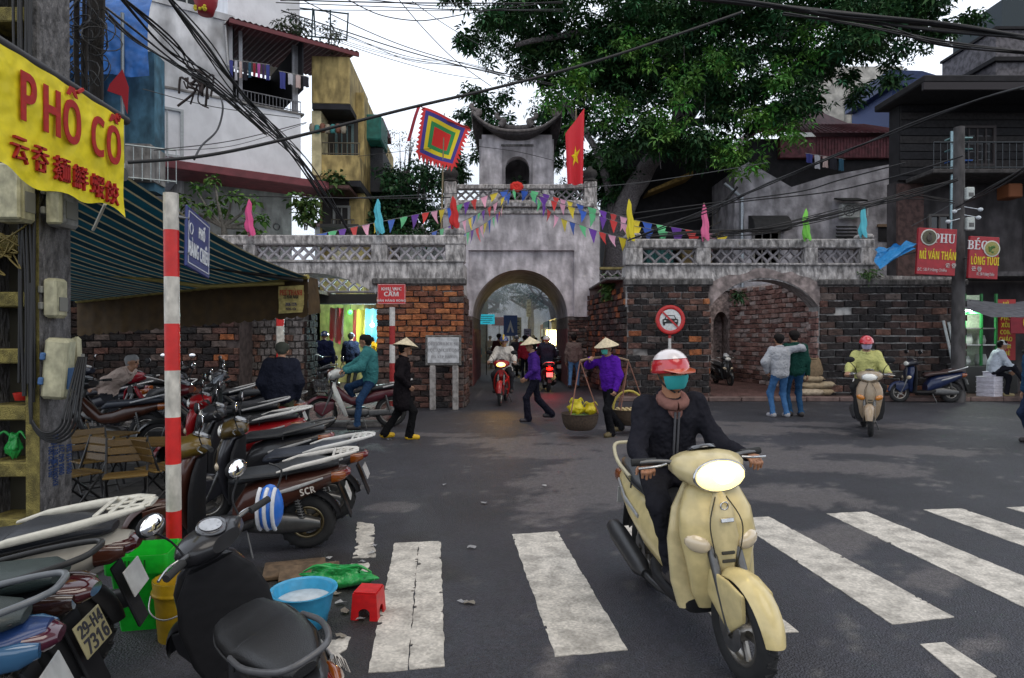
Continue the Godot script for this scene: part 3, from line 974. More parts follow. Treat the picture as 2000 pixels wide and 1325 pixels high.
func leafy(nm: String, lab: String, at: Vector3, r: float, h: float, n: int, c: Color, stems := 4, kind := 2, scl := 1.0, cat := "plant"):
	var o := thing(nm, lab, cat, at)
	var q := MB.new()
	var tips := []
	for i in stems:
		var a := R(0, TAU)
		var tip := V(cos(a) * r * R(0.3, 0.9), h * R(0.6, 1.0), sin(a) * r * R(0.3, 0.9))
		q.tube([V(R(-0.03, 0.03), 0, R(-0.03, 0.03)), tip * 0.5 + V(0, 0.08 * h, 0), tip], [0.016, 0.012, 0.006], 5)
		tips.append(tip)
	part("stem", q, M(L(0.09, 0.07, 0.05), 0.9), o)
	var pts := []
	for i in n:
		var t: Vector3 = tips[i % stems]
		pts.append(t * R(0.35, 1.05) + V(R(-1, 1), R(-0.8, 0.8), R(-1, 1)) * r * 0.42)
	leaves("foliage", o, pts, scl, c, kind)
	return o

# ---------- houses ----------
func house(nm: String, lab: String, at: Vector3, bs := Basis()) -> Node3D: return thing(nm, lab, "building", at, bs)
# box part in the house's own axes
func hb(par: Node3D, nm: String, m: Material, x0: float, x1: float, y0: float, y1: float, z0: float, z1: float, bev := 0.0) -> MeshInstance3D:
	var q := MB.new()
	bx(q, x0, x1, y0, y1, z0, z1, bev)
	return part(nm, q, m, par)
func window(par: Node3D, x: float, y: float, w: float, h: float, z: float, fm: Material, bars := 2):
	var q := MB.new()
	for s in [-1.0, 1.0]:
		bx(q, x + s * w / 2 - 0.04, x + s * w / 2 + 0.04, y, y + h, z - 0.06, z + 0.04)
	bx(q, x - w / 2 + 0.041, x + w / 2 - 0.041, y, y + 0.07, z - 0.06, z + 0.05)
	bx(q, x - w / 2 + 0.041, x + w / 2 - 0.041, y + h - 0.07, y + h, z - 0.06, z + 0.04)
	for i in bars:
		var bxx := x - w / 2 + w * (i + 1) / (bars + 1)
		bx(q, bxx - 0.02, bxx + 0.02, y + 0.071, y + h - 0.071, z - 0.05, z + 0.02)
	var o := part("window", q, fm, par)
	q = MB.new()
	bx(q, x - w / 2 + 0.03, x + w / 2 - 0.03, y + 0.05, y + h - 0.05, z - 0.05, z - 0.03)
	part("pane", q, M(L(0.015, 0.018, 0.022), 0.12), o)
func railing(par: Node3D, a: Vector3, b: Vector3, h: float, m: Material, n: int):
	var q := MB.new()
	q.tube([a + V(0, h, 0), b + V(0, h, 0)], 0.022, 5)
	q.tube([a + V(0, 0.05, 0), b + V(0, 0.05, 0)], 0.018, 5)
	for i in n + 1:
		var p := a.lerp(b, float(i) / n)
		q.tube([p, p + V(0, h, 0)], 0.011, 4)
	part("railing", q, m, par)
func garments(nm: String, a: Vector3, b: Vector3, n: int, lab: String, len_ := 0.55):
	var o := thing(nm, lab, "laundry", a.lerp(b, 0.5) - V(0, len_, 0))
	var q := MB.new()
	q.tube([a, b], 0.012, 5)
	partw("line", q, metal(L(0.4, 0.4, 0.4), 0.5), o)
	var cols := [L(0.30, 0.03, 0.05), L(0.05, 0.06, 0.25), L(0.02, 0.02, 0.03), L(0.45, 0.10, 0.35), L(0.5, 0.5, 0.55), L(0.03, 0.10, 0.16), L(0.06, 0.03, 0.10), L(0.55, 0.42, 0.4)]
	for i in n:
		var p := a.lerp(b, (i + 0.5) / n)
		var w := a.distance_to(b) / n * R(0.28, 0.46)
		var h := len_ * R(0.6, 1.1)
		var d := (b - a).normalized()
		q = MB.new()
		var rows := []
		for r in 5:
			var t := r / 4.0
			var row := []
			for k in 7:
				var s := -1.0 + k / 3.0
				row.append(p + d * s * w * (1.0 - 0.12 * sin(t * 3.0)) + V(0, -t * h - absf(s) * 0.03 * (1 - t), 0) + d.cross(Vector3.UP) * (0.035 * sin(s * 5 + i) * t + 0.012))
			rows.append(row)
		q.grid(rows)
		partw("garment", q, M(cols[(i * 3 + 1) % 8], 0.95, {"back": 0.15}), o)

func left_houses():
	var white := M(L(0.84, 0.85, 0.88), 0.9, {"tex": "blotch", "scale": Vector3(0.25, 0.12, 0.25), "tex2": "stain", "scale2": Vector3(0.22, 0.07, 0.22), "bump": "bump", "bscale": 1.0})
	var wall := M(L(0.82, 0.83, 0.87), 0.9, {"tex": "dust", "scale": Vector3(0.2, 0.1, 0.2), "bump": "bump", "bscale": 1.0})
	var grey := M(L(0.36, 0.345, 0.335), 0.92, {"tex": "blotch", "scale": 0.2, "tex2": "stain", "scale2": Vector3(0.4, 0.1, 0.4), "bump": "bump", "bscale": 1.5})
	var black := M(L(0.02, 0.02, 0.026), 0.9, {"tex": "mottle", "scale": 0.4})
	var redp := M(L(0.19, 0.035, 0.045), 0.6, {"tex": "blotch", "scale": 0.4})
	# white house: own axes, x along its front from the near left corner, z out of the front
	var A := P(300, HOR, 18.0); A.y = 0
	var B := P(588, HOR, 20.4); B.y = 0
	var d := (B - A).normalized()
	var len_ := A.distance_to(B)
	var h := house("white_house", "white stained house with a dark roofed terrace of hanging laundry and red awning strip", A, Basis(d, Vector3.UP, d.cross(Vector3.UP)))
	hb(h, "wall", wall, -0.4, len_, 6.55, 8.68, -6.0, 0)
	hb(h, "lower_wall", grey, 0.9, len_ - 0.02, 0, 6.548, -6.0, -0.9)
	var aw := hb(h, "awning", redp, -0.6, len_ + 0.7, 6.3, 6.54, -0.88, 0.62, 0.02)
	aw.set_meta("label", "long dark red awning strip")
	hb(h, "terrace_floor", grey, -0.4, len_ + 0.1, 8.681, 8.74, -6.0, 0.05)
	hb(h, "stair_block", white, -0.4, 2.15, 8.741, 11.15, -4.0, -0.25)
	hb(h, "parapet", white, -0.45, 2.2, 11.151, 11.35, -4.05, -0.2)
	hb(h, "added_dark_screen", black, 2.16, 2.2, 8.741, 11.0, -3.4, -0.3)  # black screens added at both ends to darken the terrace
	hb(h, "added_dark_screen", black, len_ - 0.04, len_, 9.4, 11.0, -3.4, 0.3)
	hb(h, "back_wall", black, 2.151, len_ + 0.2, 8.741, 10.9, -5.9, -3.4)
	for x in [2.35, 3.95, len_ - 0.1]: hb(h, "post", metal(L(0.3, 0.3, 0.32), 0.5), x - 0.05, x + 0.05, 8.741, 10.9, -0.2, -0.1)
	var q := MB.new()
	for i in 24:
		var x0 := 1.9 + i * 0.165
		q.quad(V(x0, 10.92, 0.55), V(x0 + 0.0825, 10.965, 0.55), V(x0 + 0.0825, 11.42, -3.4), V(x0, 11.375, -3.4))
		q.quad(V(x0 + 0.0825, 10.965, 0.55), V(x0 + 0.165, 10.92, 0.55), V(x0 + 0.165, 11.375, -3.4), V(x0 + 0.0825, 11.42, -3.4))
	bx(q, 1.9, 5.86, 10.78, 10.90, 0.5, 0.56)
	part("roof", q, redp, h)
	hb(h, "upper_block", wall, 2.3, 4.6, 11.45, 14.2, -4.5, -1.6)
	hb(h, "upper_window", black, 0.5, 1.1, 11.4, 12.1, -2.2, -1.6)
	window(h, 1.0, 11.45, 0.9, 0.9, -0.9, plain(L(0.5, 0.52, 0.5)), 1)
	railing(h, V(2.2, 8.74, 0.0), V(len_, 8.74, 0.0), 0.35, metal(L(0.25, 0.25, 0.27), 0.5), 18)
	q = MB.new()
	for i in 4:
		q.torus(V(3.62, 5.2 - i * 0.42, -0.88), Basis(), 0.1, 0.015, 12, 5)
	part("number_marks", q, M(L(0.08, 0.08, 0.08), 0.8), h)
	# drain pipe and cable entry
	q = MB.new()
	q.tube([V(1.95, 11.1, -0.2), V(2.0, 9.8, -0.15), V(2.6, 9.7, -0.1)], 0.05, 6)
	part("drain_pipe", q, metal(L(0.5, 0.5, 0.5), 0.6), h)
	window(h, 0.35, 6.75, 0.75, 1.4, 0.02, plain(L(0.45, 0.48, 0.5)), 1)
	garments("laundry_line", P(448, 118, 18.9), P(528, 128, 19.6), 9, "row of dark and pink clothes drying on the white house terrace", 0.55)
	garments("laundry_line", P(545, 140, 19.7), P(605, 152, 20.2), 4, "few pale towels and a red shirt drying at the terrace's right end", 0.5)
	# potted greenery beside the lower wall
	leafy("potted_shrub", "small green shrub in an orange pot at the right of the lower grey wall", P(597, 450, 19.0), 0.45, 1.2, 90, L(0.05, 0.11, 0.03), 5, 2, 0.9)
	# yellow house with stacked balconies, seen along its front
	var C := P(612, HOR, 21.0); C.y = 0
	var yel := M(L(0.62, 0.47, 0.19), 0.85, {"tex": "blotch", "scale": 0.25, "tex2": "stain", "scale2": Vector3(0.3, 0.1, 0.3)})
	var y := house("yellow_house", "yellow narrow house with stacked overhanging balconies beside the sky", C, yaw(0.06))
	hb(y, "wall", yel, 0.0, 1.5, 0, 10.0, -9.0, -0.9)
	hb(y, "balcony", yel, 0.0, 1.22, 9.2, 10.75, -3.5, 0.2, 0.03)
	hb(y, "slab", black, 0.02, 1.25, 9.02, 9.198, -6.0, 0.22)
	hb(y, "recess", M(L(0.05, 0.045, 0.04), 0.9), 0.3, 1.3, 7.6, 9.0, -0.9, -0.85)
	hb(y, "side_fin", M(L(0.7, 0.62, 0.38), 0.85, {"tex": "mottle", "scale": 0.3}), -0.02, 0.28, 6.9, 9.0, -0.9, 0.1)
	hb(y, "balcony", yel, 0.1, 1.5, 6.75, 7.6, -4.0, 0.0, 0.02)
	hb(y, "slab", black, 0.0, 1.55, 6.55, 6.748, -6.0, 0.1)
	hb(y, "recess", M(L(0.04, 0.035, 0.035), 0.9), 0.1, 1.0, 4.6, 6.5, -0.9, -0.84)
	hb(y, "balcony", M(L(0.45, 0.36, 0.24), 0.85, {"tex": "stain", "scale": 0.4}), 0.55, 1.3, 3.9, 5.0, -3.0, -0.1, 0.02)
	hb(y, "canopy", M(L(0.09, 0.04, 0.035), 0.8, {"tex": "stain", "scale": 0.5}), -0.1, 1.3, 6.35, 6.45, -0.84, 0.7)
	hb(y, "canopy", M(L(0.03, 0.03, 0.03), 0.8), 0.4, 1.6, 5.1, 5.2, -0.84, 0.8)
	var tb := hb(y, "green_box", M(L(0.02, 0.17, 0.14), 0.7, {"tex": "blotch", "scale": 0.5}), 1.28, 2.0, 8.55, 9.45, -3.2, -1.4, 0.05)
	tb.set_meta("label", "green tarpaulin cage on the top balcony")
	hb(y, "cage", M(L(0.05, 0.05, 0.06), 0.8, {"tex": "stain", "scale": 2.0}), 1.49, 1.95, 6.9, 8.5, -4.5, -2.2)
	hb(y, "cage", M(L(0.12, 0.09, 0.06), 0.8, {"tex": "stain", "scale": 1.5}), 1.49, 1.85, 4.6, 6.3, -5.0, -2.4)
	hb(y, "roof_box", M(L(0.13, 0.03, 0.05), 0.8), 1.2, 1.85, 9.6, 9.85, -5.5, -3.0)
	for k in 4:
		window(y, 0.75, 5.2, 0.5, 0.9, -0.82, plain(L(0.3, 0.3, 0.28)), 1) if k == 0 else null
	window(y, 0.85, 7.75, 0.55, 1.15, -0.83, plain(L(0.10, 0.16, 0.16)), 2)
	railing(y, V(0.1, 7.6, -0.02), V(1.5, 7.6, -0.02), 0.4, metal(L(0.2, 0.18, 0.14), 0.6), 10)
	railing(y, V(0.56, 5.0, -0.12), V(1.3, 5.0, -0.12), 0.5, metal(L(0.2, 0.18, 0.14), 0.6), 7)
	var jars := thing("balcony_pots", "row of dusty jars and pots along the yellow house's middle balcony rail", "pots", P(640, 262, 20.9))
	for i in 7:
		q = MB.new()
		q.lathe([[0.001, 0], [0.07, 0], [0.1, 0.12], [0.08, 0.25], [0.05, 0.28]], 9, V(-0.5 + 0.17 * i, R(0, 0.05), 0))
		part("pot", q, M([L(0.3, 0.26, 0.2), L(0.05, 0.25, 0.25), L(0.2, 0.08, 0.05)][i % 3], 0.7), jars)
	leafy("balcony_plant", "green balcony plant on the lowest yellow balcony", P(652, 375, 20.6), 0.35, 0.6, 60, L(0.05, 0.12, 0.04), 4)
	# steel billboard frame on the roofs
	var fr := thing("billboard_frame", "empty dark steel billboard frame standing against the sky on the roofs", "frame", P(640, 110, 22.0))
	q = MB.new()
	for e in [[[553, 14], [681, 29]], [[598, 72], [679, 80]], [[582, 14], [585, 70]], [[612, 18], [609, 105]], [[646, 22], [647, 78]], [[681, 27], [678, 80]], [[626, 76], [626, 110]], [[614, 20], [617, 74]]]:
		q.tube([P(e[0][0], e[0][1], 22.0), P(e[1][0], e[1][1], 22.0)], 0.028, 5)
	partw("tubes", q, metal(L(0.03, 0.06, 0.07), 0.6), fr)
	leafy("roof_weed", "thin weed growing on the yellow house roof under the billboard frame", P(650, 108, 21.2), 0.3, 0.9, 40, L(0.05, 0.08, 0.04), 4, 3, 0.6)
	leafy("roof_weed", "dark creeper at the foot of the billboard frame above the red terrace roof", P(580, 72, 20.8), 0.6, 0.6, 70, L(0.03, 0.06, 0.03), 5, 3, 0.7)
	# blue tarpaulin house at the far left
	var T0 := P(196, HOR, 15.5); T0.y = 0
	var t := house("blue_house", "house front covered by a bright blue tarpaulin above small tin canopies", T0, yaw(0.12))
	var blue := M(L(0.02, 0.15, 0.52), 0.55, {"tex": "blotch", "scale": 0.4, "bump": "fold", "bscale": 4.0})
	hb(t, "wall", M(L(0.10, 0.24, 0.34), 0.85, {"tex": "blotch", "scale": 0.3, "tex2": "stain", "scale2": Vector3(0.3, 0.1, 0.3)}), -1.6, 1.25, 5.2, 8.6, -0.6, 0)
	hb(t, "lower_wall", M(L(0.22, 0.21, 0.2), 0.9, {"tex": "stain", "scale": 0.4}), -1.6, 0.9, 0, 5.198, -0.6, -0.1)
	q = MB.new()
	var rows := []
	for r in 7:
		var a := r / 6.0
		var row := []
		for k in 9:
			var s := k / 8.0
			row.append(V(-1.7 + s * (3.0 + 0.25 * a), 9.9 - 2.3 * a + 0.5 * sin(a * PI) * 0.6, 0.1 + 0.9 * sin(a * PI / 2)) + V(0, 0.03 * sin(s * 20 + r), 0))
		rows.append(row)
	q.grid(rows)
	part("tarpaulin", q, blue, t)
	q = MB.new()
	q.prism(PackedVector2Array([Vector2(0.35, 5.3), Vector2(1.9, 4.55), Vector2(1.9, 4.62), Vector2(0.35, 5.42)]), -1.2, 0.9)
	part("tin_canopy", q, M(L(0.10, 0.09, 0.09), 0.7, {"tex": "stain", "scale": 0.6}), t)
	hb(t, "parapet", grey, 0.3, 1.3, 5.4, 6.25, -0.5, 0.35)
	railing(t, V(0.9, 5.3, 0.75), V(1.9, 5.3, 0.4), 0.8, metal(L(0.5, 0.55, 0.55), 0.5), 6)
	q = MB.new()
	q.tube([V(1.0, 5.6, 1.05), V(1.0, 9.0, 1.05)], 0.04, 6)
	part("pole", q, metal(L(0.25, 0.28, 0.3), 0.5), t)
	q = MB.new()
	q.prism(PackedVector2Array([Vector2(0.75, 7.35), Vector2(1.02, 7.7), Vector2(1.15, 7.3), Vector2(1.12, 6.7), Vector2(1.0, 7.1), Vector2(0.7, 7.2)]), 1.09, 1.11)
	part("red_flag", q, M(L(0.3, 0.01, 0.02), 0.85, {"back": 0.2}), t)
	window(t, -0.2, 3.6, 0.9, 1.3, -0.05, plain(L(0.3, 0.33, 0.33)), 3)
	hb(t, "awning", redp, 0.9, 2.4, 3.9, 4.1, -1.5, 0.5)
	# dark building mass behind the poles, top left
	var k0 := house("dark_shopfront", "dark narrow house front behind the cable poles at the top left", V(-11.3, 0, -11.0))
	hb(k0, "wall", M(L(0.05, 0.045, 0.04), 0.9, {"tex": "stain", "scale": 0.4}), -2.0, 1.4, 0, 11, -3, 0)
	window(k0, 0.3, 5.2, 1.0, 1.4, 0.05, plain(L(0.2, 0.2, 0.18)), 3)
	hb(k0, "sign_frame", M(L(0.35, 0.25, 0.03), 0.7), -1.4, -0.3, 6.9, 7.0, 0.0, 0.25)
	# gold and red urn on the white house parapet
	var ur := thing("roof_shrine", "small red roof shrine with yellow flowers on the white house parapet", "shrine", P(403, 30, 17.6))
	q = MB.new()
	q.lathe([[0.001, 0], [0.2, 0], [0.24, 0.15], [0.3, 0.3], [0.32, 0.5], [0.001, 0.5]], 10)
	part("bowl", q, M(L(0.3, 0.01, 0.02), 0.6), ur)
	q = MB.new()
	for i in 8: q.ball(V(R(-0.2, 0.2), 0.02 + R(0, 0.1), 0.22), V(0.05, 0.05, 0.05), 6)
	part("flowers", q, M(L(0.5, 0.4, 0.02), 0.8), ur)

func right_houses():
	var grey := M(L(0.52, 0.50, 0.54), 0.92, {"tex": "blotch", "scale": 0.2, "tex2": "stain", "scale2": Vector3(0.16, 0.06, 0.16), "bump": "bump", "bscale": 1.5})
	var dark := M(L(0.045, 0.04, 0.042), 0.92, {"tex": "stain", "scale": 0.3})
	var black := M(L(0.016, 0.015, 0.018), 0.92, {"tex": "mottle", "scale": 0.5})
	var tin := M(L(0.15, 0.04, 0.05), 0.7, {"tex": "stain", "scale": 0.4})
	var Z := 23.0
	var s := Z / F
	var g := house("grey_house", "big blank grey house wall with a dark red tin roof behind the right parapet", V(440 * s, 0, -Z))
	var w := 352 * s
	var q := MB.new()
	q.prism(PackedVector2Array([Vector2(-0.1, 2.0), Vector2(w, 2.0), Vector2(w, 8.0), Vector2(w * 0.5, 7.4), Vector2(w * 0.3, 7.0), Vector2(0.4, 7.9), Vector2(-0.1, 7.6)]), -6.0, 0.0)
	part("wall", q, grey, g)
	hb(g, "attic", black, 0.6, w - 0.05, 7.0, 8.85, -6.0, -0.4)
	hb(g, "attic_band", tin, 1.6, w + 0.15, 8.1, 8.85, -0.39, -0.15)
	q = MB.new()
	var rf := [V(0.6, 8.86, 0.3), V(w + 0.25, 8.86, 0.3), V(w - 1.6, 9.9, -1.8), V(3.6, 10.75, -2.4), V(2.1, 10.75, -2.4), V(0.6, 8.86, -5.0)]
	q.quad(rf[0], rf[1], rf[2], rf[3]); q.tri(rf[0], rf[3], rf[4]); q.tri(rf[0], rf[4], rf[5]); q.quad(rf[1], V(w + 0.25, 8.86, -5), V(w - 1.6, 9.9, -4.0), rf[2])
	q.quad(rf[3], rf[2], V(w - 1.6, 9.9, -4.0), V(3.6, 10.75, -3.6))
	for i in 26:
		var x := 0.9 + i * 0.21
		q.tube([V(x, 8.88, 0.3), V(lerpf(x, 3.0, 0.4), 9.5, -0.75)], 0.02, 4, false)
	part("roof", q, tin, g)
	q = MB.new()
	for i in 30: bx(q, 2.9 + i * 0.11, 2.93 + i * 0.11, 8.12, 8.83, -0.149, -0.12)
	part("roof_ribs", q, tin, g).set_meta("kind", "stuff")
	# window with black awning
	var wx := 57 * s
	hb(g, "dark_window", black, wx - 0.5, wx + 0.42, 3.9, 5.6, 0.001, 0.05)
	window(g, wx - 0.04, 3.9, 0.92, 1.5, 0.08, plain(L(0.16, 0.15, 0.14)), 2)
	q = MB.new()
	q.t = Transform3D(Basis(V(0, 0, 1), V(0, 1, 0), V(-1, 0, 0)), V(wx, 5.4, 0.0))
	q.prism(PackedVector2Array([Vector2(0.0, 0.0), Vector2(0.62, 0.0), Vector2(0.6, 0.16), Vector2(0.5, 0.34), Vector2(0.34, 0.47), Vector2(0.15, 0.55), Vector2(0.0, 0.57)]), -0.66, 0.66)
	part("window_canopy", q, M(L(0.03, 0.03, 0.032), 0.85, {"tex": "mottle", "scale": 1.0}), g)
	hb(g, "small_vent", black, 290 * s - 0.28, 290 * s + 0.28, 5.05, 5.55, 0.001, 0.03)
	hb(g, "vent_lintel", plain(L(0.2, 0.13, 0.08)), 290 * s - 0.33, 290 * s + 0.33, 5.56, 5.66, 0.001, 0.08)
	q = MB.new()
	for e in [[V(3.75, 5.2, 0.08), V(4.6, 4.7, 0.1)], [V(5.9, 4.6, 0.1), V(6.3, 5.6, 0.1)]]: q.tube(e, 0.03, 5)
	part("stay_bar", q, metal(L(0.1, 0.1, 0.1), 0.6), g)
	q = MB.new()
	q.tube([V(0.15, 3.0, 0.09), V(0.12, 6.6, 0.09), V(-0.5, 7.1, 0.09)], 0.07, 7)
	part("drain_pipe", q, metal(L(0.42, 0.46, 0.5), 0.5), g)
	var ac := thing("air_conditioner", "white wall mounted air conditioner under a black hood on the grey house", "air conditioner", P(1658, 430, Z - 0.3))
	q = MB.new(); q.box(V(0, 0.3, 0), V(0.62, 0.52, 0.3), Basis(), 0.03)
	part("case", q, plastic(L(0.5, 0.52, 0.5)), ac)
	q = MB.new(); q.torus(V(-0.08, 0.3, 0.155), Basis(), 0.19, 0.015, 16, 5)
	for i in 6: q.box(V(-0.08, 0.3, 0.155), V(0.37, 0.008, 0.01), Basis(Vector3.BACK, PI * i / 6))
	part("fan_grille", q, plastic(L(0.05, 0.05, 0.05)), ac)
	q = MB.new(); q.box(V(0, 0.7, 0.1), V(0.85, 0.06, 0.7), Basis(Vector3.RIGHT, 0.3), 0.01)
	for i in 6: q.box(V(-0.1, -0.25 - 0.12 * i, 0.02), V(0.7, 0.03, 0.12), Basis(Vector3.RIGHT, 0.5))
	part("hood", q, M(L(0.015, 0.016, 0.016), 0.95, {"tex": "mottle", "scale": 1.0}), ac)
	q = MB.new(); q.tube([V(0.3, 0.1, 0.2), V(0.5, 0.1, 0.3), V(0.55, 0.4, 0.2), V(0.3, 0.5, 0.2)], 0.02, 5)
	part("bracket", q, metal(L(0.6, 0.6, 0.6), 0.5), ac)
	garments("laundry_line", P(1572, 300, Z - 0.1), P(1650, 312, Z - 0.1), 5, "purple and white washing hung under the grey house's red tin attic", 0.5)
	# dim balconies between the tree and the grey house
	var m := house("balcony_house", "dim old house with ochre and green balconies behind the pink pennant", V(6.2, 0, -25.0))
	hb(m, "wall", black, -2.2, 2.6, 0, 9.5, -4, -0.6)
	var och := M(L(0.19, 0.13, 0.05), 0.85, {"tex": "stain", "scale": 0.4})
	hb(m, "balcony", och, 0.35, 1.5, 4.2, 5.2, -0.55, 0.4, 0.02)
	q = MB.new()
	q.prism(PackedVector2Array([Vector2(1.2, 5.3), Vector2(2.75, 6.0), Vector2(2.75, 6.08), Vector2(1.2, 5.4)]), -0.5, 0.9)
	part("stair_roof", q, M(L(0.27, 0.2, 0.13), 0.8, {"tex": "stain", "scale": 0.6}), m)
	railing(m, V(1.3, 5.75, 0.5), V(2.5, 6.3, 0.5), 0.75, metal(L(0.3, 0.27, 0.22), 0.6), 7)
	hb(m, "balcony", M(L(0.03, 0.13, 0.12), 0.8, {"tex": "stain", "scale": 0.6}), -1.0, 0.0, 4.4, 5.4, -0.55, 0.3, 0.02)
	q = MB.new()
	for i in 8: q.box(V(-0.95 + i * 0.13, 4.9, 0.33), V(0.035, 0.9, 0.03), Basis(Vector3.BACK, 0.1))
	part("balcony_slats", q, M(L(0.02, 0.1, 0.1), 0.7), m)
	q = MB.new()
	q.prism(PackedVector2Array([Vector2(-1.0, 7.1), Vector2(0.7, 7.75), Vector2(0.7, 7.95), Vector2(-1.0, 7.2)]), -0.5, 0.6)
	part("tin_canopy", q, M(L(0.3, 0.19, 0.05), 0.8, {"tex": "stain", "scale": 0.6}), m)
	hb(m, "column", plain(L(0.3, 0.2, 0.15)), 2.35, 2.5, 3, 6.4, 0.2, 0.4)
	# dark house at the right edge
	var D := 18.6
	var dk := house("dark_house", "dark timber and concrete house with a deep black eave at the right edge", V(775 * D / F, 0, -D))
	hb(dk, "wall", M(L(0.07, 0.062, 0.066), 0.92, {"tex": "blotch", "scale": 0.25, "tex2": "stain", "scale2": Vector3(0.2, 0.07, 0.2)}), 0.0, 7, 0, 6.3, -1.1, -0.6)
	hb(dk, "upper_wall", black, 0.0, 7, 6.301, 8.7, -1.0, -0.5)
	hb(dk, "eave", black, -0.35, 7, 8.55, 8.75, -1.2, 1.2, 0.03)
	hb(dk, "eave_board", M(L(0.03, 0.026, 0.03), 0.85), -0.35, 7, 8.35, 8.549, 1.1, 1.2)
	hb(dk, "brown_strip", M(L(0.09, 0.05, 0.045), 0.9, {"tex": "stain", "scale": 0.5}), -0.02, 0.75, 2.6, 6.2, -0.59, -0.5)
	for x in [[0.82, 4.6, 7.4], [3.05, 4.9, 7.8], [3.45, 2.0, 6.5]]:
		q = MB.new(); q.tube([V(x[0], x[1], 0.6), V(x[0], x[2], 0.6)], 0.045, 7)
		part("pipe", q, metal(L(0.30, 0.42, 0.46), 0.5), dk)
	for i in 4:
		q = MB.new(); q.box(V(1.15, 7.25 - i * 0.32, 0.4), V(0.6, 0.035, 0.3))
		part("shelf", q, M([L(0.25, 0.4, 0.4), L(0.1, 0.2, 0.2), L(0.02, 0.08, 0.3), L(0.1, 0.3, 0.1)][i], 0.7), dk)
	hb(dk, "box", M(L(0.16, 0.05, 0.015), 0.8), 2.6, 3.0, 5.6, 6.0, -0.1, 0.4, 0.03)
	hb(dk, "canopy", M(L(0.075, 0.07, 0.075), 0.85, {"tex": "stain", "scale": 0.6}), 0.9, 6, 3.3, 3.42, -0.5, 1.1)
	window(dk, 2.3, 6.7, 1.0, 1.2, -0.45, M(L(0.06, 0.05, 0.05), 0.8), 3)
	for i in 9: hb(dk, "wall_board", M([L(0.022, 0.02, 0.022), L(0.03, 0.026, 0.026), L(0.016, 0.015, 0.018)][i % 3], 0.85, {"tex": "stain", "scale": 0.8}), 0.02 + R(0, 0.02), 6.9, 6.45 + 0.235 * i, 6.66 + 0.235 * i, -0.499, -0.47 + R(0, 0.012), 0.008)
	hb(dk, "balcony_slab", M(L(0.06, 0.055, 0.055), 0.9, {"tex": "stain", "scale": 0.5}), 0.2, 6.9, 6.2, 6.32, -0.5, 0.75, 0.02)
	railing(dk, V(0.25, 6.32, 0.7), V(6.8, 6.32, 0.7), 0.75, metal(L(0.10, 0.11, 0.12), 0.6), 34)
	window(dk, 1.4, 4.0, 0.9, 1.3, -0.55, M(L(0.10, 0.09, 0.085), 0.8), 2)
	window(dk, 4.4, 3.9, 1.1, 1.4, -0.55, M(L(0.08, 0.09, 0.09), 0.8), 3)
	# block that shows above it
	var tb := house("roof_block", "weathered concrete stair block at the far top right behind the cables", P(1985, 175, 24.0))
	hb(tb, "wall", M(L(0.16, 0.15, 0.165), 0.9, {"tex": "stain", "scale": 0.4}), -0.8, 2.5, -1, 2.3, -3, 0)
	hb(tb, "upper_wall", M(L(0.035, 0.05, 0.06), 0.8), -0.35, 2.5, 2.301, 3.5, -3, -0.3)
	hb(tb, "slab", black, -0.95, 2.6, 1.0, 1.15, -3.0, 0.15)
	hb(tb, "slab", black, -0.9, 2.6, 2.2, 2.298, -3.0, 0.1)
	var bt := house("blue_roof_shed", "small shed with a bright blue tin roof above the dark eave", P(1790, 180, 25.5))
	hb(bt, "wall", M(L(0.015, 0.05, 0.2), 0.6), -1.0, 1.5, -1.5, 0.1, -3, 0)
	q = MB.new()
	q.prism(PackedVector2Array([Vector2(-1.3, 0.75), Vector2(0.0, 0.7), Vector2(1.6, 0.22), Vector2(1.6, 0.12), Vector2(-1.3, 0.12)]), -3, 0.3)
	part("roof", q, M(L(0.015, 0.05, 0.19), 0.55, {"tex": "blotch", "scale": 0.5}), bt)
	var pw := house("pale_house", "pale cream house far behind the big tree's hanging leaves", P(1690, 260, 31.0))
	hb(pw, "wall", M(L(0.62, 0.6, 0.55), 0.9, {"tex": "blotch", "scale": 0.3}), -2.5, 1.8, -6, 3.2, -3, 0)
	window(pw, -0.5, 0.2, 1.0, 1.4, 0.02, plain(L(0.3, 0.3, 0.28)), 2)

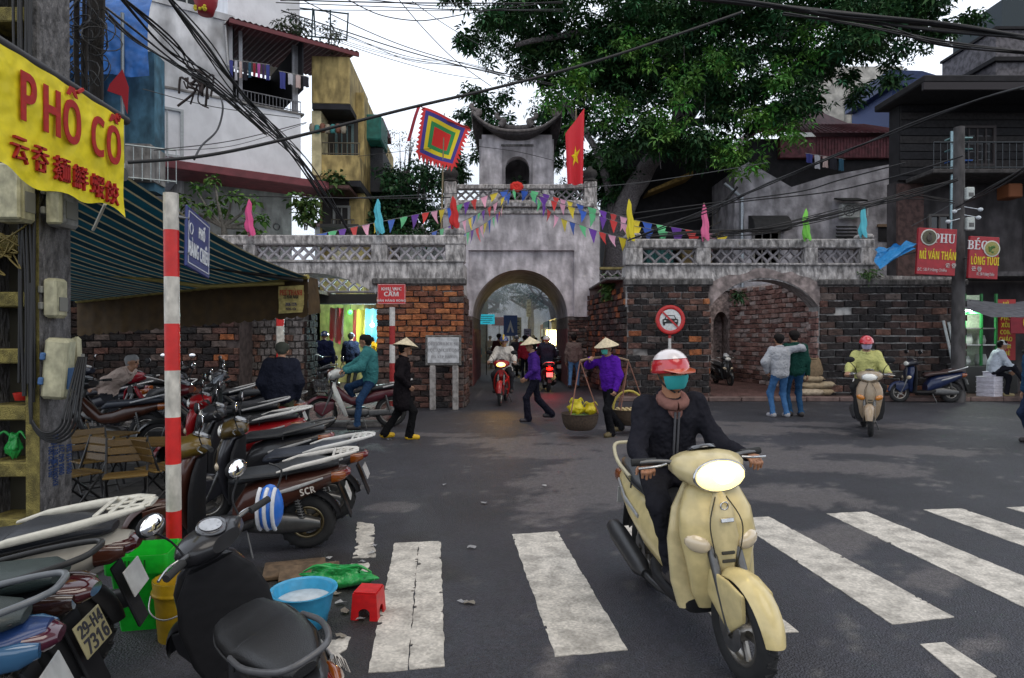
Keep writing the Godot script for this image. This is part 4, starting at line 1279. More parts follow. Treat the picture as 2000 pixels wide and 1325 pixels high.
# ---------- street beyond the arch ----------
func back_street():
	var specs := [
		["tall grey shophouse on the left of the street beyond the arch", -7.2, 36, 5.0, 7.0, L(0.5, 0.54, 0.58)], ["blue green shophouse farther down on the left beyond the arch", -8.0, 46, 6.0, 8.0, L(0.22, 0.36, 0.4)],
		["pale shophouse on the right of the street beyond the arch", 6.2, 37, 6.0, 7.5, L(0.62, 0.64, 0.62)], ["ochre shophouse farther down on the right beyond the arch", 7.0, 51, 6.0, 8.5, L(0.40, 0.34, 0.22)],
		["white block closing the end of the street beyond the arch", -3.0, 72, 9.0, 9.0, L(0.78, 0.8, 0.82)], ["grey tower block behind the end of the street beyond the arch", 4.0, 78, 9.0, 9.0, L(0.7, 0.74, 0.78)]]
	for i in specs.size():
		var s = specs[i]
		var left: bool = s[1] < 0
		var h := house("shophouse", s[0], V(s[1], 0, -s[2]))
		var m := M(s[5], 0.9, {"tex": "blotch", "scale": 0.2, "tex2": "stain", "scale2": Vector3(0.2, 0.08, 0.2)})
		hb(h, "wall", m, -s[3] / 2, s[3] / 2, 0, s[4], -4.5, 4.5)
		hb(h, "roof", plain(L(0.1, 0.05, 0.05)), -s[3] / 2 - 0.2, s[3] / 2 + 0.2, s[4], s[4] + 0.2, -4.6, 4.6)
		for fl in 3:
			for k in 2:
				if i >= 4: window(h, -1.6 + 3.2 * k, 2.6 + fl * 2.6, 1.2, 1.5, 4.52, plain(L(0.3, 0.3, 0.3)), 2)
				else:
					var x: float = (s[3] / 2 + 0.0) * (1.0 if left else -1.0)
					hb(h, "window", M(L(0.03, 0.035, 0.04), 0.3), x - 0.03, x + 0.03, 3.0 + fl * 2.6, 4.5 + fl * 2.6, -3.0 + 4.0 * k, -1.6 + 4.0 * k)
	# shop awnings and signs along both sides
	var aws := [[-2.9, 30, L(0.10, 0.35, 0.42), "teal market awning on the left just beyond the arch", -1], [-3.0, 36, L(0.5, 0.45, 0.1), "yellow and green market awning farther left beyond the arch", -1], [2.7, 32, L(0.09, 0.22, 0.36), "blue market awning sloping over the right side beyond the arch", 1], [2.9, 40, L(0.4, 0.12, 0.08), "rust red awning farther right beyond the arch", 1], [-2.8, 43, L(0.12, 0.42, 0.3), "green awning deep on the left beyond the arch", -1]]
	for a in aws:
		var q := MB.new()
		var rows := []
		for r in 3:
			var row := []
			for k in 9: row.append(V(a[0] + a[4] * (-1.0 + r * 1.1), 2.35 + 0.38 * r - 0.03 * (k % 2), -a[1] - 2.5 + k * 0.625))
			rows.append(row)
		q.grid(rows)
		var e0: float = a[0] - a[4] * 1.0
		for k in 8: q.quad(V(e0, 2.05, -a[1] - 2.5 + k * 0.625), V(e0, 2.05, -a[1] - 1.875 + k * 0.625), V(e0, 2.36, -a[1] - 1.875 + k * 0.625), V(e0, 2.36, -a[1] - 2.5 + k * 0.625))
		q.tube([V(e0, 0, -a[1] + 2.4), V(e0, 2.35, -a[1] + 2.4)], 0.03, 5)
		q.tube([V(e0, 0, -a[1] - 2.4), V(e0, 2.35, -a[1] - 2.4)], 0.03, 5)
		solo("market_awning", q, M(a[2], 0.7, {"back": 0.4, "tex": "blotch", "scale": 0.4}), a[3], "awning")
	var boards := [[950, 624, 27, 0.7, 0.42, L(0.05, 0.42, 0.5), "small cyan shop sign board seen through the arch on the left", true], [975, 628, 38, 0.9, 0.5, L(0.35, 0.05, 0.12), "dark pink shop sign board seen through the arch", false], [1010, 640, 30, 0.4, 0.95, L(0.5, 0.47, 0.33), "upright cream sign board in the middle of the far street", false], [1030, 655, 27, 0.3, 0.55, L(0.4, 0.42, 0.55), "small white notice board near the arch's right side", false], [1033, 602, 33, 0.25, 0.9, L(0.25, 0.3, 0.33), "narrow hanging shop sign with dark lettering beyond the arch", false]]
	for b in boards:
		var o := thing("shop_sign", b[6], "sign", P(b[0], b[1], b[2]) - V(0, b[4] / 2, 0))
		var q := MB.new()
		q.box(V(0, b[4] / 2, 0), V(b[3], b[4], 0.06), Basis(), 0.012)
		part("board", q, M(b[5], 0.5, {"tex": "mottle", "scale": 1.0, "emit": Color(0.25, 0.85, 0.95), "energy": 0.35} if b[7] else {"tex": "mottle", "scale": 1.0}), o)
		q = MB.new()
		for k in 4: q.box(V(0, b[4] * (0.2 + 0.2 * k), 0.033), V(b[3] * R(0.4, 0.8), b[4] * 0.06, 0.006))
		part("lettering", q, plain(L(0.1, 0.1, 0.14)), o)
		q = MB.new(); q.tube([V(0, 0, -0.05), V(0, -P(0, b[1], b[2]).y + b[4] / 2, -0.05)], 0.025, 5)
		part("post", q, metal(L(0.2, 0.2, 0.2), 0.6), o)
	var sg := thing("road_sign", "blue direction sign with a white arrow in the far street", "sign", P(997, 660, 28.0) - V(0, 1.57, 0))
	var q2 := MB.new(); q2.tube([V(0, 0, 0), V(0, 2.5, 0)], 0.035, 6)
	part("post", q2, metal(L(0.4, 0.4, 0.4), 0.5), sg)
	q2 = MB.new(); q2.box(V(0, 2.1, 0.05), V(0.6, 0.9, 0.03), Basis(), 0.01)
	part("panel", q2, plain(L(0.02, 0.08, 0.3), 0.4), sg)
	q2 = MB.new(); q2.prism(PackedVector2Array([Vector2(-0.16, 1.8), Vector2(0.0, 2.35), Vector2(0.16, 1.8), Vector2(0.07, 1.8), Vector2(0, 2.05), Vector2(-0.07, 1.8)]), 0.066, 0.072)
	part("arrow", q2, plain(L(0.7, 0.7, 0.7)), sg)
	# lit shop fronts
	lamp_panel(V(2.0, 1.55, -32.0), V(0.6, 0.8, 0.06), Color(1.0, 0.86, 0.5), 4.0, "warm lit shop front on the right beyond the arch", V(0, 0, 0.3), 5.0)
	lamp_panel(V(-2.2, 1.75, -31.0), V(0.7, 0.5, 0.06), Color(0.75, 0.95, 1.0), 5.0, "cool white lit shop front on the left beyond the arch", V(0.0, 0, 0.3), 6.0)
	# the lane under the left arch: hanging clothes, lit shops, tin roof
	var sh := house("market_row", "low tin roofed row of clothing stalls along the left market lane", V(-6.9, 0, -24.0))
	hb(sh, "wall", M(L(0.07, 0.065, 0.06), 0.9, {"tex": "stain", "scale": 0.5}), -1.0, 0.0, 0, 3.4, -11, 5.5)
	q2 = MB.new()
	q2.prism(PackedVector2Array([Vector2(-1.2, 3.5), Vector2(1.5, 2.85), Vector2(1.5, 2.95), Vector2(-1.2, 3.6)]), -11.5, 6.3)
	part("roof", q2, M(L(0.14, 0.12, 0.09), 0.8, {"tex": "stain", "scale": 0.5}), sh)
	var s2 := house("market_row", "row of stalls on the right side of the left market lane with a fluorescent lamp", V(-3.0, 0, -25.0))
	hb(s2, "wall", M(L(0.06, 0.06, 0.065), 0.9, {"tex": "stain", "scale": 0.5}), 0.0, 1.0, 0, 3.2, -11, 5.5)
	q2 = MB.new()
	q2.prism(PackedVector2Array([Vector2(1.2, 3.3), Vector2(-1.1, 2.75), Vector2(-1.1, 2.85), Vector2(1.2, 3.4)]), -11.5, 5.8)
	part("roof", q2, M(L(0.12, 0.11, 0.08), 0.8, {"tex": "stain", "scale": 0.5}), s2)
	q2 = MB.new()
	for i in 4: q2.tube([V(-1.1 + 0.3 * i, 2.66, -11), V(-1.1 + 0.3 * i, 2.66, 5.7)], 0.025, 5)
	part("rail", q2, metal(L(0.45, 0.4, 0.15), 0.5), s2)
	var be := house("lane_end", "shaded house front closing the left market lane", V(-5.0, 0, -38.0))
	hb(be, "wall", M(L(0.10, 0.12, 0.11), 0.9, {"tex": "stain", "scale": 0.4}), -3.5, 3.5, 0, 7, -2, 0)
	window(be, 0.4, 3.4, 1.2, 1.5, 0.03, plain(L(0.3, 0.3, 0.28)), 2)
	var lt := thing("lattice_fence", "white lattice railing above the market lane behind the left arch", "fence", V(-4.6, 2.95, -19.0))
	one("rail", lt, plaster(0.5), -6.2, -3.2, 2.93, 3.0, -19.05, -18.95)
	one("rail", lt, plaster(0.5), -6.2, -3.2, 3.4, 3.46, -19.05, -18.95)
	lattice(lt, -6.2, -3.2, 3.0, 3.4, 19.0, plain(L(0.5, 0.5, 0.55)))
	one("beam", lt, M(L(0.03, 0.03, 0.03), 0.8), -6.2, -3.0, 2.60, 2.90, -19.2, -18.9)
	var cc := [L(0.45, 0.40, 0.05), L(0.5, 0.12, 0.03), L(0.02, 0.12, 0.17), L(0.6, 0.6, 0.5), L(0.02, 0.03, 0.05), L(0.35, 0.02, 0.03), L(0.03, 0.15, 0.2), L(0.25, 0.3, 0.03)]
	var lc := ["yellow", "orange", "teal blue", "white", "black", "red", "blue green", "olive"]
	for i in 22:
		var z := -18.6 - 0.62 * i
		var right := i % 3 == 2
		var qx := MB.new()
		var x := R(-6.1, -4.6) - i * 0.03 if not right else -4.1 + R(-0.3, 0.2)
		var rows := []
		for r in 5:
			var row := []
			for k in 8:
				var u := -0.28 + 0.08 * k
				row.append(V(x + u * 0.75, 2.5 - r * R(0.2, 0.3) + 0.02 * sin(k * 2.0), z + 0.05 * sin(k * 1.7 + r * 0.5)))
			rows.append(row)
		qx.grid(rows)
		var ci := (i * 5 + i / 3) % 8
		solo("hanging_garment", qx, M(cc[ci], 0.9, {"back": 0.3, "bump": "fold", "bscale": 1.0}), "%s cloth in the %s stalls of the left lane, %s" % [lc[ci], "right" if right else "left", ["nearest the arch", "near the front", "midway along", "toward the back", "near the far end", "farthest back"][mini(i * 6 / 22, 5)]], "garment", "clothes hung out in the left market lane")
	lamp_panel(V(-3.75, 2.55, -20.4), V(0.10, 0.06, 1.5), Color(0.85, 1.0, 1.0), 9.0, "bare fluorescent tube under the right stall roof of the left lane", V(-0.12, -0.1, 0), 4.0)
	lamp_panel(P(602, 606, 22.5), V(0.5, 0.5, 0.1), Color(0.55, 0.9, 0.15), 0.5, "yellow green light globe under the left stall roof of the lane", V(0.15, -0.1, 0.4), 0.3, true)
	lamp_panel(P(684, 610, 21.5), V(0.16, 0.16, 0.16), Color(0.08, 1.0, 0.25), 5.0, "small green lamp hanging over the left market lane", V(0, -0.15, 0.2), 0.3, true)
	lamp_panel(P(727, 635, 19.5), V(0.13, 0.13, 0.13), Color(0.9, 1.0, 1.0), 14.0, "white bulb burning at the right stall of the left lane", V(-0.15, 0, 0.15), 3.0, true)
	var fv := FogVolume.new()
	fv.name = "street_haze"
	fv.shape = RenderingServer.FOG_VOLUME_SHAPE_BOX
	fv.size = V(30, 14, 52)
	var fm := FogMaterial.new()
	fm.albedo = Color(0.9, 0.95, 1.0)
	fm.density = 0.026
	fv.material = fm
	add_child(fv)
	fv.position = V(0.5, 6.0, -55.0)
	tag(fv, "pale blue smoky air filling the street beyond the arch", "haze", "", "stuff")
func lamp_panel(at: Vector3, size: Vector3, c: Color, e: float, lab: String, off: Vector3, light: float, round := false):
	var o := thing("shop_lamp", lab, "lamp", at - V(0, size.y / 2, 0))
	var q := MB.new()
	if round: q.ball(V(0, size.y / 2, 0), size / 2, 12)
	else: q.box(V(0, size.y / 2, 0), size, Basis(), minf(0.02, size.x * 0.3))
	part("bulb", q, M(L(0.8, 0.8, 0.8), 0.4, {"emit": c, "energy": e}), o)
	q = MB.new()
	q.tube([V(0, size.y, 0), V(0, size.y + 0.25, 0)], 0.012, 5)
	part("hanger", q, plain(L(0.05, 0.05, 0.05)), o)
	var l := OmniLight3D.new()
	l.name = "light"
	l.light_color = c
	l.light_energy = light
	l.light_size = 0.12
	l.omni_range = 14.0
	l.omni_attenuation = 2.0
	l.shadow_enabled = true
	o.add_child(l)
	l.position = V(0, size.y / 2, 0) + off

# ---------- trees ----------
func limb(q: MB, pts: Array, r0: float, r1: float, wob := 0.06):
	var out := []; var rr := []
	var n := 4 * (pts.size() - 1)
	for i in n + 1:
		var t := float(i) / n * (pts.size() - 1)
		var k := mini(int(t), pts.size() - 2)
		var a: Vector3 = pts[maxi(k - 1, 0)]; var b: Vector3 = pts[k]; var c: Vector3 = pts[k + 1]; var d: Vector3 = pts[mini(k + 2, pts.size() - 1)]
		out.append(b.cubic_interpolate(c, a, d, t - k) + V(R(-1, 1), R(-1, 1), R(-1, 1)) * wob)
		rr.append(lerpf(r0, r1, float(i) / n) * R(0.92, 1.1))
	q.tube(out, rr, 9)
func crown_points(els: Array, n: int, shell := 0.45) -> Array:
	var pts := []
	var tot := 0.0
	for e in els: tot += e[1].x * e[1].y * e[1].z
	for e in els:
		var m := int(n * (e[1].x * e[1].y * e[1].z) / tot) + 12
		var clumps := []
		for k in maxi(4, m / 26): clumps.append(V(R(-1, 1), R(-1, 1), R(-1, 1)).normalized() * pow(R(0, 1), shell))
		for i in m:
			var c: Vector3 = clumps[rng.randi() % clumps.size()]
			var p := c + V(rng.randfn(), rng.randfn() * 0.8, rng.randfn()) * 0.15
			pts.append(e[0] + V(p.x * e[1].x, p.y * e[1].y, p.z * e[1].z))
	return pts
func trees():
	var bark := M(L(0.30, 0.27, 0.28), 0.95, {"tex": "stain", "scale": 1.2, "tex2": "fine", "scale2": 1.0, "bump": "bump", "bscale": 4.0})
	var t := thing("big_tree", "huge dark leafed tree spreading over the gate with a pale leaning trunk", "tree", V(4.2, 0, -24.5))
	var q := MB.new()
	var top := P(1325, 250, 24.5)
	limb(q, [V(4.0, 0, -24.5), P(1205, 470, 24.5), P(1250, 350, 24.5), top], 0.5, 0.3, 0.03)
	limb(q, [top, P(1300, 120, 24), P(1180, 60, 23), P(1010, 90, 22.5)], 0.26, 0.08)
	limb(q, [top, P(1420, 130, 24), P(1560, 60, 23), P(1760, 10, 22)], 0.26, 0.08)
	limb(q, [top, P(1400, 230, 24), P(1560, 200, 23.5)], 0.18, 0.06)
	limb(q, [top, P(1330, 60, 25), P(1350, -150, 25)], 0.26, 0.1)
	limb(q, [P(1205, 470, 24.5), P(1180, 330, 25), P(1090, 180, 25)], 0.22, 0.08)
	partw("trunk", q, bark, t)
	var els := []
	for e in [[930, 25, 22, 95, 60], [1010, 100, 24.5, 110, 80], [960, 215, 27, 70, 75], [1130, 60, 23, 160, 95], [1170, 180, 26.5, 140, 85], [1300, 40, 24, 190, 90], [1320, 160, 23.5, 170, 100], [1480, 60, 23, 190, 90], [1470, 180, 23, 130, 80],
		[1690, 30, 22.5, 180, 75], [1650, 95, 22.5, 130, 60], [1800, 10, 22, 120, 60], [1250, 280, 22.8, 120, 55], [1400, 285, 22.6, 100, 60], [1100, 270, 27.5, 90, 70], [1350, -90, 25, 350, 80], [900, 300, 26.5, 40, 60], [1800, 90, 22.3, 70, 40], [1690, 165, 22.6, 60, 50], [1210, 350, 24.6, 60, 60], [1150, 330, 25.5, 70, 90]]:
		var k: float = e[2] / F
		els.append([P(e[0], e[1], e[2]), V(e[3] * k, e[4] * k, minf(2.4, e[3] * k))])
	var lv := crown_points(els, 10500)
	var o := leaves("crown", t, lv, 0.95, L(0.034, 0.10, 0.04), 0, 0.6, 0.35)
	o.transform = t.global_transform.affine_inverse()
	# brighter young sprays near the front
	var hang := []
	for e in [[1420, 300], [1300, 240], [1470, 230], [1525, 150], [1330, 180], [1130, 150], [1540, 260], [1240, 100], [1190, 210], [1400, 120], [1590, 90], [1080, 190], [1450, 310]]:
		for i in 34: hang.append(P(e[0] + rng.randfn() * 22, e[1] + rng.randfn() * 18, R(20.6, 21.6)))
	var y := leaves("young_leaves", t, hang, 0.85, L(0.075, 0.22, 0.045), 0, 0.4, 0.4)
	y.transform = t.global_transform.affine_inverse()
	q = MB.new()
	for e in [[1265, 200, 290], [1340, 200, 320], [1380, 130, 330], [1290, 230, 330], [1335, 90, 200]]:
		q.tube([P(e[0], e[1], 22), P(e[0] + R(-6, 6), (e[1] + e[2]) / 2, 22), P(e[0] + R(-4, 4), e[2], 22)], 0.012, 4)
	partw("hanging_root", q, bark, t).set_meta("kind", "stuff")
	# bushy tree behind the left parapet
	var t2 := thing("bushy_tree", "bushy dark tree with bare upper twigs behind the left parapet and festival flag", "tree", P(770, HOR, 24.0) - V(0, CAM, 0))
	q = MB.new()
	limb(q, [V(-4.4, 0, -24), P(775, 430, 24), P(790, 330, 24)], 0.22, 0.09)
	for i in 26:
		var a := R(690, 880)
		var b0 := P(lerpf(a, 785, 0.5), R(340, 400), 24.0)
		q.tube([b0, P(lerpf(a, 785, 0.25), R(300, 330), R(23.4, 24.5)), P(a, R(250, 300), R(23, 25))], [0.035, 0.02, 0.007], 5)
	partw("trunk", q, bark, t2)
	els = []
	for e in [[740, 400, 80, 60], [810, 370, 80, 60], [860, 330, 45, 65], [720, 340, 45, 40], [880, 240, 40, 30], [780, 430, 110, 40]]:
		els.append([P(e[0], e[1], 24), V(e[2], e[3], e[2]) * (24 / F)])
	o = leaves("crown", t2, crown_points(els, 2600), 0.9, L(0.03, 0.085, 0.04), 2, 0.5, 0.25)
	o.transform = t2.global_transform.affine_inverse()
	var tw := []
	for i in 150: tw.append(P(R(690, 890), R(255, 330), R(23, 25)))
	o = leaves("twig_leaves", t2, tw, 0.45, L(0.02, 0.045, 0.03), 3, 0.5, 0.2)
	o.transform = t2.global_transform.affine_inverse()
	# frangipani with forked limbs
	var t3 := thing("frangipani_tree", "forked small tree with tufts of green leaves behind the street name sign", "tree", P(440, HOR, 16.5) - V(0, CAM, 0))
	q = MB.new()
	limb(q, [V(-7.4, 0, -16.5), P(440, 520, 16.5), P(437, 440, 16.5)], 0.12, 0.07, 0.01)
	var tuft := []
	for e in [[355, 385], [385, 365], [420, 350], [455, 375], [490, 390], [515, 420], [400, 405], [450, 420], [480, 440], [500, 448], [425, 395], [370, 400]]:
		var tip := P(e[0], e[1] + 8, R(16.1, 16.9))
		q.tube([P(437, 445, 16.5), P(lerpf(437, e[0], 0.6), lerpf(445, e[1], 0.45), 16.5), tip], [0.045, 0.035, 0.02], 6)
		for i in 7: tuft.append(tip + V(R(-0.14, 0.14), R(-0.05, 0.16), R(-0.14, 0.14)))
	partw("trunk", q, M(L(0.17, 0.16, 0.14), 0.9, {"tex": "stain", "scale": 1.5}), t3)
	o = leaves("crown", t3, tuft, 0.9, L(0.06, 0.15, 0.03), 2, 0.4, 0.35)
	o.transform = t3.global_transform.affine_inverse()
	# trees of the far street
	for e in [["street_tree", "blue green street tree in the middle of the far street", 1.2, 44.0, 2.6], ["street_tree", "dim street tree on the left of the far street", -2.4, 50.0, 3.0], ["street_tree", "leaning street tree on the right of the far street", 3.0, 38.0, 1.8]]:
		var s := thing(e[0], e[1], "tree", V(e[2], 0, -e[3]))
		q = MB.new()
		var lean: float = -0.7 if e[2] > 2.5 else 0.15
		limb(q, [V(0, 0, 0), V(lean * 0.5, 1.9, 0), V(lean, 3.6, 0)], 0.28, 0.16, 0.03)
		for i in 7: limb(q, [V(lean, 3.4, 0), V(lean + R(-1.5, 1.5), R(3.9, 4.6), R(-1, 1)), V(lean + R(-2.8, 2.8), R(4.2, 6), R(-2, 2))], 0.1, 0.03, 0.03)
		part("trunk", q, bark, s)
		leaves("crown", s, crown_points([[V(lean, 4.9, 0), V(2.3, 1.2, 1.6)], [V(lean + 1.2, 3.7, 0.5), V(1.2, 0.5, 0.9)]], 330), 1.0, L(0.07, 0.15, 0.15), 1, 0.5, 0.5)  # blue of the hazy air is mixed into the leaf colour
	leafy("wall_weed", "small weeds growing on the top of the blackened right wall", P(1690, 548, 16.9), 0.35, 0.35, 60, L(0.04, 0.10, 0.03), 5, 3, 0.6)
	leafy("wall_weed", "dark ferns sprouting over the right arch's shoulder", P(1440, 588, 17.0), 0.25, 0.3, 40, L(0.03, 0.07, 0.03), 4, 3, 0.5)

# ---------- cables, pennants, flags ----------
func curve(pts: Array, n := 8) -> Array:
	var out := []
	for k in pts.size() - 1:
		var a: Vector3 = pts[maxi(k - 1, 0)]; var b: Vector3 = pts[k]; var c: Vector3 = pts[k + 1]; var d: Vector3 = pts[mini(k + 2, pts.size() - 1)]
		for i in n: out.append(b.cubic_interpolate(c, a, d, float(i) / n))
	out.append(pts[-1])
	return out
func cable(lab: String, px: Array, z0: float, z1: float, r: float, m: Material, strands := 1, spread := 0.0):
	var pts := []
	for i in px.size(): pts.append(P(px[i][0], px[i][1], lerpf(z0, z1, float(i) / (px.size() - 1))))
	var q := MB.new()
	for s in strands:
		var pp := []
		for i in pts.size():
			var w := 0.35 if (i == 0 or i == pts.size() - 1) else 1.0
			pp.append(pts[i] + (V(R(-1, 1), R(-1, 1), R(-1, 1)) * spread * w if strands > 1 else Vector3.ZERO))
		q.tube(curve(pp), r * (R(0.6, 1.1) if strands > 1 else 1.0), 6)
	solo("cable" if strands == 1 else "cable_bundle", q, m, lab, "cable" if strands == 1 else "cable bundle", "overhead cables")
func wires():
	var bk := M(L(0.012, 0.012, 0.014), 0.6)
	var gy := M(L(0.05, 0.055, 0.06), 0.6)
	cable("thick black cable rising from the lower left across the sky above the festival flag", [[250, 318], [400, 305], [560, 272], [800, 212], [1000, 165], [1200, 110], [1450, 25]], 8.5, 11.0, 0.024, bk)
	cable("heavy bundle of black cables plunging from the top left to the parapet", [[318, -20], [400, 85], [470, 185], [560, 290], [640, 405]], 8.5, 15.0, 0.016, bk, 7, 0.09)
	cable("loose bundle of black cables crossing the white house from the top left", [[225, -15], [330, 90], [410, 160], [500, 235], [600, 330], [690, 470]], 8.0, 15.0, 0.014, bk, 6, 0.12)
	cable("cable bundle from the pole top that ends at the tangled knot on the white house", [[180, 0], [260, 70], [370, 140], [430, 175], [520, 265]], 6.5, 13.0, 0.014, bk, 5, 0.08)
	cable("curling black cable that hangs down the white house wall", [[432, 190], [436, 215], [425, 255], [395, 285], [380, 312]], 12.0, 9.0, 0.016, bk)
	cable("thin cable sagging across the top of the sky left of the big tree", [[674, -2], [740, 30], [810, 42], [860, 38], [930, 26], [1050, 10]], 15, 16, 0.012, bk)
	cable("straight thin cable high across the sky from the billboard frame", [[540, 7], [720, 14], [905, 21], [1100, 24]], 16, 16, 0.011, bk)
	cable("second straight thin cable under the topmost one over the sky", [[560, 21], [740, 22], [905, 22], [1100, 20]], 15.5, 16, 0.009, gy)
	cable("steep thin wire dropping from the sky's top edge to the foliage", [[776, -3], [830, 60], [892, 121], [960, 170]], 14, 17, 0.010, gy)
	cable("slack thin wire running down the sky toward the tree's left tip", [[805, 4], [870, 50], [953, 98], [1040, 140]], 14, 17, 0.008, gy)
	cable("upper cable of the fan that runs from the terrace roof into the tree", [[584, -2], [690, 50], [800, 95], [930, 132], [1080, 165]], 15, 18, 0.011, bk)
	cable("middle cable of the fan that runs from the terrace roof into the tree", [[550, 22], [660, 58], [790, 100], [935, 138], [1080, 168]], 15, 18, 0.014, bk)
	cable("fan of fine wires below the cables that run into the tree", [[560, 32], [680, 75], [800, 112], [900, 128], [985, 148]], 15, 18, 0.007, gy, 5, 0.12)
	cable("lowest fine wire of the fan ending at the tree's left edge", [[600, 62], [740, 110], [860, 143], [940, 156]], 15, 18, 0.008, gy)
	cable("pair of lines crossing the top of the picture into the tree", [[550, 2], [700, 2], [870, 12], [1100, 6]], 12, 13, 0.013, bk, 2, 0.05)
	cable("pale wire running behind the bunting from the lane to the grey house", [[660, 388], [900, 378], [1180, 364], [1330, 346], [1500, 318]], 14.0, 15.5, 0.009, gy)
	cable("sagging cable above the left parapet in front of the bushy tree", [[440, 382], [600, 386], [760, 388], [880, 386]], 12, 14, 0.012, bk)
	cable("thin wire slanting across the white house to the balcony", [[280, 175], [420, 210], [585, 232]], 12, 14, 0.008, gy)
	cable("pair of thin wires over the white house's lower edge", [[300, 292], [450, 280], [600, 240]], 11, 13, 0.008, bk, 2, 0.08)
	cable("massive black cable bundle across the top right corner", [[1250, -10], [1450, 10], [1650, 32], [1830, 55], [2020, 78]], 10.0, 9.0, 0.024, bk, 7, 0.06)
	cable("second cable bundle under the massive one at the top right", [[1530, 30], [1700, 60], [1850, 84], [2020, 105]], 11, 10, 0.016, bk, 4, 0.08)
	cable("thick cable climbing from the grey house to the right edge past the pole", [[1225, 470], [1400, 405], [1500, 361], [1633, 304], [1769, 247], [1911, 195], [2020, 165]], 16, 10, 0.022, bk, 3, 0.04)
	cable("upper sagging cable across the blank grey house wall", [[1215, 420], [1400, 396], [1560, 375], [1640, 352], [1769, 318]], 17, 14, 0.016, bk)
	cable("lower sagging cable across the blank grey house wall", [[1235, 430], [1420, 398], [1600, 378], [1690, 360], [1775, 338], [1880, 305]], 17, 13, 0.016, bk)
	cable("bundle of cables from the parapet's pink pennant to the right pole", [[1222, 466], [1380, 458], [1500, 452], [1630, 418], [1769, 385], [1870, 350]], 17, 15.5, 0.013, bk, 6, 0.12)
	cable("cables running from the right pole to the far right edge", [[1868, 405], [1930, 370], [2020, 318]], 15.5, 11, 0.014, bk, 4, 0.08)
	cable("dark cables crossing low beside the air conditioner to the pole", [[1380, 462], [1500, 445], [1640, 415], [1770, 385], [1865, 395]], 16.8, 15.8, 0.012, bk, 4, 0.1)
	cable("fan of cables from the drain pipe corner down to the balconies", [[1440, 365], [1420, 392], [1380, 420], [1250, 455]], 18, 19, 0.013, bk, 6, 0.12)
	cable("slack thin cable looping under the white boxes of the right pole", [[1780, 442], [1830, 415], [1865, 395]], 16, 15.6, 0.009, gy)
	cable("thin wire beside the pavilion crossing its front", [[936, 287], [1010, 297], [1085, 315]], 20, 20.5, 0.009, bk)
	cable("line strung from the pavilion across to the festival flag", [[700, 306], [830, 292], [936, 287]], 18, 20, 0.008, bk)
	# knotted tangle on the wires
	var q := MB.new()
	for i in 26:
		var c := P(385, 155, 12.0) + V(R(-0.2, 0.2), R(-0.2, 0.15), R(-0.1, 0.1))
		q.tube(curve([c, c + V(R(-0.15, 0.15), R(-0.3, 0.1), R(-0.1, 0.1)), c + V(R(-0.2, 0.2), R(-0.42, 0.05), 0)], 4), R(0.008, 0.03), 5)
	solo("cable_tangle", q, M(L(0.02, 0.012, 0.012), 0.8), "ragged tangle of cable ends hanging on the wires before the white house", "cable tangle")
	# pennant strings
	var cols := [[L(0.16, 0.02, 0.42), "purple"], [L(0.12, 0.62, 0.25), "green"], [L(0.01, 0.10, 0.55), "blue"], [L(0.8, 0.62, 0.01), "yellow"], [L(0.85, 0.40, 0.55), "pink"], [L(0.72, 0.02, 0.015), "red"]]
	var strs := [
		["long pennant string from the left parapet up to the red rosette", [[600, 463, 15.0], [650, 452, 15.3], [756, 431, 17], [831, 416, 18], [885, 404, 19], [952, 382, 20.2], [1009, 366, 20.6]]],
		["second pennant string climbing from the parapet end to the rosette", [[838, 456, 14.9], [907, 431, 17], [952, 407, 19], [988, 382, 20], [1009, 366, 20.55]]],
		["short third pennant string on the left side of the gate front", [[900, 460, 15.2], [940, 441, 17], [976, 413, 19], [985, 385, 20.5]]],
		["upper pennant string from the rosette down to the right parapet", [[1009, 366, 20.6], [1073, 382, 20.2], [1139, 402, 19], [1193, 417, 18.4], [1248, 432, 17.6], [1340, 449, 17.2], [1430, 462, 17.0]]],
		["lower pennant string from the rosette down to the right parapet", [[1009, 366, 20.55], [1060, 386, 20], [1139, 412, 18.8], [1193, 430, 18], [1250, 444, 17.4], [1340, 459, 17.1], [1400, 466, 17.0]]],
		["short pennant string on the right side of the gate front", [[1040, 378, 20.5], [1082, 419, 19.2], [1133, 440, 18.2], [1181, 456, 17.5], [1222, 466, 16.9]]]]
	for s in strs:
		var pts := []
		for e in s[1]: pts.append(P(e[0], e[1], e[2]))
		var cv := curve(pts, 10)
		var o := thing("pennant_string", s[0], "bunting", V(cv[0].x, cv[0].y, cv[0].z))
		q = MB.new()
		q.tube(cv, 0.008, 4)
		partw("cord", q, plain(L(0.2, 0.2, 0.2)), o)
		var acc := 0.0
		var k := 0
		for i in cv.size() - 1:
			acc += cv[i].distance_to(cv[i + 1])
			if acc > 0.35:
				acc = 0.0
				var d: Vector3 = (cv[i + 1] - cv[i]).normalized()
				var c: Vector3 = cv[i]
				var w := R(0.135, 0.165); var hh := R(0.3, 0.4)
				var blow := V(R(-0.05, 0.05), 0, R(-0.1, 0.1))
				q = MB.new()
				var rows := []
				for r in 4:
					var t := r / 3.0
					var ctr := c + V(0, -t * hh, 0) + blow * t * t * 2
					rows.append([ctr - d * w * (1 - t * 0.97), ctr + V(0, 0, 0.03 * sin(t * 3 + k)), ctr + d * w * (1 - t * 0.97)])
				q.grid(rows)
				var cc = cols[(k * 5 + 2) % 6]
				partw("pennant", q, M(cc[0], 0.7, {"back": 0.5}), o, cc[1] + " pennant")
				k += 1
	q = MB.new()
	for i in 9:
		var a := TAU * i / 9
		q.ball(P(1009, 366, 20.5) + V(cos(a) * 0.13, sin(a) * 0.09, 0.03), V(0.1, 0.09, 0.07), 8)
